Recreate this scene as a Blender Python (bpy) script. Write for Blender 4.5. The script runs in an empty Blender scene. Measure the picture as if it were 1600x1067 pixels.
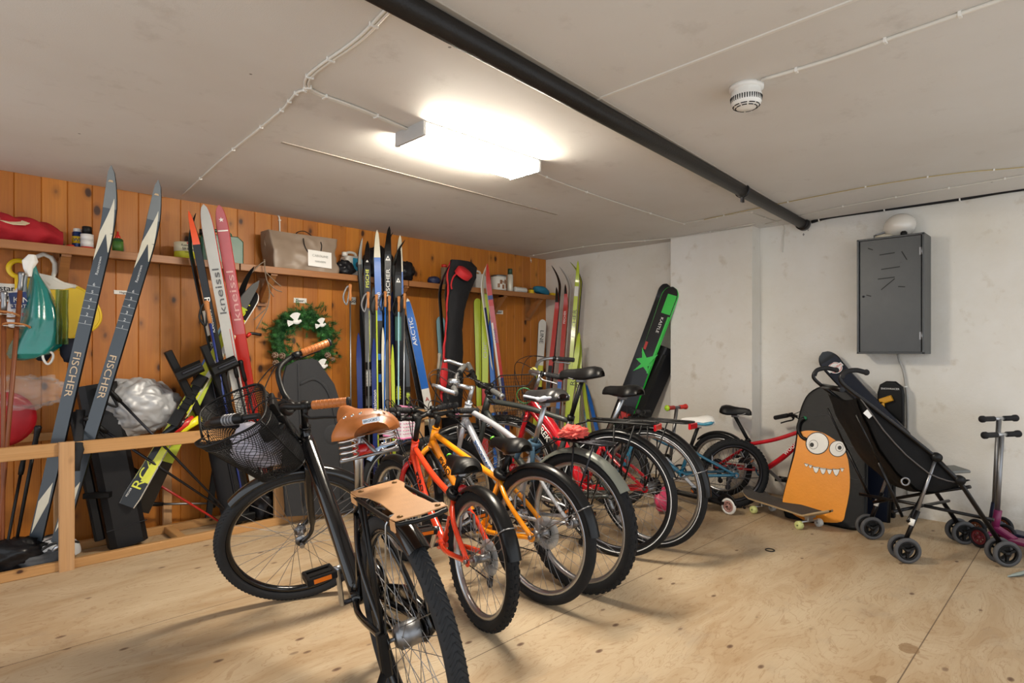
import bpy, math, random
from mathutils import Vector as V, Matrix, Euler
PI=math.pi; R_=math.radians
random.seed(7)
col=bpy.context.scene.collection
# ------------------------------------------------ camera maths: a pixel of the 1600x1067 photo and one known world plane give a place
F=921.0; H=1.15; HY=549.0; S2=math.sqrt(.5)
XW=4.865; YW=4.335; ZC=2.16
def ray(px,py):
    u=(px-800)/F; v=(HY-py)/F
    return V((S2*(1+u),S2*(1-u),v))
O=V((0,0,H))
def atT(px,py,t): return O+ray(px,py)*t
def atX(px,py,X): r=ray(px,py); return O+r*(X/r.x)
def atY(px,py,Y): r=ray(px,py); return O+r*(Y/r.y)
def atZ(px,py,Z): r=ray(px,py); return O+r*((Z-H)/r.z)
# ------------------------------------------------ materials
_m={}
def rgb(h):
    if isinstance(h,str):
        h=h.lstrip('#'); c=[int(h[i:i+2],16)/255 for i in (0,2,4)]
        return tuple((x/12.92 if x<=.04045 else ((x+.055)/1.055)**2.4) for x in c)+(1,)
    return tuple(h)+(1,) if len(h)==3 else tuple(h)
def mat(name,c,rough=.5,metal=0,var=.08,scale=20,bump=0,bscale=200,coat=0,emit=None,estr=0,alpha=1,trans=0):
    if name in _m: return _m[name]
    m=bpy.data.materials.new(name); m.use_nodes=True; n=m.node_tree; b=n.nodes['Principled BSDF']
    c=rgb(c)
    b.inputs['Base Color'].default_value=c
    b.inputs['Roughness'].default_value=rough; b.inputs['Metallic'].default_value=metal
    b.inputs['Specular IOR Level'].default_value=(.28 if max(c[:3])<.03 and not metal else .5); b.inputs['Coat Weight'].default_value=coat; b.inputs['Coat Roughness'].default_value=.08
    if trans: b.inputs['Transmission Weight'].default_value=trans
    b.inputs['Alpha'].default_value=alpha
    tc=n.nodes.new('ShaderNodeTexCoord')
    if var:
        ns=n.nodes.new('ShaderNodeTexNoise'); ns.inputs['Scale'].default_value=scale; ns.inputs['Detail'].default_value=4
        n.links.new(tc.outputs['Object'],ns.inputs['Vector'])
        mx=n.nodes.new('ShaderNodeMix'); mx.data_type='RGBA'
        mx.inputs[6].default_value=tuple(x*(1-var) for x in c[:3])+(1,)
        mx.inputs[7].default_value=tuple(min(1,x*(1+var)+.004*var) for x in c[:3])+(1,)
        n.links.new(ns.outputs['Fac'],mx.inputs[0]); n.links.new(mx.outputs[2],b.inputs['Base Color'])
    if bump:
        ns=n.nodes.new('ShaderNodeTexNoise'); ns.inputs['Scale'].default_value=bscale; ns.inputs['Detail'].default_value=3
        n.links.new(tc.outputs['Object'],ns.inputs['Vector'])
        bp=n.nodes.new('ShaderNodeBump'); bp.inputs['Strength'].default_value=bump; bp.inputs['Distance'].default_value=.003
        n.links.new(ns.outputs['Fac'],bp.inputs['Height']); n.links.new(bp.outputs['Normal'],b.inputs['Normal'])
    if emit:
        b.inputs['Emission Color'].default_value=rgb(emit); b.inputs['Emission Strength'].default_value=estr
    _m[name]=m; return m
# ------------------------------------------------ mesh builder
class MB:
    def __init__(s): s.v=[]; s.f=[]; s.mi=[]; s.mats=[]; s.cur=0; s.sm=[]
    def use(s,m):
        if m not in s.mats: s.mats.append(m)
        s.cur=s.mats.index(m); return s
    def add(s,vs,fs,smooth=False):
        o=len(s.v); s.v+= [V(p) for p in vs]
        for f in fs: s.f.append([i+o for i in f]); s.mi.append(s.cur); s.sm.append(smooth)
        return s
    def box(s,a,b):
        (x0,y0,z0),(x1,y1,z1)=a,b
        return s.add([(x0,y0,z0),(x1,y0,z0),(x1,y1,z0),(x0,y1,z0),(x0,y0,z1),(x1,y0,z1),(x1,y1,z1),(x0,y1,z1)],
            [(0,3,2,1),(4,5,6,7),(0,1,5,4),(1,2,6,5),(2,3,7,6),(3,0,4,7)])
    def bar(s,p,q,w,h,up=(0,0,1),bev=0):
        # rectangular bar from p to q, w across, h along up ; bevelled if bev
        p=V(p);q=V(q);d=(q-p).normalized(); up=V(up); x=d.cross(up)
        if x.length<1e-4: x=d.cross(V((1,0,0)))
        x.normalize(); y=x.cross(d).normalized()
        w/=2;h/=2
        if bev:
            pr=[(w-bev,-h),(w,-h+bev),(w,h-bev),(w-bev,h),(-w+bev,h),(-w,h-bev),(-w,-h+bev),(-w+bev,-h)]
        else: pr=[(w,-h),(w,h),(-w,h),(-w,-h)]
        n=len(pr); vs=[p+x*a+y*b for a,b in pr]+[q+x*a+y*b for a,b in pr]
        fs=[(i,(i+1)%n,n+(i+1)%n,n+i) for i in range(n)]+[tuple(range(n))[::-1],tuple(range(n,2*n))]
        return s.add(vs,fs)
    def tube(s,pts,r,n=10,cap=True,closed=False,flat=1,ref=None):
        pts=[V(p) for p in pts]; k=len(pts)
        rs=r if isinstance(r,(list,tuple)) else [r]*k
        vs=[];prev=None
        for i,p in enumerate(pts):
            if closed: d=pts[(i+1)%k]-pts[i-1]
            else: d=pts[min(i+1,k-1)]-pts[max(i-1,0)]
            d.normalize()
            if prev is None:
                a=V(ref) if ref else (V((0,0,1)) if abs(d.z)<.9 else V((1,0,0)))
                x=(a-d*a.dot(d)).normalized()
            else: x=(prev-d*prev.dot(d)).normalized()
            prev=x; y=d.cross(x)
            for j in range(n):
                a=2*PI*j/n; vs.append(p+x*(math.cos(a)*rs[i])+y*(math.sin(a)*rs[i]*flat))
        fs=[]
        for i in range(k if closed else k-1):
            i2=(i+1)%k
            for j in range(n): fs.append((i*n+j,i*n+(j+1)%n,i2*n+(j+1)%n,i2*n+j))
        s.add(vs,fs,True)
        if cap and not closed:
            o=len(s.v)-len(vs)
            s.f.append([o+j for j in range(n)][::-1]); s.f.append([o+(k-1)*n+j for j in range(n)])
            s.mi+=[s.cur]*2; s.sm+=[False]*2
        return s
    def lathe(s,prof,c=(0,0,0),ax=(0,0,1),n=24,smooth=True,sx=1,sy=1,ref=None):
        c=V(c);ax=V(ax).normalized(); a=V(ref) if ref else (V((1,0,0)) if abs(ax.x)<.9 else V((0,1,0)))
        x=(a-ax*a.dot(ax)).normalized(); y=ax.cross(x)
        vs=[];k=len(prof)
        for r,z in prof:
            for j in range(n):
                t=2*PI*j/n; vs.append(c+ax*z+x*(r*sx*math.cos(t))+y*(r*sy*math.sin(t)))
        fs=[(i*n+j,i*n+(j+1)%n,(i+1)*n+(j+1)%n,(i+1)*n+j) for i in range(k-1) for j in range(n)]
        return s.add(vs,fs,smooth)
    def ring(s,c,ax,R,prof,n=64,smooth=True):
        # closed profile (dr,dz) swept round axis
        c=V(c);ax=V(ax).normalized(); a=V((0,0,1)) if abs(ax.z)<.9 else V((1,0,0))
        x=(a-ax*a.dot(ax)).normalized(); y=ax.cross(x); k=len(prof); vs=[]
        for j in range(n):
            t=2*PI*j/n; e=x*math.cos(t)+y*math.sin(t)
            for dr,dz in prof: vs.append(c+e*(R+dr)+ax*dz)
        fs=[(j*k+i,((j+1)%n)*k+i,((j+1)%n)*k+(i+1)%k,j*k+(i+1)%k) for j in range(n) for i in range(k)]
        return s.add(vs,fs,smooth)
    def sph(s,c,r,n=16,m=10,sc=(1,1,1)):
        c=V(c); vs=[];fs=[]
        for i in range(m+1):
            a=PI*i/m
            for j in range(n):
                b=2*PI*j/n; vs.append(c+V((r*sc[0]*math.sin(a)*math.cos(b),r*sc[1]*math.sin(a)*math.sin(b),r*sc[2]*math.cos(a))))
        for i in range(m):
            for j in range(n): fs.append((i*n+j,(i+1)*n+j,(i+1)*n+(j+1)%n,i*n+(j+1)%n))
        return s.add(vs,fs,True)
    def plate(s,pts,nrm,th,smooth=False):
        # polygon given in 3D, thickened along nrm
        nrm=V(nrm).normalized()*th; n=len(pts); pts=[V(p) for p in pts]
        vs=pts+[p+nrm for p in pts]
        return s.add(vs,[tuple(range(n))[::-1],tuple(range(n,2*n))]+[(i,(i+1)%n,n+(i+1)%n,n+i) for i in range(n)],smooth)
    def grid(s,fn,nu,nv,smooth=True,closeu=False):
        vs=[fn(i/nu,j/nv) for i in range(nu+(0 if closeu else 1)) for j in range(nv+1)]
        fs=[];w=nv+1;N=nu if closeu else nu+1
        for i in range(nu):
            for j in range(nv): fs.append((i*w+j,((i+1)%N)*w+j,((i+1)%N)*w+j+1,i*w+j+1))
        return s.add(vs,fs,smooth)
    def xf(s,M):
        s.v=[M@p for p in s.v]; return s
    def build(s,name,m=None,parent=None,label=None):
        me=bpy.data.meshes.new(name)
        me.from_pydata([tuple(p) for p in s.v],[],s.f)
        mats=s.mats or [m]
        for q in mats: me.materials.append(q)
        if s.mats: me.polygons.foreach_set('material_index',s.mi)
        me.polygons.foreach_set('use_smooth',s.sm)
        me.update()
        o=bpy.data.objects.new(name,me); col.objects.link(o)
        if parent: o.parent=parent
        if label: o['label']=label
        return o
def centre(o):
    # put a top-level mesh's origin at its footprint's centre
    me=o.data; xs=[v.co.x for v in me.vertices]; ys=[v.co.y for v in me.vertices]; zs=[v.co.z for v in me.vertices]
    c=V(((min(xs)+max(xs))/2,(min(ys)+max(ys))/2,min(zs)))
    me.transform(Matrix.Translation(-c)); o.location=c
    return o
def tag(o,label,cat,group=None,kind=None):
    if not o.get('structure_') and label: o['label']=label
    if cat: o['category']=cat
    if group: o['group']=group
    if kind: o['kind']=kind
    return o
def thing(name,loc,label,cat,rz=0,group=None):
    e=bpy.data.objects.new(name,None); col.objects.link(e); e.location=loc; e.rotation_euler=(0,0,rz); e.empty_display_size=.1
    return tag(e,label,cat,group)
def struct(name,mb,m):
    o=mb.build(name,m); o['kind']='structure'; return o
def one(name,mb,m,label,cat,group=None):
    return tag(centre(mb.build(name,m)),label,cat,group)
def rel(e,p):
    # world point to the local frame of an unrotated empty
    return V(p)-V(e.location)
def arc(pts,n=8):
    # Catmull-Rom through points
    P=[V(p) for p in pts]; P=[P[0]*2-P[1]]+P+[P[-1]*2-P[-2]]; out=[]
    for i in range(1,len(P)-2):
        for k in range(n):
            t=k/n; a,b,c,d=P[i-1],P[i],P[i+1],P[i+2]
            out.append(.5*((2*b)+(c-a)*t+(2*a-5*b+4*c-d)*t*t+(3*b-a-3*c+d)*t**3))
    out.append(P[-2]); return out
_txt={}
def text(s,origin,xd,up,size,m,parent,name='lettering',ext=.0006,align='LEFT',stretch=1,off=0,label=None):
    # lettering as thin solid mesh; origin in parent's space
    cu=bpy.data.curves.new('t','FONT'); cu.body=s; cu.size=1; cu.extrude=.0; cu.align_x=align; cu.offset=off; cu.resolution_u=3
    cu.extrude=ext/size
    ob=bpy.data.objects.new('t',cu); col.objects.link(ob)
    dg=bpy.context.evaluated_depsgraph_get(); me=bpy.data.meshes.new_from_object(ob.evaluated_get(dg))
    bpy.data.objects.remove(ob); bpy.data.curves.remove(cu)
    xd=V(xd).normalized(); up=V(up); up=(up-xd*up.dot(xd)).normalized(); n=xd.cross(up)
    M=Matrix((( *(xd*size*stretch),0),(*(up*size),0),(*(n*size),0),(0,0,0,1))).transposed(); M.translation=V(origin)
    me.transform(M); me.materials.clear(); me.materials.append(m); me.name=name
    o=bpy.data.objects.new(name,me); col.objects.link(o)
    if parent: o.parent=parent
    if label: o['label']=label
    return o
# ------------------------------------------------ common materials
BLK=mat('black_plastic','#0c0c0d',.45,0,.15)
RUB=mat('tyre_rubber','#1c1d1f',.8,0,.2,60)
GRIP=mat('grip_rubber','#222224',.7,0,.1)
CHR=mat('chrome','#d8dadd',.14,1,.03)
ALU=mat('brushed_aluminium','#b9bcc0',.32,1,.06)
STL=mat('dull_steel','#8c8d90',.42,1,.12)
DST=mat('dark_steel','#3c3c40',.4,1,.12)
GBLK=mat('gloss_black_paint','#0c0c0e',.16,0,.1,coat=.6)
WHT=mat('white_plastic','#e8e6e0',.4,0,.03)
REDP=mat('red_reflector','#b8101a',.15,0,.1,coat=.8)
ORP=mat('amber_reflector','#e8761a',.2,0,.1,coat=.6)
LEA=mat('tan_leather','#b0672f',.42,0,.12,30,.15)
LEB=mat('pale_leather','#c79463',.5,0,.12,30,.15)
# ------------------------------------------------ room
def nodes(m): return m.node_tree.nodes,m.node_tree.links
def base(name,rough=.6):
    m=bpy.data.materials.new(name); m.use_nodes=True; n,l=nodes(m); b=n['Principled BSDF']; b.inputs['Roughness'].default_value=rough
    return m,n,l,b
def mixc(n,l,fac,a,b,mode='MIX'):
    x=n.new('ShaderNodeMix'); x.data_type='RGBA'; x.blend_type=mode
    for k,v in ((0,fac),(6,a),(7,b)):
        if hasattr(v,'default_value') : l.new(v,x.inputs[k])
        elif k==0: x.inputs[0].default_value=v
        else: x.inputs[k].default_value=rgb(v)
    return x.outputs[2]
def noise(n,l,vec,scale,detail=3,rough=.5,dist=0):
    x=n.new('ShaderNodeTexNoise'); x.inputs['Scale'].default_value=scale; x.inputs['Detail'].default_value=detail
    x.inputs['Roughness'].default_value=rough; x.inputs['Distortion'].default_value=dist; l.new(vec,x.inputs['Vector']); return x.outputs['Fac']
def mapping(n,l,vec,sc=(1,1,1),loc=(0,0,0)):
    x=n.new('ShaderNodeMapping'); x.inputs['Scale'].default_value=sc; x.inputs['Location'].default_value=loc; l.new(vec,x.inputs['Vector']); return x.outputs['Vector']
def ramp(n,l,fac,stops):
    x=n.new('ShaderNodeValToRGB'); e=x.color_ramp.elements
    while len(e)<len(stops): e.new(.5)
    for i,(p,c) in enumerate(stops): e[i].position=p; e[i].color=rgb(c) if not isinstance(c,(int,float)) else (c,c,c,1)
    l.new(fac,x.inputs['Fac']); return x.outputs['Color']
def bump(n,l,h,b,strength=.3,dist=.01):
    x=n.new('ShaderNodeBump'); x.inputs['Strength'].default_value=strength; x.inputs['Distance'].default_value=dist
    l.new(h,x.inputs['Height']); l.new(x.outputs['Normal'],b.inputs['Normal'])
def math_(n,l,op,a,b=None):
    x=n.new('ShaderNodeMath'); x.operation=op
    for i,v in enumerate((a,b)):
        if v is None: continue
        if hasattr(v,'default_value'): l.new(v,x.inputs[i])
        else: x.inputs[i].default_value=v
    return x.outputs[0]
def pine(name,c1,c2,knot='#3a1a08',axis='z',planks=0,rough=.45,ks=1.0,kn=.075):
    m,n,l,b=base(name,rough); tc=n.new('ShaderNodeTexCoord').outputs['Object']
    sc={'z':(9,9,.55),'x':(.55,9,9),'y':(9,.55,9)}[axis]
    vec=tc
    if planks:
        sp=n.new('ShaderNodeSeparateXYZ'); l.new(tc,sp.inputs[0])
        idx=math_(n,l,'FLOOR',math_(n,l,'DIVIDE',sp.outputs['X'],planks))
        wn=n.new('ShaderNodeTexWhiteNoise'); wn.noise_dimensions='1D'; l.new(idx,wn.inputs['W'])
        cb=n.new('ShaderNodeCombineXYZ'); l.new(math_(n,l,'MULTIPLY',wn.outputs['Value'],37),cb.inputs['Z'])
        l.new(math_(n,l,'MULTIPLY',wn.outputs['Value'],11),cb.inputs['Y'])
        ad=n.new('ShaderNodeVectorMath'); l.new(tc,ad.inputs[0]); l.new(cb.outputs[0],ad.inputs[1]); vec=ad.outputs[0]
    g1=noise(n,l,mapping(n,l,vec,sc),3.2,5,.6,.6)
    g2=noise(n,l,mapping(n,l,vec,tuple(x*(6 if x>1 else 1.4) for x in sc)),3,3,.6)
    c=mixc(n,l,g1,c1,c2); c=mixc(n,l,math_(n,l,'MULTIPLY',g2,.55),c,tuple(x*.45 for x in rgb(c2)[:3]),'MIX')
    if planks:
        c=mixc(n,l,math_(n,l,'MULTIPLY',wn.outputs['Value'],.55),c,tuple(x*.62 for x in rgb(c2)[:3]))
    # knots
    ksc={'z':(4.6,4.6,2.7),'x':(2.7,4.6,4.6),'y':(4.6,2.7,4.6)}[axis]
    vo=n.new('ShaderNodeTexVoronoi'); vo.inputs['Scale'].default_value=1.5*ks; vo.inputs['Randomness'].default_value=1
    wob=n.new('ShaderNodeVectorMath'); 
    nz=n.new('ShaderNodeTexNoise'); nz.inputs['Scale'].default_value=14; l.new(vec,nz.inputs['Vector'])
    sc2=n.new('ShaderNodeVectorMath'); sc2.operation='SCALE'; sc2.inputs['Scale'].default_value=.012; l.new(nz.outputs['Color'],sc2.inputs[0])
    l.new(vec,wob.inputs[0]); l.new(sc2.outputs[0],wob.inputs[1])
    l.new(mapping(n,l,wob.outputs[0],ksc),vo.inputs['Vector'])
    k=ramp(n,l,vo.outputs['Distance'],[(0,1.),(kn,.95),(kn*1.5,.28),(kn*2.6,0.)])
    c=mixc(n,l,k,c,knot)
    l.new(c,b.inputs['Base Color']); bump(n,l,g2,b,.12,.004)
    return m
WOODW=pine('varnished_pine_panelling','#eba03c','#bd6a20',planks=.1215,kn=.105,ks=1.15)
RAILW=pine('pale_pine_timber','#d6a873','#b98549',axis='x',kn=.05)
RAILZ=pine('pale_pine_upright','#dcb083','#c0905c',axis='z',kn=.05)
SHELFW=pine('brown_pine_board','#b97f49','#955e33',axis='x',kn=.05)
# wooden wall: boards with V grooves
mb=MB(); pw=.1215; x=-12*pw
while x<XW+.0:
    x1=min(x+pw,XW+.001); g=.0035; d=.005
    pts=[(x,YW+d),(x+g,YW),(x1-g,YW),(x1,YW+d)]
    vs=[(a,b,0) for a,b in pts]+[(a,b,ZC) for a,b in pts]
    mb.add(vs,[(0,1,5,4),(1,2,6,5),(2,3,7,6)]); x=x1
mb.box((-12*pw,YW+d,0),(XW,YW+.08,ZC))
struct('wall_back',mb,WOODW)
# white plaster wall
def plaster():
    m,n,l,b=base('white_plaster',.85); tc=n.new('ShaderNodeTexCoord').outputs['Object']
    a=noise(n,l,tc,1.3,5,.6); s=noise(n,l,tc,7,4,.6)
    c=mixc(n,l,ramp(n,l,a,[(.3,0.),(.75,1.)]),'#eeece7','#e0dacd')
    c=mixc(n,l,ramp(n,l,s,[(.60,0.),(.75,.5)]),c,'#c2b39a')
    f=noise(n,l,tc,60,3,.7); c=mixc(n,l,ramp(n,l,f,[(.70,0.),(.76,.35)]),c,'#9a8f80')
    sp=n.new('ShaderNodeSeparateXYZ'); l.new(tc,sp.inputs[0])
    low=math_(n,l,'MULTIPLY',math_(n,l,'SUBTRACT',1,ramp(n,l,sp.outputs['Z'],[(0,0.),(.35,1.)])),ramp(n,l,s,[(.35,0.),(.65,.55)]))
    c=mixc(n,l,low,c,'#a28d6d')
    l.new(c,b.inputs['Base Color']); h=noise(n,l,tc,24,6,.65); bump(n,l,h,b,.35,.012); return m
PLAST=plaster()
mb=MB().box((XW,-1.6,0),(XW+.12,YW+.08,ZC)); struct('wall_right',mb,PLAST)
# column: left edge seen at px1048, front/right edge px1175, foot of the return px1193
cx0=XW-.16
def yx(px,X): u=(px-800)/F; return X*(1-u)/(1+u)
mb=MB()
ya,yb=yx(1048,cx0),yx(1175,cx0)
mb.bar((cx0+.08,yb,ZC/2),(cx0+.08,ya,ZC/2),.16,ZC,bev=.008); struct('wall_column',mb,PLAST)
# floor
def ply():
    m,n,l,b=base('worn_plywood',.6); tc=n.new('ShaderNodeTexCoord').outputs['Object']
    big=noise(n,l,mapping(n,l,tc,(.55,1.3,1)),1.4,5,.6,.7)
    wav=noise(n,l,mapping(n,l,tc,(.7,2.2,1)),2.2,6,.55,1.8)
    c=mixc(n,l,ramp(n,l,wav,[(.3,0.),(.7,1.)]),'#bda88a','#a88c69')
    c=mixc(n,l,ramp(n,l,big,[(.45,0.),(.7,.7)]),c,'#c9b89c')
    # rotary-cut veneer contour lines
    fr=math_(n,l,'FRACT',math_(n,l,'MULTIPLY',wav,11.0))
    ln=ramp(n,l,fr,[(0,0.),(.40,0.),(.5,.42),(.60,0.)])
    c=mixc(n,l,ln,c,'#8a6238')
    gr=noise(n,l,mapping(n,l,tc,(3,60,1)),3,4,.7); c=mixc(n,l,ramp(n,l,gr,[(.5,0.),(.8,.28)]),c,'#8b6b4a')
    vo=n.new('ShaderNodeTexVoronoi'); vo.inputs['Scale'].default_value=1; vo.inputs['Randomness'].default_value=.85
    l.new(mapping(n,l,tc,(6.2,11.5,1)),vo.inputs['Vector'])
    rnd=n.new('ShaderNodeSeparateColor'); l.new(vo.outputs['Color'],rnd.inputs[0])
    k=ramp(n,l,vo.outputs['Distance'],[(0,1.),(.05,.95),(.10,.7),(.135,0.)])
    k=math_(n,l,'MULTIPLY',k,ramp(n,l,rnd.outputs['Red'],[(.1,.15),(.35,1.)]))
    c=mixc(n,l,k,c,'#5d3f2b')
    # grey scuffs
    sc=noise(n,l,mapping(n,l,tc,(2.2,2.8,1),(3,1,0)),1.5,5,.7); c=mixc(n,l,ramp(n,l,sc,[(.55,0.),(.75,.35)]),c,'#8f8273')
    # seams along X
    sp=n.new('ShaderNodeSeparateXYZ'); l.new(tc,sp.inputs[0])
    s1=math_(n,l,'PINGPONG',math_(n,l,'SUBTRACT',sp.outputs['Y'],.5),.583)
    seam=math_(n,l,'LESS_THAN',s1,.0022); c=mixc(n,l,math_(n,l,'MULTIPLY',seam,.8),c,'#4a3524')
    # oil stain near the lower right
    def spot(x,y,rx,ry,s):
        nonlocal c
        dx=math_(n,l,'DIVIDE',math_(n,l,'SUBTRACT',sp.outputs['X'],x),rx); dy=math_(n,l,'DIVIDE',math_(n,l,'SUBTRACT',sp.outputs['Y'],y),ry)
        d=math_(n,l,'ADD',math_(n,l,'MULTIPLY',dx,dx),math_(n,l,'MULTIPLY',dy,dy))
        d=math_(n,l,'ADD',d,math_(n,l,'MULTIPLY',noise(n,l,tc,26,3),1.3))
        c=mixc(n,l,math_(n,l,'MULTIPLY',math_(n,l,'LESS_THAN',d,1.45),s),c,'#7d5c37')
    p=atZ(1420,1013,0); spot(p.x,p.y,.05,.04,.65); p=atZ(1372,1062,0); spot(p.x,p.y,.035,.03,.55)
    l.new(c,b.inputs['Base Color']); bump(n,l,gr,b,.1,.003); return m
mb=MB().box((-1.6,-1.6,-.05),(XW+.1,YW+.08,0)); struct('floor',mb,ply())
# ceiling
def ceil():
    m,n,l,b=base('greige_fibreboard',.7); tc=n.new('ShaderNodeTexCoord').outputs['Object']
    a=noise(n,l,tc,.9,4,.6); c=mixc(n,l,ramp(n,l,a,[(.3,0.),(.7,1.)]),'#dad8d4','#cfcac3')
    s=noise(n,l,tc,5,5,.7); c=mixc(n,l,ramp(n,l,s,[(.58,0.),(.8,.3)]),c,'#8c8073')
    vo=n.new('ShaderNodeTexVoronoi'); vo.inputs['Scale'].default_value=3.1; vo.inputs['Randomness'].default_value=.9; l.new(tc,vo.inputs['Vector'])
    c=mixc(n,l,ramp(n,l,vo.outputs['Distance'],[(0,.8),(.016,.8),(.02,0.)]),c,'#4c443b')
    l.new(c,b.inputs['Base Color']); h=noise(n,l,tc,260,2,.6); h2=noise(n,l,tc,2.2,3,.5)
    bump(n,l,math_(n,l,'ADD',h,math_(n,l,'MULTIPLY',h2,6)),b,.16,.004); return m
CEIL=ceil()
mb=MB().box((-1.6,-1.6,ZC),(XW+.12,YW+.08,ZC+.06)); struct('ceiling',mb,CEIL)
SEAMM=mat('painted_joint_filler','#a89f93',.7,0,.05)
mb=MB()
p,q=atZ(440,222,ZC),atZ(870,335,ZC)
mb.bar((p.x,p.y,ZC-.001),(q.x,q.y,ZC-.001),.02,.004); struct('trim_1',mb,SEAMM)
WPNT=mat('white_gloss_paint','#dedad2',.35,0,.04)
mb=MB(); p,q=atZ(926,157,ZC),atZ(1440,-42,ZC); mb.bar((p.x,p.y,ZC-.002),(q.x,q.y,ZC-.002),.012,.006); struct('trim_2',mb,WPNT)
mb=MB(); p,q=atZ(640,-18,ZC),atZ(1219,323,ZC); mb.bar((p.x,p.y-.0,ZC-.001),(q.x,q.y,ZC-.001),.035,.006,bev=.001); struct('trim_3',mb,SEAMM)
# no walls behind the viewer: left open so the added world fill gets in
# ------------------------------------------------ ceiling pipe
PIPE=mat('black_bitumen_pipe','#1d1a18',.42,0,.3,12,.4,120)
e=thing('ceiling_pipe',(3,1.5,ZC-.04),'long black drain pipe running under the ceiling to the white wall','pipe')
p0=V((-.9,1.27,2.12)); p1=atX(1258,352,XW+.02)
mb=MB(); mb.tube([rel(e,p0),rel(e,p1)],.037,16); mb.build('pipe_run',PIPE,e)
d=(p1-p0).normalized(); c=atX(1166,300,3.55); 
tt=(3.55-p0.x)/d.x; c=p0+d*tt
mb=MB(); mb.ring(rel(e,c),d,.040,[(0,-.012),(.004,-.012),(.004,.012),(0,.012)],24); mb.tube([rel(e,c+V((0,0,.035))),rel(e,V((c.x,c.y,ZC)))],.008,8)
mb.bar(rel(e,c+V((0,0,-.042))),rel(e,c+V((0,0,-.07))),.012,.03); mb.build('pipe_clamp',DST,e)
mb=MB(); mb.lathe([(.038,0),(.048,.004),(.048,.07),(.038,.075)],rel(e,p1-d*.10),d,20); mb.build('pipe_collar',PIPE,e)
mb=MB(); 
for k in range(9):
    a=k*.7; r=.045+.02*random.random(); mb.sph((p1-V((.035,0,0)))-V(e.location)+V((.025,math.cos(a)*.03-.0,-.03-abs(math.sin(a))*.045)),r*.55,8,6,(.35,1,1))
mb.build('mortar',mat('grey_mortar','#8b8882',.9,0,.2,30,.6,60),e)
# ------------------------------------------------ ceiling lamp
e=thing('ceiling_lamp',(1.925,2.2,ZC),'rectangular white fluorescent ceiling lamp, switched on','lamp')
DIF=mat('lamp_diffuser','#ffffff',.4,0,0,emit='#fff3df',estr=98)
mb=MB(); mb.bar((-.365,0,-.034),(.365,0,-.034),.205,.055,bev=.008); mb.build('diffuser',DIF,e)
CAP=mat('lamp_end_cap','#b9b8b6',.4,0,.03)
for s in (-1,1):
    mb=MB(); mb.bar((s*.366,0,-.0325),(s*.380,0,-.0325),.22,.065,bev=.004); mb.build('end_cap',CAP,e)
mb=MB(); mb.box((-.37,-.11,-.008),(.37,.11,0)); mb.build('base_plate',CAP,e)
# ------------------------------------------------ cables and clips
CABW=mat('white_cable','#d9d5cb',.45,0,.04); CABK=mat('black_cable','#17171a',.4,0,.1); CABY=mat('yellowed_cable','#b3a06a',.5,0,.05)
def cable(pts,r,m,label,clips=8,cm=None,n=1,gap=.012,name='ceiling_cable'):
    pts=[V(p) for p in pts]; c=sum(pts,V())/len(pts); e=thing(name,c,label,'cable')
    L=arc(pts,6)
    for k in range(n):
        off=(k-(n-1)/2)*gap; q=[]
        for i,p in enumerate(L):
            d=(L[min(i+1,len(L)-1)]-L[max(0,i-1)]); s=V((0,0,1)).cross(d); s=s.normalized() if s.length>1e-5 else V((1,0,0))
            q.append(p+s*off-c)
        mb=MB(); mb.tube(q,r,8); mb.build('cable_run',m,e)
    for k in range(clips):
        i=int((k+.5)/clips*(len(L)-1)); d=(L[min(i+1,len(L)-1)]-L[max(0,i-1)]).normalized()
        mb=MB(); mb.bar(L[i]-c-d*.004,L[i]-c+d*.004,(r*2+.006)+(n-1)*gap,r*2+.005); mb.build('cable_clip',cm or WHT,e)
    return e
zc=ZC-.006
cable([atZ(608,14,zc),atZ(560,62,zc),atZ(500,105,zc),atZ(482,122,zc),atZ(481,136,zc),atZ(500,148,zc),atZ(560,170,zc),atZ(645,206,zc)],.0055,CABW,'twin white cables bending across the ceiling to the lamp',6,n=2)
cable([atZ(482,140,zc),atZ(465,144,zc),atZ(452,158,zc),atZ(440,172,zc),atZ(400,205,zc),atZ(345,250,zc),atZ(285,305,zc)],.005,CABW,'white cable running over the ceiling towards the pine wall',7)
yw=YW-.008
cable([atY(284,306,yw),atY(350,317,yw),atY(425,331,yw),atY(435,337,yw),atY(437,350,yw),atY(437,380,yw)],.006,CABW,'white cable along the top of the pine wall',2,name='wall_cable')
cable([atZ(832,268,zc),atZ(880,287,zc),atZ(960,315,zc),atZ(1060,347,zc),atZ(1078,347,zc),atZ(1165,332,zc),atZ(1178,334,zc),atZ(1215,347,zc)],.0035,CABW,'thin white cable from the lamp to the white wall corner',7)
cable([atZ(1196,352,zc)+V((-.02,0,0)),atX(1224,352,XW-.01),atX(1224,372,XW-.01),atX(1223,394,XW-.01)],.004,CABW,'short white cable hanging down beside the column',1,name='wall_cable')
cable([atY(830,410,yw),atY(829,401,yw),atZ(834,399,zc),atZ(930,383,zc),atZ(1048,372,zc),atZ(1180,349,zc)],.0035,CABW,'thin white cable along the ceiling above the far white wall',6)
cable([atZ(1190,125,zc),atZ(1300,92,zc),atZ(1400,57,zc),atZ(1500,22,zc),atZ(1580,-6,zc),atZ(1720,-58,zc)],.007,CABW,'thick white cable leading to the smoke detector',4)
cable([atZ(1196,350,zc),atZ(1300,326,zc),atZ(1400,308,zc),atZ(1500,291,zc),atZ(1610,272,zc),atZ(1760,246,zc)],.0035,CABW,'thin white cable along the ceiling above the grey cabinet',6)
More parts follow.
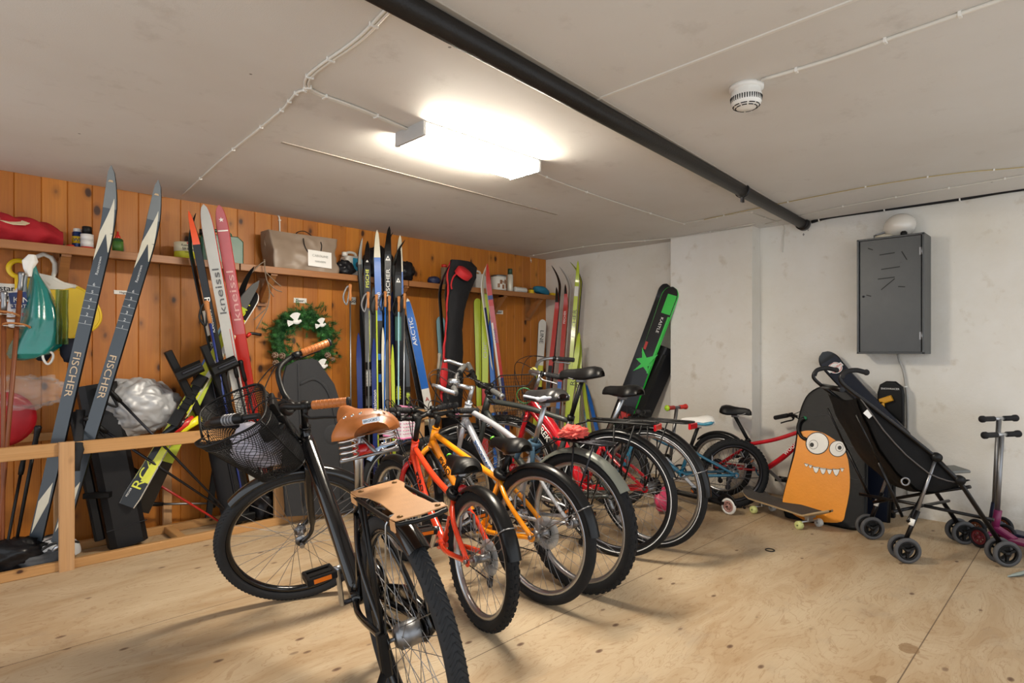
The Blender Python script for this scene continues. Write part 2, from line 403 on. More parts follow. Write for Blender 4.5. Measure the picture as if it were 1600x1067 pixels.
cable([atZ(1100,343,zc),atZ(1170,328,zc),atZ(1300,302,zc),atZ(1400,284,zc),atZ(1500,270,zc),atZ(1610,260,zc),atZ(1760,238,zc)],.0028,CABY,'thin yellowed cable across the ceiling by the white wall',6)
cable([atX(1268,347,XW-.02),atX(1300,339,XW-.02),atX(1400,325,XW-.02),atX(1500,311,XW-.02),atX(1610,294,XW-.02),V((XW-.02,-.6,ZC-.03))],.011,CABK,'thick black cable clipped along the top of the white wall',4,n=2,gap=.004,name='wall_cable')
# ------------------------------------------------ smoke detector
p=atZ(1166,135,ZC)
e=thing('smoke_detector',(p.x,p.y,ZC),'round white slotted smoke detector on the ceiling','smoke detector')
mb=MB(); mb.lathe([(0,0),(.062,0),(.062,-.014),(.05,-.016)],n=32); mb.build('detector_base',WHT,e)
mb=MB(); mb.lathe([(.05,-.014),(.053,-.018),(.053,-.030),(.056,-.034),(.056,-.06),(.05,-.074),(.034,-.083),(0,-.085)],n=32); mb.build('detector_body',mat('detector_white','#eceae4',.3,0,.02),e)
mb=MB()
for k in range(40):
    a=2*PI*k/40; mb.bar((.0562*math.cos(a),.0562*math.sin(a),-.044),(.0535*math.cos(a),.0535*math.sin(a),-.062),.004,.004,up=(math.cos(a),math.sin(a),0))
for k in range(10):
    for rr,zz in ((.047,-.0765),(.038,-.0815)):
        pts=[(rr*math.cos(2*PI*(k+s*.75/4)/10),rr*math.sin(2*PI*(k+s*.75/4)/10),zz) for s in range(5)]; mb.tube(pts,.0024,4)
mb.build('vent_slots',mat('dark_slot','#202020',.7),e)
# ------------------------------------------------ lights, world, camera
sc=bpy.context.scene
w=bpy.data.worlds.new('ambient_fill'); sc.world=w; w.use_nodes=True  # even ambient fill added to lift the room, not a real source
w.node_tree.nodes['Background'].inputs[0].default_value=(.90,.95,1.0,1); w.node_tree.nodes['Background'].inputs[1].default_value=1.35
cd=bpy.data.cameras.new('camera'); cam=bpy.data.objects.new('camera',cd); col.objects.link(cam)
cam.location=O; cam.rotation_euler=(PI/2,0,-PI/4); cd.sensor_width=36; cd.lens=F/1600*36; cd.shift_y=(HY-533.5)/1600; cd.clip_start=.05
sc.camera=cam
sc.view_settings.view_transform='Standard'; sc.view_settings.look='None'; sc.view_settings.gamma=1; sc.view_settings.use_curve_mapping=False
sc.view_settings.exposure=.30
# ------------------------------------------------ bicycles (local frame: x forward, y left, z up, origin under the rear hub)
def loft(mb,secs,n=14):
    # sections: (x,z,halfwidth,height,drop)
    vs=[]
    for (x,z,w,h,dr) in secs:
        for j in range(n+1):
            a=PI*j/n; y=-math.cos(a)*w; top=math.sin(a)**.6*h
            vs.append(V((x,y,z+top-dr*(abs(math.cos(a))**3))))
    k=n+1; fs=[(i*k+j,i*k+j+1,(i+1)*k+j+1,(i+1)*k+j) for i in range(len(secs)-1) for j in range(n)]
    fs+= [tuple(range(n+1)),tuple(range((len(secs)-1)*k,len(secs)*k))[::-1]]
    fs+=[(i*k,(i+1)*k,(i+1)*k+n,i*k+n) for i in range(len(secs)-1)]
    mb.add(vs,fs,True)
def bike(name,loc,head,lean,steer,P,label,cat='bicycle'):
    g=P.get
    e=bpy.data.objects.new(name,None); col.objects.link(e); tag(e,label,cat)
    # head = direction angle (radians, world), lean = to the left
    e.rotation_mode='XYZ'; e.matrix_world=Matrix.Translation(V(loc))@Matrix.Rotation(head,4,'Z')@Matrix.Rotation(-lean,4,'X')
    R=g('R'); tw=g('tw',.022); wb=g('wb'); ha=R_(g('ha',70)); rake=g('rake',.045)
    fr=g('frame'); fm=g('fmat'); tr=g('tr',.016)
    ax=V((-math.cos(ha),0,math.sin(ha))); fwd=V((math.sin(ha),0,math.cos(ha)))
    fh=V((wb,0,R)); a0=fh-fwd*rake          # point on the steering axis level with the hub
    hb=a0+ax*g('forklen',R+.06); ht=hb+ax*g('headlen',.12)
    Ms=Matrix.Translation(hb)@Matrix.Rotation(steer,4,ax)@Matrix.Translation(-hb)
    bb=V((g('cs',.43),0,g('bbz',.28))); rh=V((0,0,R))
    st=V(g('seat_top')); st=V((st[0],0,st[1])) if len(g('seat_top'))==2 else st
    # frame
    mb=MB().use(fm)
    mb.tube([hb-ax*.005,ht+ax*.005],tr*1.25,14); mb.tube([hb-ax*.012,hb-ax*.002],tr*1.4,14); mb.tube([ht+ax*.002,ht+ax*.012],tr*1.4,14)
    mb.tube([bb+V((0,-.035,0)),bb+V((0,.035,0))],tr*1.45,14)
    mb.tube([bb,st],tr*.95,12)
    if fr=='diamond':
        s1=bb+(st-bb)*g('tt',.93)
        mb.tube(arc([hb+ax*.03,(hb+bb)/2+V(g('dtb',(0,0,-.005))),bb],6),tr*g('dt',1.2),12)
        mb.tube(arc([ht-ax*.03,(ht+s1)/2+V(g('ttb',(0,0,0))),s1],6),tr*g('ttr',1.0),12,flat=g('ttflat',1))
    elif fr=='step':
        mb.tube(arc([ht-ax*.05,(ht*.55+bb*.45)+V(g('dtb',(-.04,0,-.09))),bb+V((.02,0,.01))],10),tr*g('dt',1.7),14)
        if g('second'): 
            s1=bb+(st-bb)*.45; mb.tube(arc([hb+ax*.02,(hb+s1)/2+V((-.02,0,-.06)),s1],8),tr*1.0,12)
    s2=bb+(st-bb)*g('ss',.88); dx=tw+.028; ho=g('ho',.062)
    for s in (-1,1):
        mb.tube(arc([s2+V((-.004,s*.012,0)),s2*.6+rh*.4+V((0,s*dx,0)),rh+V((.0,s*ho,0))],5),tr*g('ssr',.55),10)
        mb.tube(arc([bb+V((-.01,s*.022,0)),bb*.62+rh*.38+V((0,s*dx,-.004)),rh+V((0,s*ho,0))],5),tr*g('csr',.62),10)
        mb.tube([rh+V((0,s*ho,0)),rh+V((0,s*(ho+.004),0))],.022,10)
    mb.build('frame',None,e)
    if g('text'):
        t,sz,m,pos=g('text')[:4]; s_=g('text')[4] if len(g('text'))>4 else 1; rv=g('text_rev')
        A=hb+ax*.03; d=(bb-A).normalized(); Y=V((0,s_,0)); up=Y.cross(d)
        o_=A+d*pos+V((0,s_*tr*g('dt',1.2)*1.02,0))
        if rv: text(t,o_-up*-sz*.35,-d,-up,sz,m,e,ext=.0015)
        else: text(t,o_-up*sz*.35,d,up,sz,m,e,ext=.0015)
    # fork
    f=MB().use(g('forkmat',fm)); crown=hb-ax*.012
    f.tube([crown,crown+ax*.01],tr*1.3,12)
    fo=g('fo',.05)
    if g('susp'):
        f.bar(crown+V((0,-fo-.012,0))-ax*.02,crown+V((0,fo+.012,0))-ax*.02,.05,.03,bev=.008)
        for s in (-1,1):
            a=crown+V((0,s*fo,0)); b_=fh+V((0,s*fo,0))+(-fwd)*0
            f.use(CHR).tube([a-ax*.02,a+(b_-a)*.5],.014,10); f.use(g('forkmat',fm)).tube([a+(b_-a)*.42,b_],.020,10); f.tube([b_-ax*.02,b_+ax*-.0],.022,8)
        f.tube([crown+V((0,-fo,0))+(fh-crown)*.45,crown+V((0,-fo,0))+(fh-crown)*.42+V((.02,0,.01)),crown+V((0,fo,0))+(fh-crown)*.42+V((.02,0,.01)),crown+V((0,fo,0))+(fh-crown)*.45],.012,8)
    else:
        for s in (-1,1):
            k=fh+V((0,s*fo,0))
            f.tube(arc([crown+V((0,s*.012,0)),crown+V((0,s*(fo*.86),0))-ax*.045,crown*.5+a0*.5+V((0,s*fo,0)),a0*.85+crown*.15+V((0,s*fo,0)),k],5),[tr*.95]*6+[tr*.9]*8+[tr*.55]*7,10)
            f.tube([k,k+V((0,s*.004,0))],.018,10)
    f.xf(Ms).build('fork',None,e)
    # wheels
    def wheel(c,M,nm,tread):
        r0=R-tw; mb=MB().use(g('rimmat',ALU))
        rw=tw*.62; ri=R-2*tw*.88
        mb.ring(c,(0,1,0),ri,[(.004,-rw),(-.012,-rw*.9),(-.020,-rw*.4),(-.020,rw*.4),(-.012,rw*.9),(.004,rw),(0,rw*.6),(0,-rw*.6)],72)
        mb.use(g('spokemat',STL)); ns=g('spokes',32); fl=g('flange',.024)
        for k in range(ns):
            a=2*PI*k/ns; s=1 if k%2 else -1; tw_=(1 if (k//2)%2 else -1)*1.15
            p=c+V((math.cos(a)*(ri-.016),0,math.sin(a)*(ri-.016))); q=c+V((math.cos(a+tw_)*fl,s*.030,math.sin(a+tw_)*fl))
            mb.tube([p,q],.0012,4,cap=False)
        o=mb.xf(M).build(nm,None,e)
        t=MB().use(g('tyremat',RUB)); nn=14
        prof=[(math.cos(2*PI*i/nn)*tw,math.sin(2*PI*i/nn)*tw) for i in range(nn)]
        t.ring(c,(0,1,0),r0,prof,72)
        if tread=='knob':
            for row,(off,cnt) in enumerate(((-.62,54),(0,54),(.62,54))):
                for k in range(cnt):
                    a=2*PI*(k+(.5 if row==1 else 0))/cnt; ph=off*1.25
                    rr=r0+math.cos(ph)*(tw*.98); e1=V((math.cos(a),0,math.sin(a))); tn=V((-math.sin(a),0,math.cos(a)))
                    nrm=(e1*math.cos(ph)+V((0,1,0))*math.sin(ph)); pc=c+e1*rr+V((0,math.sin(ph)*tw*.98,0))
                    t.bar(pc-nrm*.002,pc+nrm*.0035,tw*.42,tw*.5,up=tn)
        elif tread=='herring':
            cnt=110
            for sd in (-1,1):
                for k in range(cnt):
                    a=2*PI*k/cnt; pp=[]
                    for j in range(4):
                        ph=(.05+j*.30)*sd; aa=a+j*.028; e1=V((math.cos(aa),0,math.sin(aa)))
                        pp.append(c+e1*(r0+math.cos(ph)*tw*1.015)+V((0,math.sin(ph)*tw*1.015,0)))
                    t.tube(pp,.0022,4)
        if g('stripe'):
            t.use(mat('reflective_stripe','#e4e6ea',.35,0,.02))
            for s in (-1,1):
                sy=s*tw*.93; sr=r0-tw*.32
                t.ring(c,(0,1,0),sr,[(-.0022,sy-s*.001),(.0022,sy-s*.0005),(.0022,sy+s*.0022),(-.0022,sy+s*.0022)],72)
        t.xf(M).build('tire',None,o)
        h=MB().use(g('hubmat',STL)); hr=g('hubr',.016) if nm=='rear_wheel' else .014
        h.lathe([(0,-.042),(fl*1.1,-.038),(fl*1.1,-.032),(hr,-.028),(hr,.028),(fl*1.1,.032),(fl*1.1,.038),(0,.042)],c,(0,1,0),18)
        h.tube([c+V((0,-g('ho',.062)-.012,0)),c+V((0,g('ho',.062)+.012,0))],.006,8); 
        for s in (-1,1): h.tube([c+V((0,s*(ho+.004),0)),c+V((0,s*(ho+.016),0))],.010,6)
        h.xf(M).build('hub',None,o)
        return o
    I=Matrix.Identity(4)
    wr=wheel(rh,I,'rear_wheel',g('tread')); wheel(fh,Ms,'front_wheel',g('tread'))
    if g('disc'):
        m=mat('clear_spoke_guard','#b9bdc0',.3,0,.1,alpha=.55) if g('disc')=='guard' else STL
        mb=MB(); rr=.075 if g('disc')=='guard' else .07
        mb.ring(rh+V((0,-.040,0)),(0,1,0),rr,[(0,-.001),(-.045,-.001),(-.045,.001),(0,.001)],40); mb.build('spoke_guard' if g('disc')=='guard' else 'brake_disc',m,e)
    # cassette / sprockets on the right
    mb=MB().use(DST); nc=g('cogs',6)
    for k in range(nc):
        rr=g('cogr',.052)-k*.005; y=-.044-k*.0035
        mb.lathe([(0,y),(rr,y),(rr,y-.0015),(0,y-.0015)],rh,(0,1,0),24,False)
        for j in range(16):
            a=2*PI*j/16; mb.bar(rh+V((math.cos(a)*rr,y-.0007,math.sin(a)*rr)),rh+V((math.cos(a)*(rr+.004),y-.0007,math.sin(a)*(rr+.004))),.0016,.004,up=(-math.sin(a),0,math.cos(a)))
    mb.build('sprockets',None,e)
    # crankset
    yc=-.05; cr=g('cr',.075); ca=g('ca',.6); cl=g('cl',.165)
    mb=MB().use(g('ringmat',DST)); mb.ring(bb+V((0,yc,0)),(0,1,0),cr,[(0,-.0012),(-.012,-.0012),(-.012,.0012),(0,.0012)],48,False)
    for j in range(5):
        a=2*PI*j/5; mb.bar(bb+V((0,yc,0)),bb+V((math.cos(a)*(cr-.006),yc,math.sin(a)*(cr-.006))),.012,.004,up=(-math.sin(a),0,math.cos(a)))
    mb.use(DST).tube([bb+V((0,-.07,0)),bb+V((0,.07,0))],.009,8)
    mb.use(g('crankmat',ALU))
    peds=[]
    for s,aa in ((-1,ca),(1,ca+PI)):
        q=bb+V((math.cos(aa)*cl,s*.078,math.sin(aa)*cl)); mb.bar(bb+V((0,s*.066,0)),q,.014,.026,up=(0,1,0) if 0 else (-math.sin(aa),0,math.cos(aa)),bev=.004)
        mb.tube([q-V((0,s*.01,0)),q+V((0,s*.014,0))],.012,10); peds.append((s,q))
    cs_=mb.build('crankset',None,e)
    for s,q in peds:
        mb=MB().use(g('pedmat',BLK)); c=q+V((0,s*.06,0)); tilt=g('pt',.1)
        mb.bar(c-V((0,s*.042,0)),c+V((0,s*.048,0)),.026,.022,bev=.003)
        for sx in (-1,1): mb.bar(c+V((sx*.036,-.045,0)),c+V((sx*.036,.045,0)),.014,.026,bev=.003)
        for sy in (-1,1): mb.bar(c+V((-.04,sy*.042,0)),c+V((.04,sy*.042,0)),.012,.024,bev=.003)
        mb.use(ORP); 
        for sx in (-1,1): mb.bar(c+V((sx*.0435,-.028,0)),c+V((sx*.0435,.028,0)),.002,.014)
        mb.build('pedal',None,cs_)
    # chain
    mb=MB(); rr=g('cogr',.052)-.02; A=bb+V((0,yc,0)); B=rh+V((0,yc,0)); pts=[]
    for k in range(13): a=PI/2-PI*k/12; pts.append(A+V((math.cos(a)*cr,0,math.sin(a)*cr)))
    if g('derail',True):
        pts+= [B+V((.03,0,-.105)),B+V((.012,0,-.115)),B+V((.0,0,-.095)),B+V((.014,0,-.07)),B+V((.022,0,-.045))]
        for k in range(9): a=-PI*.35-PI*1.15*k/8; pts.append(B+V((math.cos(a)*rr,0,math.sin(a)*rr)))
    else:
        for k in range(13): a=-PI/2-PI*k/12; pts.append(B+V((math.cos(a)*rr,0,math.sin(a)*rr)))
    mb.tube(pts,.0042,6,closed=True,flat=.6,ref=(0,1,0)); mb.build('chain',DST,e)
    if g('derail',True):
        mb=MB().use(g('dermat',DST)); mb.bar(B+V((.006,-.012,-.025)),B+V((.018,-.02,-.062)),.02,.018,bev=.004); mb.bar(B+V((.012,-.01,-.06)),B+V((.022,-.01,-.125)),.006,.026,up=(1,0,0),bev=.002)
        for zz,xx in ((-.068,.014),(-.118,.021)): mb.lathe([(0,-.004),(.02,-.004),(.02,.004),(0,.004)],B+V((xx,-.004,zz)),(0,1,0),14,False)
        mb.build('derailleur',None,e)
    # seatpost + saddle
    sd=(st-bb).normalized(); sl=g('postlen',.18); sp=st+sd*sl
    mb=MB().use(g('postmat',ALU)); mb.tube([st-sd*.03,sp],.0135,14); mb.use(BLK).tube([st-sd*.012,st+sd*.014],tr*1.25,14); mb.bar(st+V((0,-.02,.0)),st+V((-.035,.03,0)),.008,.01)
    mb.use(STL).bar(sp+V((-.02,0,.0)),sp+V((.03,0,.0)),.034,.026,bev=.006); mb.build('seatpost',None,e)
    so=sp+V((0,0,.035)); S=g('saddle',{}); sL=S.get('L',.27); sW=S.get('W',.085); k=S.get('tilt',0)
    mb=MB().use(S.get('m',BLK))
    def sz(x): return (x)*math.tan(k)
    secs=[(-.45,.0,.50,.020,.012),(-.40,.004,.80,.034,.020),(-.28,.006,1.0,.040,.03),(-.15,.004,.86,.040,.034),(0,.0,.52,.036,.03),(.15,-.002,.33,.034,.026),(.35,-.002,.27,.032,.022),(.48,-.004,.23,.026,.022),(.54,-.012,.15,.016,.012)]
    loft(mb,[(so.x+a*sL,so.z+b_+sz(a*sL),c_*sW,d_,e_) for a,b_,c_,d_,e_ in secs],16)
    mb.build('saddle',None,e)
    sob=e.children[-1]
    mb=MB(); 
    for s in (-1,1): mb.tube(arc([so+V((-.34*sL,s*.04,.0+sz(-.3*sL))),so+V((-.2*sL,s*.024,-.024)),so+V((.2*sL,s*.022,-.026)),so+V((.47*sL,s*.01,.0+sz(.4*sL)))],5),.0036,6)
    mb.build('saddle_rails',STL,sob)
    if S.get('m2'):
        mb=MB().use(S['m2'])
        for s in (-1,1):
            mb.tube(arc([so+V((-.44*sL,s*.3*sW,.004)),so+V((-.30*sL,s*1.0*sW,.0)),so+V((-.1*sL,s*.75*sW,-.012)),so+V((.1*sL,s*.42*sW,-.01)),so+V((.5*sL,s*.2*sW,-.004))],6),[.007]*6+[.013]*6+[.011]*6+[.007]*7,8)
        mb.build('saddle_edge',None,sob)
    if S.get('dot'):
        mb=MB().use(S['dot']); mb.lathe([(0,.004),(.011,.003),(.012,0),(.012,-.004)],so+V((.50*sL,0,.024)),(.75,0,.65),14); mb.build('saddle_badge',None,sob)
    # handlebar
    hbm=g('barmat',BLK); kind=g('bar','flat'); bw=g('bw',.29); rise=g('rise',.03); sx=g('stemx',.07); sh=g('stemh',.05)
    top=ht+ax*sh; bc=top+fwd*sx
    mb=MB().use(g('stemmat',BLK)); mb.tube([ht,top+ax*.015],.014,12); mb.tube([top,bc],.014,12); mb.tube([bc+V((0,-.022,0)),bc+V((0,.022,0))],.020,12); mb.xf(Ms).build('stem',None,e)
    L=[]
    if kind=='flat': half=[V((0,0,0)),V((0,.05,0)),V((-.0,.10,rise*.7)),V((-.01,.14,rise)),V((-.035,bw,rise+.004))]
    else: half=[V((0,0,0)),V((.005,.05,0)),V((.015,.10,rise*.35)),V((.0,.17,rise*.95)),V((-.06,.235,rise)),V((-.13,.262,rise-.012)),V((-.23,bw,rise-.03))]
    toW=lambda p: bc+V((0,1,0))*p.y+V((1,0,0))*p.x+V((0,0,1))*p.z
    full=[V((p.x,-p.y,p.z)) for p in half[::-1]]+half[1:]
    L=arc([toW(p) for p in full],6)
    mb=MB().use(hbm); mb.tube(L,.0115,12); hb_o=mb.xf(Ms).build('handlebar',None,e)
    if hb_o: pass
    for s in (-1,1):
        E=L[-1] if s>0 else L[0]; N=L[-4] if s>0 else L[3]; d=(N-E).normalized(); gl=g('gl',.12)
        if kind!='flat':
            # follow the straight end of the bar
            d=(L[-6]-E).normalized() if s>0 else (L[5]-E).normalized()
        mb=MB().use(g('gripmat',GRIP)); mb.lathe([(0,-.002),(.013,-.001),(.0165,.004),(.0165,gl-.004),(.0155,gl),(.0115,gl)],E,d,16)
        if g('ringend'): mb.use(g('ringend')).lathe([(.006,-.004),(.0175,-.004),(.0175,.006),(.016,.006)],E,d,16)
        for q in range(8): mb.use(g('gripmat',GRIP)).ring(E+d*(.012+q*gl/9),d,.0165,[(0,-.002),(.0012,0),(0,.002)],14)
        mb.xf(Ms).build('grip',None,hb_o)
        if g('horns'):
            mb=MB().use(ALU); q=E+d*.006; mb.tube(arc([q,q+V((.045,0,.02)),q+V((.09,-s*.01,.045)),q+V((.12,-s*.03,.05))],4),[.013]*9+[.010]*4,10); mb.xf(Ms).build('bar_end',None,hb_o)
        if g('levers',True):
            b0=E+d*(gl+.025); mb=MB().use(g('levmat',BLK)); out=V((1,0,0)) if kind=='flat' else (V((1,0,-.0)) - d*d.x).normalized()*1.0
            if kind!='flat': out=V((d.y*s*-1*-1,0,0)); out=V((0,s*1.0,0)) 
            out=(out*.75+V((0,0,-.62))).normalized(); out=(out-d*out.dot(d)).normalized()
            mb.tube([b0-d*.012,b0+d*.012],.017,10); mb.tube([b0,b0+out*.032],.009,8)
            mb.use(g('levbl',g('levmat',BLK))).tube(arc([b0+out*.03+d*.008,b0+out*.048-d*.02,b0+out*.050-d*.07,b0+out*.056-d*.125],5),[.008]*5+[.006]*10+[.007],8,flat=.55)
            mb.xf(Ms).build('brake_lever',None,hb_o)
            if g('shift'):
                mb=MB().use(BLK); c=b0+d*.03; mb.lathe([(0,-.012),(.022,-.012),(.024,0),(.018,.012),(0,.014)],c+V((0,0,-.022)),(0,0,1),14); mb.tube([c+V((0,0,-.02)),c+V((-.02,0,-.03))-d*.02],.006,6); mb.xf(Ms).build('shifter',None,hb_o)
    # cables
    for k in range(g('cables',3)):
        s=(-1,1,-1,1)[k%4]; E=(L[-1] if s>0 else L[0]); d=((L[-5] if s>0 else L[4])-E).normalized(); b0=Ms@(E+d*(g('gl',.12)+.045)); 
        b0=b0+V((0,0,0)); end=(hb+V((.0,s*.02,-.01)) if k<2 else s2*.2+bb*.0+(hb*.7+bb*.3)*.8); 
        if k>=2: end=hb*.75+bb*.25+V((0,s*.02,.0))
        mid=(Ms@(bc+V((.10+.03*k,s*.06,.03+.03*(k%2)))))
        mb=MB(); mb.tube(arc([b0,b0*.5+mid*.5+V((.05,0,.045)),mid,(mid+end)/2+V((.04,0,0)),end],7),.0025,6); mb.build('cable',CABK,e)
    # brakes at the rear stays and fork
    if g('vbrake',True):
        for nm,c,M,dirv in (('rear_brake',rh*.42+s2*.58,I,(s2-rh).normalized()),('front_brake',fh+(hb-fh)*.86+V((.035,0,0)),Ms,ax)):
            mb=MB().use(g('brakemat',STL))
            for s in (-1,1):
                mb.bar(c+V((-.02,s*.036,-.05)),c+V((-.02,s*.030,.035)),.012,.012,bev=.003)
                mb.use(RUB).bar(c+V((-.035,s*.026,-.03)),c+V((.02,s*.026,-.03)),.012,.012,bev=.003); mb.use(g('brakemat',STL))
            mb.tube(arc([c+V((-.02,-.03,.035)),c+V((-.02,0,.05)),c+V((-.02,.03,.035))],4),.003,6)
            mb.xf(M).build(nm,None,e)
    # fenders
    def fender(c,a0_,a1_,rad,w,m,M,nm,stay=True,thick=.0015,staym=None):
        mb=MB().use(m); N=28; K=8; vs=[]; fs=[]
        for lay in (0,1):
            for i in range(N+1):
                a=a0_+(a1_-a0_)*i/N; e1=V((math.cos(a),0,math.sin(a)))
                for j in range(K+1):
                    ph=-1.15+2.3*j/K; rr=rad-w*.55*(1-math.cos(ph))-lay*thick; vs.append(c+e1*rr+V((0,math.sin(ph)*w/.91*.5*2*.5,0)))
        k=K+1; off=(N+1)*k
        for i in range(N):
            for j in range(K):
                a=i*k+j; fs.append((a,a+1,a+k+1,a+k)); fs.append((off+a,off+a+k,off+a+k+1,off+a+1))
            fs.append((i*k,i*k+k,off+i*k+k,off+i*k)); fs.append((i*k+K,off+i*k+K,off+i*k+K+k,i*k+K+k))
        mb.add(vs,fs,True)
        if stay:
            mb.use(staym or STL); a=a1_-(.40 if a1_>a0_ else -.40); e1=V((math.cos(a),0,math.sin(a)))
            for s in (-1,1): mb.tube([c+V((0,s*(ho+.006),0)),c+e1*(rad-.02)+V((0,s*(w*.55+.003),0)),c+e1*(rad+.003)+V((0,s*w*.4,0))],.0026,6)
            mb.tube([c+e1*(rad+.003)+V((0,-w*.4,0)),c+e1*(rad+.004),c+e1*(rad+.003)+V((0,w*.4,0))],.0026,6)
        mb.xf(M).build(nm,None,e)
    if g('rf'): a,b_,m,sm_=g('rf'); fender(rh,R_(a),R_(b_),R+.018,tw*2+.012,m,I,'rear_fender',sm_ is not None,staym=sm_)
    if g('ff'): a,b_,m,sm_=g('ff'); fender(fh,R_(a),R_(b_),R+.016,tw*2+.012,m,Ms,'front_fender',sm_ is not None,staym=sm_)
    # rack
    if g('rack'):
        k=g('rack'); z=2*R+k.get('dz',.06); x0,x1=k.get('x0',.10),k.get('x1',-.27); w=k.get('w',.06)
        mb=MB().use(k.get('m',BLK)); rr=k.get('r',.005)
        loop=[V((x0+.02,-.02,z)),V((x0-.03,-w,z)),V((x1+.05,-w,z)),V((x1+.01,-w*.7,z)),V((x1,0,z)),V((x1+.01,w*.7,z)),V((x1+.05,w,z)),V((x0-.03,w,z)),V((x0+.02,.02,z))]
        mb.tube(arc(loop,5),rr,8,closed=False)
        if k.get('slats',True):
            for s in (-.5,0,.5): mb.tube([V((x0-.03,s*w,z)),V((x1+.015,s*w,z))],rr*.8,6)
            for q in range(5): xx=x0-.04+(x1-x0+.06)*q/4.; mb.tube([V((xx,-w,z)),V((xx,w,z))],rr*.8,6)
        for s in (-1,1):
            for xx in (k.get('l0',-.02),k.get('l1',-.14)): mb.tube([V((xx,s*w,z)),rh+V((0,s*(ho+.008),.0))],rr*.9,8)
            mb.tube([V((x0,s*.02,z)),s2+V((0,s*.018,0))],rr*.8,6)
        ro=mb.build('rack',None,e)
        if k.get('refl'): 
            mb=MB().use(REDP); mb.bar(V((x1-.004,-.045,z-.018)),V((x1-.004,.045,z-.018)),.014,.034,bev=.004); mb.build('rear_reflector',None,e)
        if k.get('leather'):
            mb=MB(); t_=.003
            out=[(x0-.03,-w*1.02),(x0-.03,w*1.02),(x0-.09,w*1.02),(x0-.15,w*.95),(x1+.10,w*.35),(x1+.05,w*1.02),(x1+.022,w*1.02),(x1+.022,-w*1.02),(x1+.05,-w*1.02),(x1+.10,-w*.35),(x0-.15,-w*.95),(x0-.09,-w*1.02)]
            out=[(x0-.02,-w*1.06),(x0-.02,w*1.06),(x0-.1,w*1.06),(x0-.17,w*.9),(x0-.22,w*.62),(x1+.06,w*.62),(x1+.035,w*1.06),(x1+.02,w*1.06),(x1+.012,0),(x1+.02,-w*1.06),(x1+.035,-w*1.06),(x1+.06,-w*.62),(x0-.22,-w*.62),(x0-.17,-w*.9),(x0-.1,-w*1.06)]
            out=[(x0-.02,-w*1.06),(x0-.02,w*1.06),(x0-.08,w*1.06),(x0-.12,w*.8),(x0-.2,w*.68),(x1+.07,w*.75),(x1+.05,w*1.06),(x1+.02,w*1.0),(x1+.012,0),(x1+.02,-w*1.0),(x1+.05,-w*1.06),(x1+.07,-w*.75),(x0-.2,-w*.68),(x0-.12,-w*.8),(x0-.08,-w*1.06)]
            mb.plate([V((a,b_,z+rr+.001)) for a,b_ in out],(0,0,1),t_)
            for s in (-1,1):
                mb.bar(V((x1+.035,s*w*1.06,z+rr)),V((x1+.035,s*w*1.06,z-.02)),.003,.03,up=(1,0,0)); mb.bar(V((x0-.05,s*w*1.08,z+rr)),V((x0-.05,s*w*1.08,z-.02)),.003,.05,up=(1,0,0))
            mb.use(LEB) if 0 else None
            lo=mb.build('leather_seat',LEB,ro)
            for px_,s in ((x0-.05,-.75),(x0-.05,.75),(x1+.035,-.75),(x1+.035,.75)): mb=MB(); mb.lathe([(0,.004),(.007,.003),(.008,0)],V((px_,s*w,z+rr+t_+.001)),(0,0,1),10); mb.build('rivet',mat('brass_rivet','#7a5a34',.4,.8,.1),lo)
    if g('stand'):
        a,side=g('stand'); mb=MB().use(BLK); q=V((.09,side*.07,R-.0)) if g('standrear') else bb+V((-.08,side*.03,-.02))
        if g('standrear'): q=rh+V((.0,side*.075,-.02))
        foot=V((q.x-.05 if g('standrear') else q.x-.02,side*(.075+.16),.015+math.tan(lean)*0))
        # rest on the floor despite the lean
        foot.z=-math.tan(-lean)*-1*0; Wl=Matrix.Rotation(-lean,4,'X'); 
        foot.z=(.006-Wl[2][1]*foot.y)/Wl[2][2]
        mb.bar(q+V((0,0,.05)),q+V((-.0,0,-.07)),.03,.03,bev=.006); mb.tube([q+V((0,0,-.05)),foot],[.012,.010],10); mb.tube([foot+V((0,0,.03)),foot],.015,10)
        mb.build('kickstand',None,e)
    e['_']=0; del e['_']
    info=dict(e=e,Ms=Ms,bb=bb,rh=rh,fh=fh,hb=hb,ht=ht,bc=bc,ax=ax,so=so,st=st,sp=sp,L=L,s2=s2)
    return info
def hd(dx,dy): return math.atan2(dy,dx)
def paint(n,c): return mat(n,c,.22,0,.05,coat=.7)
# ------------------------------------------------ the bicycles
STRAPB=mat('blue_rag','#2d4a5f',.85,0,.2)
# 1 black city bike
B1=bike('bicycle',(1.025,1.386,0),R_(77),R_(8),R_(80),dict(R=.35,tw=.026,wb=1.19,ha=69,headlen=.13,forklen=.41,frame='step',fmat=GBLK,tr=.0175,dt=1.75,dtb=(-.03,0,-.06),
  cs=.46,bbz=.29,seat_top=(.30,.68),postlen=.25,postmat=ALU,tread='herring',tyremat=mat('dark_grey_tyre','#2b2c2e',.8,0,.15,60),rimmat=GBLK,spokemat=STL,hubr=.036,hubmat=STL,
  bar='city',bw=.30,rise=.10,stemx=.05,stemh=.11,gripmat=LEA,ringend=GRIP,derail=False,cogs=2,cogr=.04,cr=.078,ca=-1.15,ringmat=BLK,pt=0,
  rf=(10,122,GBLK,ALU),ff=(62,195,GBLK,STL),rack=dict(dz=.05,x0=.14,x1=-.25,w=.068,r=.006,slats=False,leather=True,l0=.06,l1=.02),saddle=dict(m=LEA,L=.29,W=.105,tilt=.10),
  stand=(0,1),standrear=True,gl=.135,vbrake=False,cables=3),'black city bicycle with tan leather saddle and front wire basket, nearest the viewer')
def sub(e,n):
    return [c for c in e.children if c.name.split('.')[0]==n][0]
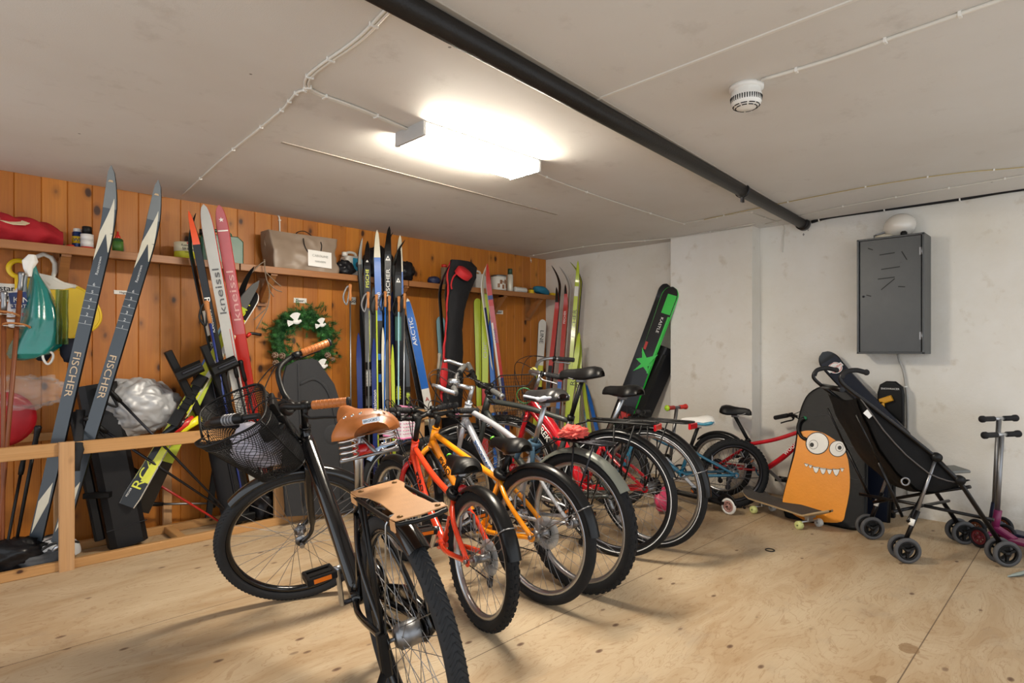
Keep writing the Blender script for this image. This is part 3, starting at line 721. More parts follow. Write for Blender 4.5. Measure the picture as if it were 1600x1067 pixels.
def extras1(B):
    e=B['e']; so=B['so']; sad=sub(e,'saddle')
    for s in (-1,1):
        mb=MB(); c=so+V((-.085,s*.06,-.092)); pts=[c+V((math.cos(k*.52)*.026,math.sin(k*.52)*.026,.080*k/58)) for k in range(59)]
        mb.tube(pts,.0032,6); mb.build('saddle_spring',CHR,sad)
    mb=MB(); mb.tube([so+V((-.085,-.09,-.094)),so+V((-.085,.09,-.094))],.005,8); mb.tube([so+V((-.085,-.02,-.094)),so+V((.05,-.0,-.03))],.006,8); mb.build('spring_bar',STL,sad)
    mb=MB(); mb.bar(so+V((-.140,-.026,.016)),so+V((-.140,.026,.016)),.002,.013,up=(0,0,1),bev=.0); b=mb.build('saddle_badge',mat('steel_badge','#b9bec4',.3,.9,.1),sad)
    text('BROOKS',so+V((-.1415,.024,.0125)),(0,-1,0),(0,0,1),.0105,mat('badge_ink','#22252c',.5),b,name='badge_lettering',ext=.0004)
    for s in (-1,1):
        for q in range(3): mb=MB(); mb.lathe([(0,.003),(.005,.002),(.006,-.001)],so+V((-.118+q*.012,s*(.022+q*.02),.0385-.0035*q)),(0,s*.3,1),8); mb.build('saddle_rivet',CHR,sad)
    mb=MB(); mb.lathe([(0,.012),(.016,.010),(.022,0),(.022,-.02),(0,-.02)],B['sp']+V((-.035,0,-.055)),(-1,0,-.1),18,sx=1.5,ref=(0,1,0)); mb.build('rear_lamp',REDP,e)
    # rear side loops of the frame down to the chain guard, chain guard disc
    mb=MB(); bb=B['bb']
    pts=[V((bb.x+math.cos(R_(a))*.125,-.058,bb.z+math.sin(R_(a))*.115)) for a in range(150,-120,-15)]+[V((bb.x-.12,-.058,bb.z-.105)),V((bb.x-.3,-.058,bb.z-.05)),V((.02,-.058,B['rh'].z-.05)),V((-.04,-.058,B['rh'].z-.0)),V((.02,-.058,B['rh'].z+.05)),V((bb.x-.3,-.058,bb.z+.12))]
    n=len(pts); c=sum(pts,V())/n
    mb.plate([p+V((0,-.018,0)) for p in pts],(0,1,0),.004); mb.tube([p for p in pts],.009,8,closed=True)
    mb.build('chain_guard',GBLK,e)
    # dynamo lamp bracket / head lamp and fork decal
    mb=MB(); Ms=B['Ms']; bc=B['bc']
    mb.tube(arc([bc+V((.02,.02,0)),bc+V((.10,.02,-.02)),bc+V((.15,.0,-.05))],4),.008,8); mb.bar(bc+V((.05,-.06,-.015)),bc+V((.05,.06,-.015)),.03,.05,bev=.006); mb.bar(bc+V((.0,-.03,.012)),bc+V((.08,-.03,.012)),.035,.02,bev=.004)
    mb.xf(Ms).build('basket_bracket',BLK,e)
    mb=MB(); mb.lathe([(0,.05),(.03,.045),(.034,.02),(.028,-.02),(.012,-.045),(0,-.05)],bc+V((.09,.075,-.03)),(1,0,-.1),18); mb.xf(Ms).build('head_lamp',BLK,e)
    # basket
    Wt,Dt,Wb,Db,h=.19,.275,.15,.20,.27
    c0=bc+V((.07,0,.075))
    def per(u):
        # rounded rectangle perimeter, x 0..1 (depth), y -1..1
        a=2*PI*u; cx,sy=math.cos(a),math.sin(a); p=.55
        return (abs(cx)**p*(1 if cx>0 else -1),abs(sy)**p*(1 if sy>0 else -1))
    def pt(u,v):
        X,Yy=per(u); k=v; W=Wt*(1-k)+Wb*k; D=(Dt*(1-k)+Db*k)/2; x=Dt/2+X*D-(.02*k)-.22*h*k; dip=.045*math.exp(-((X+1)**2)*2.0)*(1-k)*0
        z=-h*k+ (.03*(1-k) if X<-.7 else 0)*0 - (.05*(1-k)*max(0,(1-abs(Yy)*1.6)) if X>.7 else 0)
        return c0+V((x,Yy*W,z))
    mb=MB()
    nu,nv=120,30
    for i in range(nu):
        for sgn in (1,-1):
            pts=[pt(((i+sgn*v*.0)/nu+sgn*.115*v/nv)%1,v/nv) for v in range(0,nv+1,3)]
            mb.tube(pts,.0013,4,cap=False)
    for j in range(9):
        for i in range(15):
            pass
    o=None
    # floor of the basket
    for i in range(-13,14):
        y=i/14*Wb; q=math.sqrt(max(0,1-abs(i/14)**3.6)); mb.tube([c0+V((Dt/2-Db/2*q-.02-.22*h,y,-h)),c0+V((Dt/2+Db/2*q-.02-.22*h,y,-h))],.0013,4,cap=False)
    for i in range(-9,10):
        x=i/10*Db/2; q=math.sqrt(max(0,1-abs(i/10)**3.6)); mb.tube([c0+V((Dt/2+x-.02-.22*h,-Wb*q,-h)),c0+V((Dt/2+x-.02-.22*h,Wb*q,-h))],.0013,4,cap=False)
    bk=mb.xf(Ms).build('front_basket',mat('black_wire','#1b1b1c',.4,.5,.1),e)
    mb=MB()
    for v,r in ((0,.0048),(.12,.003),(1,.0035)): mb.tube([pt(k/60,v) for k in range(60)],r,8,closed=True)
    for u in (0,.13,.37,.5,.63,.87): mb.tube([pt(u,v/8) for v in range(9)],.0032,6)
    mb.xf(Ms).build('basket_rim',BLK,bk)
    mb=MB(); mb.bar(pt(.5,.05)+V((-.015,-.05,-.03)),pt(.5,.05)+V((-.015,.05,-.03)),.02,.07,bev=.005); mb.bar(pt(.5,.4)+V((-.008,0,.05)),pt(.5,.4)+V((-.008,0,-.12)),.04,.016,up=(1,0,0),bev=.004); mb.xf(Ms).build('basket_mount',BLK,bk)
    # things in the basket: combination cable lock and a crumpled pale cloth
    return c0,Ms,Dt,h,Wt
c0,Ms1,Dt,bh,bWt=extras1(B1)
bpy.context.view_layer.update()
W1=B1['e'].matrix_world.copy()
def w1(p): return W1@(Ms1@p)
mb=MB(); L=[w1(c0+V(p)) for p in ((.02,.16,.02),(.10,.12,.025),(.2,.05,.02),(.235,-.02,-.02),(.16,-.08,-.10),(.10,-.10,-.18),(.13,.0,-.22),(.2,.08,-.2))]
c=L[3].copy(); e=thing('cable_lock',c,'black combination cable lock lying over the wire basket','lock')
mb.tube([p-c for p in arc(L,8)],.011,10); mb.build('lock_cable',mat('black_vinyl','#19191b',.35,0,.1),e)
mb=MB(); a=L[1]-c;b=L[2]-c; d=(b-a).normalized(); mb.tube([a-d*.03,a-d*.02,b-d*.01,b],[.014,.020,.019,.014],14); hh=mb.build('lock_head',BLK,e)
mb=MB()
for k in range(4): mb.ring(a+d*(.012+k*.014),d,.0205,[(0,-.005),(.0016,-.004),(.0016,.004),(0,.005)],20,False)
mb.build('lock_dials',mat('dial_grey','#77787c',.4,.3,.2,300),hh)
def blob(name,c,sc,m,label,cat,seed=1,n=40,amp=.18,freq=2.2,fold=.1,group=None,parent=None,rot=None,flatb=True):
    from mathutils import noise as N
    mb=MB()
    vs=[]
    def f(u,v):
        a=2*PI*u; b=PI*v; d=V((math.sin(b)*math.cos(a),math.sin(b)*math.sin(a),math.cos(b)))
        q=d*freq+V((seed*7.1,seed*3.3,seed)); k=1+amp*N.noise(q)*1.4+fold*(abs(N.noise(q*2.3))*2-.5)+fold*.5*(abs(N.noise(q*5.1))*2-.5)
        p=V((d.x*sc[0],d.y*sc[1],d.z*sc[2]))*k
        if flatb and p.z<-sc[2]*.75: p.z=-sc[2]*.75
        return p
    mb.grid(f,n,n//2,True,closeu=True)
    if rot: mb.xf(rot)
    if parent is not None:
        mb.xf(Matrix.Translation(V(c))); return mb.build(name,m,parent)
    mb.xf(Matrix.Translation(V(c))); return one(name,mb,m,label,cat,group)
CLOTHP=mat('pale_lilac_cloth','#cfcbd8',.85,0,.08,12,.3,60)
blob('cloth',w1(c0+V((.12,.0,-bh+.085))),(.095,.12,.095),CLOTHP,'crumpled pale cloth in the bottom of the wire basket','cloth',3,48,.2,1.8,.16)
# text on the fork-side frame tube
mb=MB(); hb=B1['hb']; dd=(B1['bb']-hb).normalized(); 
# 2 red kids bike
ORED=paint('orange_red_paint','#e8401c'); CRIM=paint('crimson_paint','#c4141c'); ORG=paint('orange_paint','#f2960c')
SIL=mat('silver_paint','#c6cad2',.25,.45,.05,coat=.5); DKG=mat('dark_grey_paint','#2f3331',.4,.2,.08); BLUP=paint('petrol_blue_paint','#1d5f7c'); REDW=paint('bright_red_paint','#c81423')
GRND=mat('green_badge','#5fc01e',.4,0,.05); INK=mat('black_ink','#141414',.5,0,0); INKW=mat('white_ink','#f0efea',.5,0,0)
BLKP=mat('semi_black_fender','#0f0f10',.3,0,.1,coat=.1)
GRYF=mat('grey_green_fender','#6b6e66',.35,.1,.1)
B2=bike('bicycle',(1.646,1.83,0),R_(76),R_(0),R_(12),dict(R=.285,tw=.026,wb=.93,ha=69,headlen=.10,forklen=.335,frame='diamond',fmat=ORED,tr=.015,tt=.86,ttb=(0,0,-.035),dtb=(.02,0,-.01),forkmat=CRIM,
  cs=.36,bbz=.25,seat_top=(.235,.52),postlen=.10,postmat=BLK,tread='knob',disc='guard',text=('PYRO',.045,INK,.12),bar='flat',bw=.25,rise=.03,stemh=.13,stemx=.03,
  saddle=dict(m=BLK,L=.24,W=.075,tilt=.05,dot=GRND),rf=(50,165,BLKP,STL),ff=(65,165,BLKP,STL),cr=.06,cl=.13,ca=-.9,spokes=28,shift=True,cables=4,ssr=.75,csr=.8),'orange-red child bicycle with black saddle and silver spoke guard')
B3=bike('bicycle',(2.0,1.82,0),R_(91),R_(-1),R_(-8),dict(R=.31,tw=.024,wb=.98,ha=69,headlen=.10,forklen=.36,frame='diamond',fmat=ORG,tr=.0155,tt=.86,ttb=(0,0,-.02),
  cs=.385,bbz=.26,seat_top=(.25,.56),postlen=.11,postmat=BLK,tread=None,disc='guard',text=('PYRO',.045,INK,.12),bar='flat',bw=.28,rise=.02,stemh=.06,stemx=.06,
  saddle=dict(m=BLK,L=.24,W=.075,tilt=.05,dot=GRND),rf=(50,170,BLKP,STL),ff=(65,165,BLKP,STL),cr=.065,cl=.14,ca=-.9,spokes=32,shift=True,cables=4,ssr=.75,csr=.8),'orange youth bicycle with black saddle, between the red child bike and silver bike')
B4=bike('bicycle',(2.225,1.776,0),R_(88),R_(0),R_(48),dict(R=.335,tw=.028,wb=1.06,ha=71,headlen=.12,forklen=.43,frame='diamond',fmat=SIL,forkmat=SIL,tr=.0165,tt=.9,
  cs=.43,bbz=.29,seat_top=(.30,.66),postlen=.24,postmat=ALU,horns=True,tread='knob',bar='flat',bw=.28,rise=.03,stemh=.10,stemx=.10,stemmat=ALU,barmat=ALU,gripmat=mat('grey_grip','#4b4b4a',.6,0,.1),
  saddle=dict(m=mat('saddle_black_sheen','#2a2a2b',.3,0,.1),L=.27,W=.082,m2=mat('saddle_grey','#b4bac4',.4,0,.05)),rf=(40,146,GRYF,None),rack=dict(dz=.055,x0=.12,x1=-.2,w=.055,m=DST),cr=.085,ca=-.6,shift=True,text=('SHOCKWAVE',.032,mat('blue_decal','#2d5f9c',.4),.16),ssr=.6),'silver mountain bicycle with blue decals and rear rack, knobbly tyres')
B5=bike('bicycle',(2.76,1.93,0),R_(102),R_(1),R_(58),dict(R=.35,tw=.021,wb=1.09,ha=71,headlen=.13,forklen=.43,frame='diamond',fmat=DKG,tr=.018,tt=.96,ttr=.95,
  cs=.44,bbz=.285,seat_top=(.28,.76),postlen=.235,postmat=BLK,stripe=True,bar='flat',bw=.31,rise=.02,stemh=.07,stemx=.09,gripmat=mat('grey_grip','#4b4b4a',.6,0,.1),ringend=ALU,
  saddle=dict(m=BLK,L=.28,W=.078,tilt=-.03),rf=(10,158,BLKP,None),ff=(50,190,BLKP,STL),rack=dict(dz=.06,x0=.14,x1=-.24,w=.06,m=BLK,r=.006,refl=True),cr=.09,ca=.2,shift=True,rimmat=DST),'dark grey trekking bicycle with black saddle and black rear rack')
B6=bike('bicycle',(3.03,1.88,0),R_(94),R_(0),R_(30),dict(R=.35,tw=.022,wb=1.12,ha=69,headlen=.14,forklen=.43,frame='step',fmat=REDW,tr=.0175,dt=2.0,second=True,dtb=(-.02,0,-.02),
  cs=.46,bbz=.285,seat_top=(.31,.60),postlen=.30,postmat=ALU,stripe=True,bar='city',bw=.29,rise=.05,stemh=.14,stemx=.03,stemmat=ALU,barmat=ALU,levbl=ALU,
  saddle=dict(m=BLK,L=.26,W=.098,tilt=.02),rf=(10,180,BLKP,STL),ff=(50,190,BLKP,STL),rack=dict(dz=.05,x0=.14,x1=-.26,w=.06,m=BLK,r=.005,refl=True),cr=.085,ca=.9,derail=False,hubr=.03,text=('TREK',.06,INKW,.14)),'red step-through city bicycle with silver bars, furthest in the main row')
B7=bike('bicycle',(4.22,1.92,0),hd(-.68,.74),R_(2),R_(-20),dict(R=.255,tw=.026,wb=.86,ha=68,headlen=.09,forklen=.30,frame='diamond',fmat=BLUP,tr=.015,tt=.8,ttb=(0,0,-.03),
  cs=.38,bbz=.25,seat_top=(.31,.45),postlen=.16,postmat=BLK,tread='knob',bar='flat',bw=.27,rise=.03,stemh=.06,stemx=.04,rimmat=DST,
  saddle=dict(m=mat('white_saddle','#e9e6e0',.45,0,.04),L=.25,W=.075,m2=mat('saddle_teal','#3c8aa6',.35,0,.05)),cr=.055,cl=.13,ca=.8,spokes=28,cables=3,shift=True,ssr=.7,csr=.75),'small blue child bicycle with white saddle by the white column')
B8=bike('bicycle',(4.50,2.15,0),R_(-86),R_(0),R_(62),dict(R=.25,tw=.022,wb=.80,ha=69,headlen=.09,forklen=.31,frame='diamond',fmat=REDW,tr=.015,dt=1.35,tt=.88,ttb=(0,0,-.03),
  cs=.34,bbz=.25,seat_top=(.22,.46),postlen=.215,postmat=BLK,bar='flat',bw=.27,rise=.04,stemh=.06,stemx=.05,stemmat=WHT,
  saddle=dict(m=BLK,L=.24,W=.07,tilt=0),rf=(55,135,BLKP,None),cr=.05,cl=.12,ca=2.4,spokes=28,cables=3,text=('woom',.055,INKW,.22,-1),text_rev=True,ssr=.6,ringmat=BLUP),'small bright red child bicycle standing behind the skateboard')
# ------------------------------------------------ shelf and rails on the pine wall
SY=YW-.25; SZ=1.74
e=thing('wall_shelf',(1.9,YW-.12,SZ),'long brown pine shelf running the whole length of the pine wall','shelf')
def lb(a,b): return rel(e,a),rel(e,b)
mb=MB()
for a,b in ((-1.4,1.50),(1.51,2.86),(2.87,4.76)):
    mb.box(rel(e,(a,SY+.02,SZ-.022)),rel(e,(b,YW-.002,SZ)))
mb.build('shelf_board',SHELFW,e)
mb=MB()
for a,b,dz in ((-1.4,1.50,0),(1.51,2.86,.0),(2.87,4.76,0)):
    mb.bar(rel(e,(a,SY+.009,SZ-.022+dz)),rel(e,(b,SY+.009,SZ-.022+dz)),.02,.046,bev=.002)
mb.build('shelf_edge',SHELFW,e)
for px in (102,425,650,852):
    X=atY(px,430,SY+.06).x
    if px>600: X={650:2.86,852:4.02}[px]
    mb=MB(); 
    mb.bar(rel(e,(X,YW-.012,SZ-.022)),rel(e,(X,YW-.012,SZ-.26)),.07,.024,up=(0,1,0)); 
    mb.bar(rel(e,(X,SY+.045,SZ-.035)),rel(e,(X,YW-.03,SZ-.22)),.045,.05,up=(0,0,1)); mb.bar(rel(e,(X,SY+.02,SZ-.04)),rel(e,(X,YW,SZ-.04)),.045,.036,up=(0,0,1))
    mb.build('shelf_bracket',SHELFW,e)
mb=MB(); X=4.55
mb.bar(rel(e,(X,YW-.012,SZ-.022)),rel(e,(X,YW-.012,SZ-.26)),.07,.024,up=(0,1,0)); mb.bar(rel(e,(X,SY+.045,SZ-.035)),rel(e,(X,YW-.03,SZ-.22)),.045,.05,up=(0,0,1)); mb.build('shelf_bracket',SHELFW,e)
RY=3.85
e=thing('timber_rail',(2,RY+.1,0),'pale timber floor frame with a waist-high rail in front of the pine wall','rail')
def part(n,a,b,w,h,up=(0,0,1),m=RAILW,bev=.003):
    mb=MB(); mb.bar(rel(e,a),rel(e,b),w,h,up,bev); mb.build(n,m,e)
part('front_sill',(-1.4,RY+.018,.024),(4.7,RY+.018,.024),.036,.048)
part('rear_sill',(-1.4,YW-.14,.024),(4.7,YW-.14,.024),.036,.048)
for x0,x1 in ((-1.4,1.72),(1.75,4.7)): part('top_rail',(x0,RY+.018,.635),(x1,RY+.018,.635),.03,.07)
part('rear_rail',(-1.4,YW-.03,.66),(.55,YW-.03,.66),.03,.045)
for X in (.535,1.69,2.85,4.0): part('post',(X,RY-.006 if X<1 else RY+.05,0),(X,RY-.006 if X<1 else RY+.05,.68 if X>1 else .675),.066,.03,(0,1,0),RAILZ)
for X in (1.1,2.3,3.4): part('cross_piece',(X,RY+.036,.024),(X,YW-.16,.024),.045,.04)
for X in (.56,1.12): part('rail_post_rear',(X,YW-.055,0),(X,YW-.055,.67),.05,.03,(0,1,0),RAILZ)
# ------------------------------------------------ skis
def ski(name,A,B,w,f,bands,label,cat='ski',group=None,edge=None,back=None,curl=.09,cl=.26,tip='point',alpine=False,th=.014,build=True,tailcut=.01,waist=.62):
    A=V(A);B=V(B); L=(B-A).length; d=(B-A)/L; f=V(f); f=(f-d*f.dot(d)).normalized(); side=d.cross(f)
    def hw(s):
        u=s/L
        if alpine:
            k=waist+(1-waist)*(abs(u-.42)/.5)**1.7 if u<.92 else 1*1.0
            k=min(k,1)
            e_=L-s
            rt=w*.62
            if e_<rt*1.0: k=k*math.sqrt(max(0.0,1-((rt-e_)/rt)**2))
            if s<tailcut*3: k*=.86+.14*(s/(tailcut*3))
            return max(w/2*k,.001)
        e_=L-s; k=.93+.07*u
        if e_<.2: 
            q=e_/.2; k*= (q**.42 if tip=='point' else math.sqrt(max(0,1-(1-q)**2.6)))
        return max(w/2*k,.0015)
    def cu(s): 
        e_=L-s; return curl*((cl-e_)/cl)**2 if e_<cl else 0
    def thk(s):
        u=s/L; return .003+(th-.003)*max(0,1-abs(u-.42)/.58)**.7
    cz0=cu(L)
    def P(s,y,h=0):
        # straight line A->B is the chord; the curl bends the tip towards f
        k=cu(s); return d*s+side*y+f*(k-0*cz0+h)
    cuts=sorted(set([0,L]+[L*i/26 for i in range(27)]+[L-cl*i/10 for i in range(11)]+[L-w*.62*i/8 for i in range(9) if alpine]+[b*L for a,b,_ in bands]+[a*L for a,b,_ in bands]))
    cuts=[c for i,c in enumerate(cuts) if i==0 or c-cuts[i-1]>1e-4]
    edge=edge or BLK; back=back or edge
    mb=MB(); vs=[]
    for s in cuts:
        h=hw(s); t=thk(s); 
        vs+=[P(s,-h,0),P(s,-h*.9,t),P(s,h*.9,t),P(s,h,0)]
    base_=len(mb.v); mb.v+=vs
    for i in range(len(cuts)-1):
        mid=(cuts[i]+cuts[i+1])/2/L; mt=edge
        for a,b,m in bands:
            if a<=mid<=b: mt=m
        o=i*4
        for k,(mm,q) in enumerate(((edge,(0,1)),(mt,(1,2)),(edge,(2,3)),(back,(3,0)))):
            mb.use(mm); mb.f.append([o+q[0],o+q[1],o+4+q[1],o+4+q[0]]); mb.mi.append(mb.cur); mb.sm.append(False)
    n=len(cuts)-1; mb.use(edge); mb.f.append([0,3,2,1]); mb.f.append([n*4,n*4+1,n*4+2,n*4+3]); mb.mi+=[mb.cur]*2; mb.sm+=[False]*2
    o=mb.build(name,None); o.location=A; tag(o,label,cat,group)
    # tidy normals so the top sheet faces out whichever way f points
    K=dict(o=o,P=P,hw=hw,thk=thk,L=L,d=d,side=side,f=f,w=w)
    return K
def strip(K,s0,s1,ylo,yhi,m,name='graphic',n=16,h=.0008):
    L=K['L']; mb=MB(); vs=[]
    for i in range(n+1):
        s=(s0+(s1-s0)*i/n)*L; t=K['thk'](s)+h; q=i/n; W=K['hw'](s)*.9
        a,b=(ylo(q) if callable(ylo) else ylo)*W,(yhi(q) if callable(yhi) else yhi)*W
        vs+=[K['P'](s,a,t),K['P'](s,b,t),K['P'](s,a,t-.001),K['P'](s,b,t-.001)]
    fs=[(4*i,4*i+1,4*i+5,4*i+4) for i in range(n)]+[(4*i,4*i+4,4*i+6,4*i+2) for i in range(n)]+[(4*i+1,4*i+3,4*i+7,4*i+5) for i in range(n)]
    mb.add(vs,fs); return mb.build(name,m,K['o'])
def sktext(K,s,t,size,m,up=True,y=0,st=1,name='lettering'):
    # lettering along the ski: up=True reads from the tail to the tip
    L=K['L']; ln=len(t)*size*.62*st*(1 if up else -1); z=max(K['thk'](s*L),K['thk'](min(L,max(0,s*L+ln))))+.0012; xd=K['d'] if up else -K['d']; n=K['f']; u=n.cross(xd)
    o=K['P'](s*L,y*K['w']/2,z)-u*size*.35
    return text(t,o,xd,u,size,m,K['o'],name,ext=.0006,stretch=st)
def binding(K,s,m,m2,Ln=.22,w=.05,h=.03,name='binding'):
    L=K['L']; c=s*L; mb=MB().use(m); t=K['thk'](c); u=K['f']; z0=K['P'](c,0,t)
    d=K['d']; sd=K['side']
    mb.bar(z0-d*Ln/2+u*h*.2,z0+d*Ln/2+u*h*.2,w*.7,h*.4,u,bev=.003)
    mb.use(m2).bar(z0+d*(Ln*.28)+u*h*.5,z0+d*(Ln*.5)+u*h*.5,w,h,u,bev=.006)
    mb.bar(z0-d*(Ln*.5)+u*h*.6,z0-d*(Ln*.22)+u*h*.6,w*.95,h*1.2,u,bev=.006)
    mb.use(m); 
    for q in range(4): mb.bar(z0-d*(Ln*.15-q*Ln*.1)+u*h*.45-sd*w*.4,z0-d*(Ln*.15-q*Ln*.1)+u*h*.45+sd*w*.4,.008,.012,u)
    return mb.build(name,None,K['o'])
def pole(A,B,m,label,grip=None,basket=True,strap=True,r=.0075,group=None,gl=.14,top=None,gr=.0135,name='ski_pole'):
    A=V(A);B=V(B); d=(B-A).normalized(); L=(B-A).length
    e=bpy.data.objects.new(name,None); col.objects.link(e); e.location=A; tag(e,label,'ski pole',group)
    mb=MB(); mb.tube([V((0,0,0)),d*.03,d*L*.5,d*(L-gl)],[.002,r*.8,r,r],10); mb.build('shaft',m,e)
    g=MB().use(grip or BLK); g.lathe([(0,-.004),(gr*.9,0),(gr,gl*.25),(gr*.85,gl*.5),(gr*1.1,gl*.8),(gr*1.3,gl*.93),(gr*.9,gl*1.0),(0,gl*1.02)],d*(L-gl),d,14); g.build('pole_grip',None,e)
    if strap:
        x=d.cross(V((0,1,0))).normalized(); P=d*L; mb=MB()
        mb.tube(arc([P-d*.01,P+x*.03-d*.03,P+x*.055-d*.10,P+x*.03-d*.15,P+x*.012-d*.09,P-d*.015],6),.007,6,flat=.25); mb.build('wrist_strap',top or BLK,e)
    if basket:
        mb=MB(); mb.lathe([(.006,.0),(.03,.006),(.032,.010),(.007,.02)],d*.06,d,16); mb.build('pole_basket',BLK,e)
    return e
def at2(px,py,Y,z=None):
    p=atY(px,py,Y)
    if z is not None: p=V((p.x,Y,z))
    return p
FD=V((-.35,-1,0))
# materials for skis
M_=lambda n,c,r=.3,**k: mat(n,c,r,0,.08,coat=.3,**k)
SKG=M_('ski_slate_blue','#333c45',.35); SKGD=M_('ski_grey_tip','#6f7372',.35); CRM=M_('ski_cream','#d9d3bd'); SKB=M_('ski_black','#0b0b0d'); SKW=M_('ski_white','#dddcd6')
SKY=M_('ski_yellow','#d8dc2c'); SKLG=M_('ski_lime','#b7c93a'); SKO=M_('ski_orange','#e8562a'); SKR=M_('ski_red','#b3271f'); SKP=M_('ski_faded_red','#b4565a'); SKBL=M_('ski_blue','#1f62b8'); SKDB=M_('ski_navy','#1b2f73'); SKT=M_('ski_teal','#235c4f'); SKS=M_('ski_silver','#b4b3ad'); SKCY=M_('ski_pale_cyan','#9fd0de'); SKGR=M_('ski_grey','#5c5f60'); CORK=mat('cork','#b0733f',.7,0,.2,90)
GOLD=M_('gold_lettering','#cbb08c')
def fischer(tail,tip,Y0,Y1,label,grp):
    K=ski('touring_ski',at2(tail[0],tail[1],Y0,.03),atY(tip[0],tip[1],Y1),.074,(-.62,-1,.12),[(0,.985,SKG),(.90,1,SKGD)],label,group=grp,curl=.12,cl=.42,edge=SKB,back=BLK)
    strip(K,.765,.925,lambda q:-.98 if q<.45 else -.98+(q-.45)*2.9,lambda q:-.95+q*2.1 if q<.45 else .97-(q-.45)*.55,CRM,'cream_flash',30)
    strip(K,.79,.8375,lambda q:.85-.85*q,lambda q:.97,CRM,'cream_flash',8)
    strip(K,.07,.15,lambda q:-.8,lambda q:-.8+1.5*q,CRM,'cream_flash',10); strip(K,.15,.20,lambda q:-.8+1.5*q,lambda q:.7,CRM,'cream_flash',10)
    for i in range(6):
        s=.60+.0195*i; strip(K,s,s+.0012,-.98,.98,M_('ski_mark_grey','#9a9fa2'),'scale_line',1)
        sktext(K,s+.003,str(i+1),.02,INKW,up=False,y=.1,name='scale_number') if 0 else text(str(i+1),K['P'](s*K['L'],0,K['thk'](s*K['L'])+.001)+K['d']*.004+K['side']*.008*0,K['f'].cross(K['d'])*-1,K['d'],.024,M_('ski_mark_white','#cfd2d2'),K['o'],'scale_number',align='CENTER')
    sktext(K,.53,'FISCHER',.050,GOLD,up=False,st=1.35)
    sktext(K,.728,'Racecrown',.019,M_('ski_mark_white','#cfd2d2'),up=True,st=1.2)
    for sgn in (-1,1): pass
    mb=MB(); c=.965*K['L']; q=[K['P'](c,0,.006)+K['d']*.016,K['P'](c,0,.006)-K['side']*.014-K['d']*.006,K['P'](c,0,.006)+K['side']*.014-K['d']*.006]; mb.plate(q,K['f'],.001); mb.build('tip_emblem',GOLD,K['o'])
    return K
K1=fischer((48,880),(189,270),4.02,3.86,'old slate-grey ski with cream flash, left one of the old pair','old')
K2=fischer((82,888),(259,293),3.97,3.86,'old slate-grey ski with cream flash, right one of the old pair','old')
for K in (K1,K2):
    if 'group' in K['o']: K['o']['group']='pair of old slate-grey skis'
# left-middle group
z0=.03
K=ski('racing_ski',at2(392,700,4.05,.04),atY(297,330,3.93),.046,(-.5,-1,0),[(0,1,SKB),(.90,1,SKO)],'black ski with a bright orange tip leaning on the shelf',curl=.05)
sktext(K,.74,'R',.045,INKW,up=False,st=1.6); sktext(K,.70,'ROSSIGNOL',.022,INKW,up=False,st=1.3)
K=ski('racing_ski',at2(380,700,4.17,.04),atY(285,335,4.00),.044,(.9,-.8,0),[(0,1,SKB),(.62,.70,INKW)],'plain black ski with thin curved tip behind the orange-tipped one',curl=.08)
sktext(K,.60,'SALOMON',.03,INKW,up=False,st=1.3)
K=ski('alpine_ski',at2(408,760,4.02,.05),atY(318,319,3.90),.074,(-.6,-1,0),[(0,1,SKS)],'silver old ski beside the faded red one',curl=.0,cl=.2,tip='round',edge=SKR,back=SKB)
sktext(K,.665,'kneissl',.056,mat('dark_grey_ink','#5b5b5c'),up=True,st=2.0); strip(K,.1,.62,.55,.66,SKR,'red_line',8)
KR=ski('alpine_ski',at2(420,760,4.06,.05),atY(342,320,3.93),.074,(-.55,-1,0),[(0,1,SKR),(.60,1,SKP)],'faded red old ski with star near its tip',curl=.0,cl=.2,tip='round',edge=SKR,back=SKB)
sktext(KR,.64,'kneissl',.06,mat('pink_ink','#d9a9a5'),up=True,st=2.1); strip(KR,.92,.924,-.9,.9,INKW,'tip_line',1)
def star(K,s,r,m,name='star_mark'):
    c=K['P'](s*K['L'],0,K['thk'](s*K['L'])+.001); pts=[]
    for i in range(10):
        a=PI/2+i*PI/5; q=r if i%2==0 else r*.4; pts.append(c+K['d']*(math.sin(a)*q)+K['side']*(math.cos(a)*q))
    mb=MB(); mb.plate(pts,K['f'],.0007); mb.build(name,m,K['o'])
star(KR,.955,.016,INKW); 
# green-yellow RC4 slalom pair, leaning to the left
RC1=ski('alpine_ski',atY(198,790,3.98),atY(398,456,4.02),.105,(-.5,-1,.1),[(0,1,SKY),(0,.10,SKB),(.86,1,SKB)],'yellow and black slalom ski lying slantwise, tail down to the left',curl=.02,cl=.2,alpine=True,waist=.72,edge=SKW,back=SKB,th=.018)
strip(RC1,.02,.30,-.95,lambda q:-.15+.2*q,SKB,'black_panel',10); sktext(RC1,.065,'RC4',.075,SKY,up=True,y=-.1,st=1.35); sktext(RC1,.30,'143',.03,SKB,up=True,y=.5)
sktext(RC1,.03,'FISCHER',.014,INKW,up=True,y=-.5); sktext(RC1,.80,'FISCHER',.06,SKY,up=True,y=.0,st=1.3)
strip(RC1,.50,.80,.2,.95,SKW,'pale_panel',10); binding(RC1,.45,BLK,SKB,.34,.07,.05)
RC2=ski('alpine_ski',atY(222,800,4.05),atY(392,440,4.02),.085,(.25,-1,.5),[(0,1,SKLG),(.0,.2,SKB),(.88,1,SKGR)],'lime slalom ski hidden behind its yellow twin',curl=.13,cl=.35,edge=SKGR,back=SKB,th=.016)
ski('racing_ski',at2(325,760,4.2,.05),atY(382,415,4.05),.055,(.5,-1,.4),[(0,1,SKGR),(.86,1,SKB)],'slim dark ski tip rising behind the yellow slalom skis',curl=.08,cl=.25)
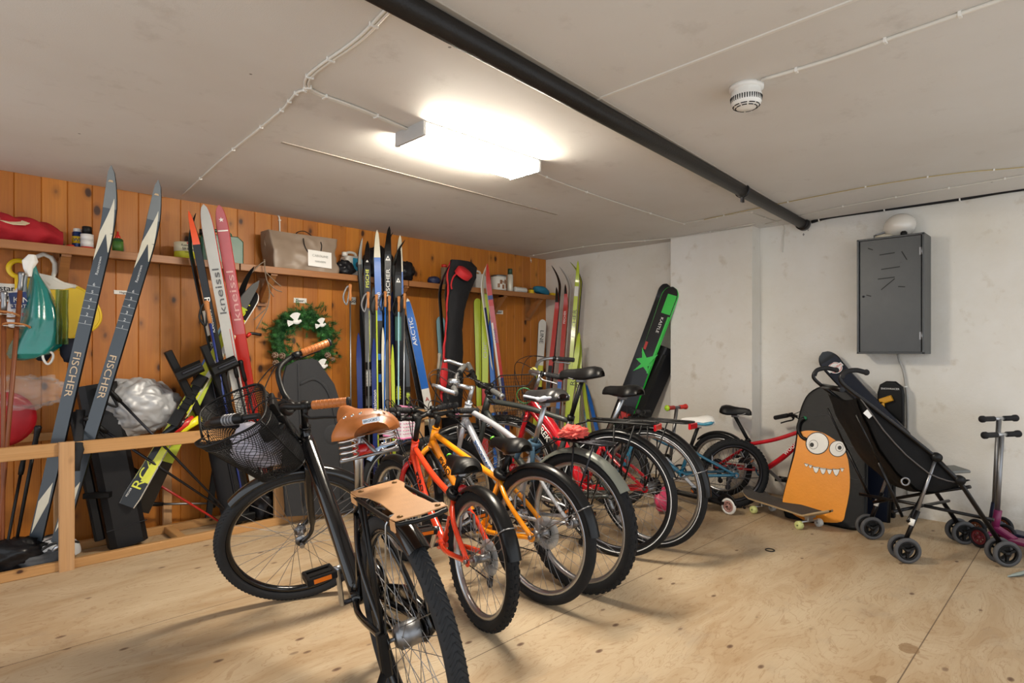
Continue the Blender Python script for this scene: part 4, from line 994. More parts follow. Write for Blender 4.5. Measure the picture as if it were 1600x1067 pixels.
ski('racing_ski',atY(270,600,4.2)+V((0,0,-.35)),atY(352,505,4.15),.06,(-.7,-1,.1),[(0,1,SKCY),(.5,.75,SKBL)],'pale blue ski lying slantwise behind the black ski bindings',curl=.03,cl=.2)
# poles of the left-middle group
pole(at2(385,760,4.0,.05),atY(322,470,3.95),SKDB,'black pole with cork grip and strap beside the orange-tipped ski',grip=CORK)
pole(at2(420,760,3.98,.05),atY(363,557,3.93),BLK,'black ski pole with knobbed grip left of the wreath',grip=BLK,strap=False)
pole(at2(436,760,3.98,.05),atY(375,563,3.92),BLK,'second black ski pole with knobbed grip, next to the wire basket',grip=BLK,strap=False)
# poles leaning low behind the rail
pole(at2(365,830,3.95,.08),atY(160,598,3.98),DST,'grey trekking pole with black grip leaning from the silver cover down to the right',grip=BLK,basket=False)
pole(at2(372,800,4.0,.05),atY(132,652,3.95),DST,'dark trekking pole with angled black grip crossing the black case',grip=BLK,basket=False)
pole(atY(368,830,4.1),atY(190,722,4.12),SKR,'red ski pole slanting down behind the timber rail',grip=BLK,basket=False,strap=False)
pole(atY(352,786,4.2),atY(215,788,4.22),STL,'silver and black pole lying level against the pine wall',grip=BLK,basket=True,strap=False)
pole(at2(20,905,4.05,.05),atY(60,665,4.0),BLK,'black pole with round metal-ended grip left of the grey skis',grip=BLK,basket=False,strap=False,r=.009)
pole(at2(5,900,3.98,.05),atY(40,700,4.08),BLK,'black pole leaning in the far left corner below the rail',grip=BLK,basket=False,strap=False)
# centre group : (tail px, tip px, tip py, Y tail, Y tip, width, facing, bands, curl, text..)
C=[(578,573,378,4.08,3.97,.055,(-.5,-1,0),[(0,1,SKB),(.35,.74,SKGR),(.75,.93,SKB)],'black ski with yellow lettering, leftmost in the crowded centre rack',('FISCHER',.82,.034,SKY),.08),
 (600,588,361,4.02,3.96,.056,(-.5,-1,0),[(0,1,SKB),(.66,.90,SKBL),(.90,1,CRM)],'bright blue ski with cream and black tip in the centre rack',('S/LAB',.71,.035,INKW),.06),
 (605,606,356,4.10,3.98,.056,(-.5,-1,0),[(0,1,SKB)],'tall black ski with white triangle emblem and lettering in the centre rack',('FISCHER',.74,.042,INKW),.10),
 (614,596,364,4.2,4.03,.046,(.5,-1,0),[(0,1,SKB)],'plain black ski behind the blue ski in the centre rack',None,.10),
 (622,622,389,4.04,3.95,.056,(-.5,-1,0),[(0,1,SKB),(.62,.72,SKT)],'shorter black ski with round and triangle emblems and green sleeve',None,.09),
 (634,623,369,4.12,4.02,.055,(-.5,-1,0),[(0,1,SKB),(.80,1,CRM),(.76,.86,SKBL)],'white-tipped ski fading to blue, rightmost tall one in the centre rack',('ATOMIC',.77,.034,SKB),.08),
 (588,558,372,4.22,4.04,.046,(.3,-1,0),[(0,1,SKGR),(.9,1,SKS)],'grey-tipped ski behind the leftmost ski of the centre rack',None,.05),
 (628,612,375,4.25,4.03,.046,(.5,-1,0),[(0,1,SKGR),(.9,1,SKB)],'dark ski with bowed tip behind the triangle-emblem ski',None,.12)]
CK=[]
for k,(tx,px,py,Y0,Y1,w,f,b,lab,tt,cu) in enumerate(C):
    K=ski('cross_country_ski',at2(tx,800,Y0,.05),atY(px,py,Y1),w,f,b,lab,curl=cu,cl=.26,group='skis standing in the centre rack'); CK.append(K)
    if tt: sktext(K,tt[1],tt[0],tt[2],tt[3],up=True,st=1.4)
def tri(K,s,r,m=INKW):
    c=K['P'](s*K['L'],0,K['thk'](s*K['L'])+.0012); mb=MB(); mb.plate([c+K['d']*r,c-K['d']*r*.7-K['side']*r*.8,c-K['d']*r*.7+K['side']*r*.8],K['f'],.0006); mb.use(m)
    mb.build('emblem',None,K['o']); mb=MB(); c+=K['f']*.0008; mb.plate([c-K['d']*r*.55,c+K['d']*r*.15-K['side']*r*.35,c+K['d']*r*.15+K['side']*r*.35],K['f'],.0004); mb.build('emblem_centre',SKB,K['o'])
tri(CK[2],.885,.024); tri(CK[4],.87,.022); tri(CK[0],.925,.012); tri(CK[5],.95,.012,SKB)
binding(CK[0],.46,SKW,BLK,.26,.045,.03); binding(CK[1],.48,BLK,SKBL,.22,.045,.03); binding(CK[2],.45,BLK,SKY,.22,.045,.03); binding(CK[4],.40,SKY,BLK,.22,.045,.03)
for k,(tx,px,py,Y,c,lab) in enumerate(((572,566,452,4.22,SKB,'black short ski against the wall at the left of the centre rack'),(592,583,448,4.25,SKGR,'grey ski against the wall behind the blue-topped ski'),(606,599,450,4.21,SKB,'black ski low against the wall behind the tall lettered one'),(618,613,455,4.25,SKDB,'navy ski low against the wall between two black ones'),(632,627,470,4.22,SKB,'black ski low against the wall right of the green sleeve'),(640,634,520,4.15,SKG,'slate ski low at the right edge of the centre rack'))):
    K=ski('cross_country_ski',at2(tx,800,Y-.04,.05),atY(px,py,Y),.052,(-.5,-1,0),[(0,1,c)],lab,curl=.02,group='short skis low in the centre rack')
    binding(K,.5+.03*(k%3),(BLK,SKW,SKLG)[k%3],BLK,.2,.045,.03)
for s in (.45,.48): strip(CK[0],s,s+.25,.4,.55,SKY,'yellow_line',6)
# shorter skis and coloured edges low down in the rack
for tx,px,py,Y,c,lab in ((566,560,520,4.05,SKDB,'short navy ski standing low at the left of the centre rack'),(588,584,528,3.95,SKDB,'navy ski with white lettering half hidden beside the blue-topped ski'),(603,598,512,3.94,CRM,'narrow cream ski edge between the centre rack skis'),(617,613,538,3.93,SKLG,'narrow lime ski edge in the centre rack'),(608,605,530,3.96,SKGR,'short grey ski with pale end in the centre rack')):
    K=ski('cross_country_ski',at2(tx,800,Y,.05),atY(px,py,Y-.02),.03 if c in (CRM,SKLG) else .044,(-.6,-1,0),[(0,1,c)],lab,curl=.03,group='short skis low in the centre rack')
    if 'white lettering' in lab: sktext(K,.55,'salomon',.036,INKW,up=True,st=1.2)
for tx,px,py,c,lab,st in ((549,547,444,STL,'silver ski pole with cork grip at the far left of the centre rack',M_('strap_grey','#77777a')),(577,575,456,SKGR,'dark ski pole with cork grip beside the blue ski',M_('strap_grey','#77777a')),(600,602,455,SKBL,'blue ski pole with cork grip between the black skis',M_('strap_navy','#1c2333')),(622,623,463,SKCY,'pale blue ski pole with cork grip and black strap',BLK),(630,632,458,ALU,'silver-blue ski pole with cork grip, rightmost of the centre rack',BLK),(592,588,460,SKLG,'thin lime ski pole behind the blue ski',BLK),(611,608,462,CORK,'thin brown cane ski pole in the centre rack',BLK)):
    pole(at2(tx,800,3.92,.03),atY(px,py,3.90),c,lab,grip=CORK,top=st,r=.006,gl=.12,gr=.011)
# blue and white slanting pair
K=ski('cross_country_ski',at2(683,740,4.0,.30),atY(636,466,4.02),.072,(-.55,-1,0),[(0,1,SKW),(.42,.98,SKBL)],'blue and white ski leaning right of the centre rack',curl=.02,cl=.2,edge=SKW)
sktext(K,.70,'ARCTIC',.045,INKW,up=True,y=-.2,st=1.5); text('A',K['P'](.34*K['L'],0,.02),K['side'],K['d'],.05,SKR,K['o'],'red_mark',align='CENTER')
ski('cross_country_ski',at2(672,740,4.08,.30),atY(632,490,4.10),.060,(-.55,-1,0),[(0,1,CRM),(.0,1,SKB)],'black ski with white edges behind the blue and white one',curl=.02,cl=.2,edge=SKW)
# right of the ski bag
K=ski('alpine_ski',at2(757,760,4.1,.05),atY(758,455,4.12),.085,(-.55,-1,0),[(0,1,SKR),(.45,1,SKLG)],'lime and red alpine ski with rounded tip below the shelf',curl=.0,alpine=True,waist=.75,edge=SKB); sktext(K,.62,'CHIC',.05,SKS,up=True,st=1.3)
K=ski('alpine_ski',at2(750,760,4.16,.05),atY(746,466,4.2),.08,(-.55,-1,0),[(0,1,SKLG)],'dark-edged lime ski tip behind the lime and red alpine ski',curl=.0,alpine=True,waist=.75,edge=SKB)
K=ski('cross_country_ski',at2(800,800,4.0,.05),atY(759,412,3.97),.052,(-.55,-1,0),[(0,.45,SKDB),(.45,1,SKR),(.62,.80,SKP)],'red white and navy ski with red tip right of the ski bag',curl=.05,edge=SKW); strip(K,.3,.72,-.95,-.3,SKW,'white_side',8); sktext(K,.62,'ATOMIC',.03,SKDB,up=True,st=1.2)
strip(K,.83,.85,-1,1,SKDB,'ski_tie',1)
K=ski('cross_country_ski',at2(790,800,4.1,.05),atY(748,416,4.05),.050,(.4,-1,0),[(0,1,SKDB),(.80,1,CRM)],'cream-tipped ski standing behind the red-tipped ski',curl=.08,edge=SKW)
ski('cross_country_ski',at2(775,800,4.05,.05),atY(765,500,4.08),.05,(-.5,-1,0),[(0,1,SKBL)],'short blue ski behind the handlebars below the shelf',curl=.02)
ski('racing_ski',at2(706,760,4.12,.05),atY(683,414,4.02),.05,(.5,-1,0),[(0,1,SKB)],'black ski whose thin tip curls left of the ski bag',curl=.12,cl=.3)
ski('racing_ski',at2(712,760,4.2,.05),atY(694,410,4.05),.05,(.5,-1,0),[(0,1,SKB)],'second thin black ski tip behind the ski bag',curl=.10,cl=.3)
ski('alpine_ski',at2(700,760,4.17,.05),atY(688,494,4.2),.085,(-.5,-1,0),[(0,1,SKW),(.72,1,SKCY)],'pale blue and white ski edge at the left of the ski bag',curl=0,alpine=True,waist=.8)
pole(at2(668,720,4.1,.1),atY(687,552,4.12),mat('spotted_shaft','#3a3530',.4,0,.6,90),'spotted dark pole with pale grip left of the ski bag',grip=mat('pale_grip','#c9bfae',.6,0,.05),basket=False,strap=False)
# corner group
K=ski('alpine_ski',at2(834,800,4.2,.05),atY(848,499,4.22),.092,(-.7,-1,0),[(0,1,SKY),(.66,1,SKW)],'short white and yellow twin-tip ski beside the corner',curl=0,alpine=True,waist=.8); sktext(K,.92,'LINE',.055,SKB,up=False,st=1.3); binding(K,.42,SKW,BLK,.24,.07,.05)
XR=XW-.10
def at3(px,py,X,z=None):
    p=atX(px,py,X)
    if z is not None: p=V((X,p.y,z))
    return p
for tx,px,py,X0,X1,w,f,b,lab,tt,cu,ed in (
 (845,873,452,4.35,4.62,.048,(-1,-.5,0),[(0,1,SKB),(.55,.92,SKR)],'red and black ski with forked dark tip, leftmost in the corner',None,.10,SKR),
 (852,878,418,4.45,4.70,.048,(-1,.4,0),[(0,1,SKB)],'black ski with curled dark tip in the corner',None,.12,SKB),
 (866,886,447,4.40,4.66,.048,(-1,-.5,0),[(0,1,SKB),(.30,.62,SKBL),(.45,.95,SKR)],'orange-red and blue ski with pale clip in the corner',('FISCHER',.78,.03,INKW),.08,SKO),
 (872,893,420,4.5,4.74,.046,(-1,.4,0),[(0,1,SKS)],'pale grey ski with curved tip in the corner',None,.14,SKS)):
    K=ski('racing_ski',at3(tx,760,X0,.05),atX(px,py,X1),w,f,b,lab,curl=cu,cl=.24,edge=ed,group='slim skis in the corner')
    if tt: sktext(K,tt[1],tt[0],tt[2],tt[3],up=True,st=1.2)
for tx,px,py,X0,X1,f,lab,tt,cu in ((880,904,411,4.42,4.68,(-1,-.7,0),'long yellow-green ski with black lettering beside the corner',1,.10),(886,911,413,4.5,4.74,(-1,.5,0),'long yellow-green ski tip curling the other way',0,.14),(876,906,520,4.30,4.5,(-1,-.6,0),'yellow-green ski with three letters standing lower in the corner',2,.05),(898,907,528,4.38,4.6,(-1,-.6,0),'second yellow-green ski standing lower in the corner',2,.08)):
    K=ski('racing_ski',at3(tx,760,X0,.05),atX(px,py,X1),.045 if tt!=2 else .055,f,[(0,1,SKLG),(.86,1,SKLG if tt!=1 else SKLG)],lab,curl=cu,cl=.22,edge=SKB,group='yellow-green skis in the corner')
    if tt==1: sktext(K,.62,'FISCHER',.048,SKB,up=True,st=1.6); strip(K,.83,.88,-.95,.95,SKW,'label_patch',2)
    if tt==2: sktext(K,.6,'RCS',.06,SKB,up=True,st=1.4)
for tx,px,py,c,lab in ((912,896,520,CRM,'thin cream ski standing upright against the white wall'),(930,906,560,SKLG,'thin lime ski leaning on the white wall beside the corner'),(948,916,600,SKBL,'short pale blue ski at the foot of the white wall'),(938,912,640,SKCY,'turquoise striped ski tail behind the black saddle')):
    ski('racing_ski',at3(tx,790,4.5,.05),atX(px,py,4.76),.04,(-1,-.5,0),[(0,1,c)],lab,curl=.0,edge=SKLG if c==CRM else SKB)
# wide black ski with green cross, behind the column
G=M_('neon_green','#22c43c',.35)
K=ski('powder_ski',at3(948,700,4.46,.05),atX(1052,448,4.70),.16,(-1,-.25,.2),[(0,1,SKB)],'wide black ski with bright green cross leaning behind the column',curl=.0,cl=.2,alpine=True,waist=.85,edge=G,th=.02)
sktext(K,.84,'KASTLE',.036,INKW,up=False,y=.1,st=1.2)
c=K['P'](.60*K['L'],0,.024); mb=MB(); dd,ss=K['d'],K['side']
pts=[(a*1.35,b*1.45) for a,b in [(.0,.03),(.075,.062),(.03,.0),(.085,-.05),(.02,-.028),(-.0,-.062),(-.02,-.02),(-.085,-.055),(-.035,0),(-.07,.05),(-.02,.025),(-.005,.055)]]
mb.plate([c+dd*a+ss*b for a,b in pts],K['f'],.001); mb.build('green_cross',G,K['o'])
strip(K,.55,.85,.72,.98,G,'green_edge',8); strip(K,.86,.96,-.3,.9,G,'green_patch',6); strip(K,.66,.70,-.98,-.6,SKR,'red_patch',2); binding(K,.24,BLK,SKR,.3,.08,.06)
ski('powder_ski',at3(935,700,4.58,.05),atX(1044,444,4.80),.14,(-1,-.25,.2),[(0,1,SKB)],'second wide black ski behind the green-cross ski',curl=.03,cl=.2,alpine=True,waist=.85,edge=SKS,th=.02)
# ------------------------------------------------ things on the shelf
from mathutils import noise as NZ
def ptT(px,Y,z): p=atY(px,HY,Y); return V((p.x,Y,z))
def pxm(px,Y,n=1): p=atY(px,HY,Y); t=(p.x+p.y)*S2; return n*t/F    # metres of n pixels at that place (across the view)
def can(name,px,Y,z,r,h,m,label,cat,cap=None,caph=.2,bands=(),txt=None,group=None):
    p=ptT(px,Y,z); e=thing(name,p,label,cat,group=group)
    mb=MB(); hb=h*(1-caph); mb.lathe([(0,0),(r*.94,0),(r,.003),(r,hb-.008),(r*.72,hb),(0,hb)],n=24); mb.build('body',m,e)
    if cap: mb=MB(); mb.lathe([(0,hb-.004),(r*.8,hb-.004),(r*.8,h-.004),(r*.7,h),(0,h)],n=20); mb.build('cap',cap,e)
    for a,b,mm in bands: mb=MB(); mb.lathe([(r+.0004,h*a),(r+.0008,h*a),(r+.0008,h*b),(r+.0004,h*b)],n=24); mb.build('label_band',mm,e)
    for t,zz,sz,mm in (txt or []):
        text(t,(-.0,-r-.0015,h*zz),(1,-.0,0),(0,0,1),sz,mm,e,'label_text',align='CENTER')
    return e
YC=mat('canary_label','#e9c21c',.4,0,.05); WDB=mat('can_blue','#16336e',.3,.3,.05); WDR=mat('can_red','#c42a22',.35,0,.05)
mred=mat('red_fabric','#a51420',.8,0,.15,18,.3,80)
mb=MB()
def gar(u,v):
    a=2*PI*u; s=v; x=-.30+.50*s; env=math.sin(PI*min(max(s,.02),.98))**.13
    k=1+.22*NZ.noise(V((x*9,math.cos(a)*1.5,math.sin(a)*1.5)))+.14*math.sin(x*55+math.cos(a)*4)*abs(math.sin(a))
    return V((x,math.cos(a)*.095*env*k,max(0,.080*env*(1+math.sin(a)*k)*(1-.15*s))))
mb.grid(gar,28,44,True,closeu=True); p=ptT(25,4.2,SZ); mb.xf(Matrix.Translation(p)); g=one('folded_garment',mb,mred,'crumpled red garment lying at the left end of the shelf','clothes')
mb=MB(); q=p-g.location; mb.plate([q+V((-.10,-.085,.105)),q+V((-.02,-.10,.085)),q+V((.03,-.095,.09)),q+V((.06,-.06,.112)),q+V((.0,-.03,.128)),q+V((-.06,-.04,.132))],(0,-.3,1),.004); mb.build('cream_patch',mat('cream_cloth','#d9c9a5',.8,0,.1),g)
mb=MB(); mb.tube(arc([q+V((-.22,-.09,.10)),q+V((-.17,-.105,.09)),q+V((-.16,-.11,.05)),q+V((-.19,-.11,.03))],5),.004,6); mb.build('white_cord',WHT,g)
can('bottle_cap',110,4.16,SZ,.022,.022,WDR,'small red screw cap lying on the shelf left of the spray cans','cap')
can('spray_can',121,4.22,SZ,.026,.125,WDB,'blue spray can with yellow label and white top on the shelf','spray can',cap=WHT,caph=.14,bands=((.3,.62,YC),),txt=[('WD',.38,.028,WDB)])
can('spray_can',136,4.17,SZ,.031,.135,WDR,'red and white spray can with a big black cap on the shelf','spray can',cap=BLK,caph=.32,bands=((.12,.4,mat('can_white','#e4e2de',.35,0,.04)),(.4,.66,mat('can_white','#e4e2de',.35,0,.04))))
e=can('squeeze_bottle',184,4.17,SZ,.028,.12,mat('dark_green_bottle','#1d4a22',.35,0,.1),'dark green bottle with red nozzle standing on the shelf between the grey skis','bottle',cap=None,caph=.28,bands=((.1,.55,mat('label_green','#44702c',.5,0,.1)),))
mb=MB(); mb.lathe([(.014,.083),(.016,.087),(.013,.102),(.007,.108),(.005,.128),(0,.13)],n=14); mb.build('nozzle',WDR,e)

TINL=mat('label_cream','#e5dfc0',.45,0,.04); TING=mat('label_yellow_green','#c7c52c',.45,0,.05)
e=can('glue_tin',290,4.2,SZ,.066,.115,TING,'round yellow and cream glue tin on the shelf','tin',caph=.01,bands=((.45,.97,TINL),))
text('Kontaktlim',(0,-.069,.082),(1,0,0),(0,0,1),.020,INK,e,'label_text',align='CENTER'); text('59 Super',(0,-.069,.058),(1,0,0),(0,0,1),.022,INK,e,'label_text',align='CENTER'); text('kontaktlim',(0,-.069,.042),(1,0,0),(0,0,1),.011,INK,e,'label_text',align='CENTER')
mb=MB(); mb.bar((-.012,-.069,.103),(.014,-.069,.103),.002,.012); mb.build('brand_patch',WDR,e)
def jerry(px,Y,w,d,h,m,label,cap,nm='jerry_can',z=SZ):
    p=ptT(px,Y,z); e=thing(nm,p,label,'jerry can'); mb=MB()
    prof=[(-w/2,0),(w/2,0),(w/2,h*.72),(w*.36,h*.86),(w*.1,h*.84),(w*.1,h*.84),(-w*.30,h*.84),(-w*.44,h*.82),(-w/2,h*.72)]
    def f(u,v):
        pass
    n=len(prof)
    for k,(s,yy) in enumerate(((.93,-d/2),(1,-d/2+.012),(1,d/2-.012),(.93,d/2))):
        mb.v+=[V((x*s,yy,h*.42+(z_-h*.42)*s)) for x,z_ in prof]
    for k in range(3):
        for i in range(n): mb.f.append([k*n+i,k*n+(i+1)%n,(k+1)*n+(i+1)%n,(k+1)*n+i]); mb.mi.append(0); mb.sm.append(False)
    mb.f.append(list(range(n))[::-1]); mb.f.append(list(range(3*n,4*n))); mb.mi+=[0,0]; mb.sm+=[False,False]
    mb.build('body',m,e)
    mb=MB(); mb.tube(arc([(-w*.30,0,h*.80),(-w*.26,0,h*.96),(w*.0,0,h*1.0),(w*.22,0,h*.95),(w*.26,0,h*.8)],5),.011,8); mb.build('handle',m,e)
    mb=MB(); mb.lathe([(0,h*.82),(.022,h*.82),(.022,h*.98),(0,h*.98)],(-w*.40,0,0),n=16); mb.build('cap',cap,e); return e
jerry(344,4.2,.27,.12,.22,mat('green_plastic','#07573f',.35,0,.08),'green plastic jerry can on the shelf behind the old skis',BLK)
# paper bag
p=ptT(471,4.19,SZ); e=thing('paper_bag',p,'large taupe paper shopping bag with black cord handles on the shelf','bag')
w,d,h=.49,.19,.265
TAU=mat('taupe_paper','#8d7b6a',.42,0,.06,6,.25,14)
def bagf(u,v):
    per=2*(w+d); s=u*per; z=v*h; k=1-.0*v
    if s<w: x,y=-w/2+s,-d/2
    elif s<w+d: x,y=w/2,-d/2+(s-w)
    elif s<2*w+d: x,y=w/2-(s-w-d),d/2
    else: x,y=-w/2,d/2-(s-2*w-d)
    n_=NZ.noise(V((x*7,y*7+3,z*9)))*.018+NZ.noise(V((x*19,y*9,z*21)))*.006
    sgn=-1 if y<0 else 1
    y=y*(1-.35*v*v); x=x*(1+.03*v)
    return V((x+(n_ if abs(x)>w*.49 else 0)-.02*(v if x<-w*.4 else 0),y+n_*sgn*1.2,z))
mb=MB(); mb.grid(bagf,96,22,True,closeu=True); mb.bar((-w/2+.005,0,.003),(w/2-.005,0,.003),d-.01,.004); mb.build('bag_body',TAU,e)
for yy,m_ in ((-d/2*.62-.015,INK),(d/2*.6,INK)):
    mb=MB(); mb.tube(arc([(-.02,yy,h-.03),(-.015,yy-.014,h-.09),(.03,yy-.02,h-.155),(.09,yy-.02,h-.15),(.115,yy-.014,h-.08),(.115,yy,h-.04)] if yy<0 else [(-.02,yy,h-.02),(-.01,yy,h+.03),(.05,yy,h+.05),(.11,yy,h+.02),(.115,yy,h-.02)],6),.0035,8); mb.build('cord_handle',INK,e)
mb=MB(); mb.plate([(.0,-d/2-.012,.035),(.185,-d/2-.012,.03),(.19,-d/2*.75-.022,.15),(.005,-d/2*.75-.022,.155)],(0,-1,.2),.002); c_=mb.build('paper_note',mat('white_paper','#eeece8',.6,0,.02),e)
text('CAROLINE',(.095,-d/2-.0135,.105),(1,0,-.02),(0,.17,1),.026,mat('pencil','#b9b9b5',.6),c_,'faint_writing',align='CENTER')
text('HANSEN',(.095,-d/2-.0165,.065),(1,0,-.02),(0,.17,1),.022,mat('pencil','#b9b9b5',.6),c_,'faint_writing',align='CENTER')
MILK=mat('milky_plastic','#cfcdc6',.4,0,.06)
e=jerry(549,4.24,.15,.10,.20,MILK,'milky white canister with blue label on the shelf beside the paper bag',WHT,'canister')
mb=MB(); mb.bar((-.015,-.052,.10),(.065,-.052,.10),.003,.10,bev=.001); l_=mb.build('blue_label',mat('label_cyan','#1e9fc6',.4,0,.05),e)
mb=MB(); mb.lathe([(0,.0),(.026,0),(.026,.002),(0,.002)],(.035,-.053,.10),(0,-1,0),20); mb.build('label_disc',mat('label_dark','#2c3a46',.5),l_)
SHB=mat('shiny_black_nylon','#17171a',.28,0,.15,20,.5,40)
blob('nylon_bag',ptT(538,4.13,SZ+.05),(.075,.06,.06),SHB,'small shiny black bag squeezed against the paper bag on the shelf','bag',4,36,.2,2,.15)
blob('backpack',ptT(592,4.22,SZ+.12),(.14,.085,.15),SHB,'black nylon backpack on the shelf behind the centre rack tips','backpack',6,44,.12,1.8,.1)
blob('nylon_bag',ptT(632,4.19,SZ+.08),(.085,.075,.095),SHB,'black pouch on the shelf right of the centre rack','bag',8,36,.15,2,.12)
blob('pouch',ptT(678,4.14,SZ+.03),(.06,.05,.04),mat('navy_pouch','#232a4a',.5,0,.1),'small navy pouch with pale label on the shelf','pouch',9,30,.1,2,.06)
can('plastic_bottle',694,4.23,SZ,.032,.20,mat('clear_plastic','#b5a58c',.15,0,.1,trans=.6),'clear plastic bottle with red cap on the shelf','bottle',cap=WDR,caph=.12)
jerry(713,4.24,.17,.10,.215,MILK,'white canister with red cap behind the ski bag',WDR,'canister')
jerry(746,4.24,.13,.10,.18,MILK,'half hidden white canister between the ski bag and red ski tip',WHT,'canister')
e=can('paint_tin',779,4.19,SZ,.077,.155,mat('tin_white','#dcd9d0',.4,0,.04),'white paint tin with brown pictures on the shelf','tin',caph=.01,bands=((.9,1.0,STL),(.0,.05,STL)))
BRN=mat('print_brown','#8a5a36',.5,0,.3,40)
for a,z_ in ((-2.3,.05),(-2.0,.085),(-1.7,.04),(-1.35,.09),(-1.1,.05)):
    mb=MB(); mb.bar((.078*math.cos(a),.078*math.sin(a),z_-.02),(.078*math.cos(a),.078*math.sin(a),z_+.02),.024,.0012,up=(math.cos(a),math.sin(a),0)); mb.build('printed_picture',BRN,e)
text('PRO',(0,-.0785,.07),(1,0,0),(0,0,1),.038,BRN,e,'label_text',align='CENTER')
can('spray_can',797,4.15,SZ,.030,.23,mat('can_pale','#cfcabb',.35,.2,.06),'tall pale spray can with dark green cap on the shelf','spray can',cap=mat('dark_green_cap','#1f3d2c',.4),caph=.24)
mb=MB(); a=ptT(804,4.14,SZ+.028); mb.lathe([(0,0),(.026,0),(.028,.004),(.028,.156),(.026,.16),(0,.16)],a,(1,0,0),18); one('paper_roll',mb,MILK,'grey roll lying on the shelf right of the tall spray can','roll')
can('small_tin',830,4.2,SZ,.03,.06,YC,'little yellow tin behind the blue pouch at the shelf end','tin',cap=INK,caph=.1)
blob('pouch',ptT(846,4.15,SZ+.045),(.11,.06,.045),mat('petrol_fabric','#1f6f8c',.7,0,.1),'long petrol-blue pouch at the right end of the shelf','pouch',2,34,.08,1.5,.05,rot=Matrix.Rotation(.22,4,'Y'))
blob('rag',ptT(863,4.17,SZ+.02),(.05,.04,.02),YC,'yellow rag tucked at the right shelf end','rag',5,24,.1,2,.1)
# name signs
SGN=mat('sign_white','#eae7df',.5,0,.03)
def sign(t,x0,y0,x1,y1,label,t2=None):
    a,b=atY(x0,y0,YW-.004),atY(x1,y1,YW-.004); e=thing('name_sign',((a.x+b.x)/2,YW,(a.z+b.z)/2),label,'sign'); w,h=abs(b.x-a.x),abs(a.z-b.z)
    mb=MB(); mb.bar((-w/2,-.003,0),(w/2,-.003,0),.004,h,bev=.0005); mb.build('plate',SGN,e)
    if t2: text(t,(0,-.0055,h*.1),(1,0,0),(0,0,1),h*.42,INK,e,align='CENTER',off=.01); text(t2,(0,-.0055,-h*.38),(1,0,0),(0,0,1),h*.42,INK,e,align='CENTER',off=.01)
    else: text(t,(0,-.0055,-h*.24),(1,0,0),(0,0,1),h*.72,INK,e,align='CENTER',off=.01)
sign('Skaar',459,465,479,474,'small white name sign reading Skaar above the wreath')
sign('Ronstad',771,484,786,491,'small white name sign on the wall right of the red-tipped ski')
sign('Hagene',178,453,210,461,'small white name sign mostly hidden by the left grey skis')
sign('Nystar',-22,441,24,472,'white name sign with two lines at the far left','Hellene')
sign('Sol',549,464,556,476,'small white name sign behind the centre rack')
# ------------------------------------------------ hanging things at the left
def hang(name,Y,m,pts,th,label,cat,n=None,bev=True):
    P=[atY(x,y,Y) for x,y in pts]; mb=MB(); mb.plate(P,(0,-1,0),th); return mb
Yh=4.24
YEL=mat('sled_yellow','#e9c41d',.38,0,.05); WSL=mat('sled_white_rim','#dedad0',.4,0,.04)
c=atY(105,485,Yh); e=thing('plate_sled',c,'yellow seat sled with white rim and loop handle hanging on the pine wall','sled')
def rr(pts,k=6): return arc([V((x,y,0)) for x,y in pts],k)
out=[(72,447),(92,445),(112,446),(132,455),(147,470),(156,488),(155,503),(144,515),(130,516),(118,524),(105,540),(96,548),(84,535),(72,500),(66,470)]
P=[atY(q.x,q.y,Yh)-c for q in rr(out+[out[0]],4)[:-1]]; mb=MB(); mb.plate(P,(0,-1,0),.012); mb.build('sled_plate',YEL,e)
mb=MB(); mb.tube([q+V((0,-.006,0)) for q in P],.009,8,closed=True); mb.build('rim',YEL,e)
mb=MB(); mb.tube([atY(x,y,Yh-.01)-c for x,y in ((78,446),(60,432),(50,415),(55,402),(68,397),(80,402),(86,412),(86,424),(82,436),(100,444),(118,448))],.013,10); mb.build('handle',WSL,e)
mb=MB(); mb.plate([atY(x,y,Yh-.014)-c for x,y in ((56,426),(84,432),(100,442),(122,447),(100,452),(74,452),(62,442))],(0,-1,0),.008); mb.build('handle_root',WSL,e)
c=atY(30,420,4.322); e=thing('plate_sled',c,'second yellow sled handle peeking out left of the teal bag','sled')
mb=MB(); mb.ring((0,0,0),(0,1,0),.046,[(.012,-.008),(.012,.008),(-.012,.008),(-.012,-.008)],32); mb.build('handle',YEL,e); mb=MB(); mb.plate([(-.02,-.01,-.05),(.10,-.01,-.05),(.16,-.01,-.25),(-.02,-.01,-.3)],(0,1,0),.012); mb.build('sled_plate',YEL,e)
def loftbag(name,rows,Y,th,m,label,cat,wr=.25,seed=0,parent=None):
    # rows of (y_px, x_left_px, x_right_px): a soft bag with depth
    R=[]
    for i,(py,a,b) in enumerate(rows):
        A,B=atY(a,py,Y),atY(b,py,Y); R.append(((A+B)/2,(B.x-A.x)/2,th*min(1,.25+(B.x-A.x)/2/ .12)))
    mb=MB(); n=36; K=len(R)
    def f(u,v):
        t=v*(K-1); i=min(int(t),K-2); q=t-i; q=q*q*(3-2*q); c=R[i][0].lerp(R[i+1][0],q); w_=R[i][1]*(1-q)+R[i+1][1]*q; d_=R[i][2]*(1-q)+R[i+1][2]*q
        a=2*PI*u; k=1+wr*NZ.noise(V((math.cos(a)*1.8+seed,math.sin(a)*1.8,v*1.2)))+wr*.45*abs(NZ.noise(V((math.cos(a)*5,math.sin(a)*5+seed,v*2.2))))
        return c+V((math.cos(a)*w_,math.sin(a)*d_*k-.0,.0))
    mb.grid(f,n,K*5,True,closeu=True); 
    return one(name,mb,m,label,cat)
TEAL=mat('teal_plastic_film','#0f7f78',.25,0,.25,7,.35,30,coat=.4,trans=.15)
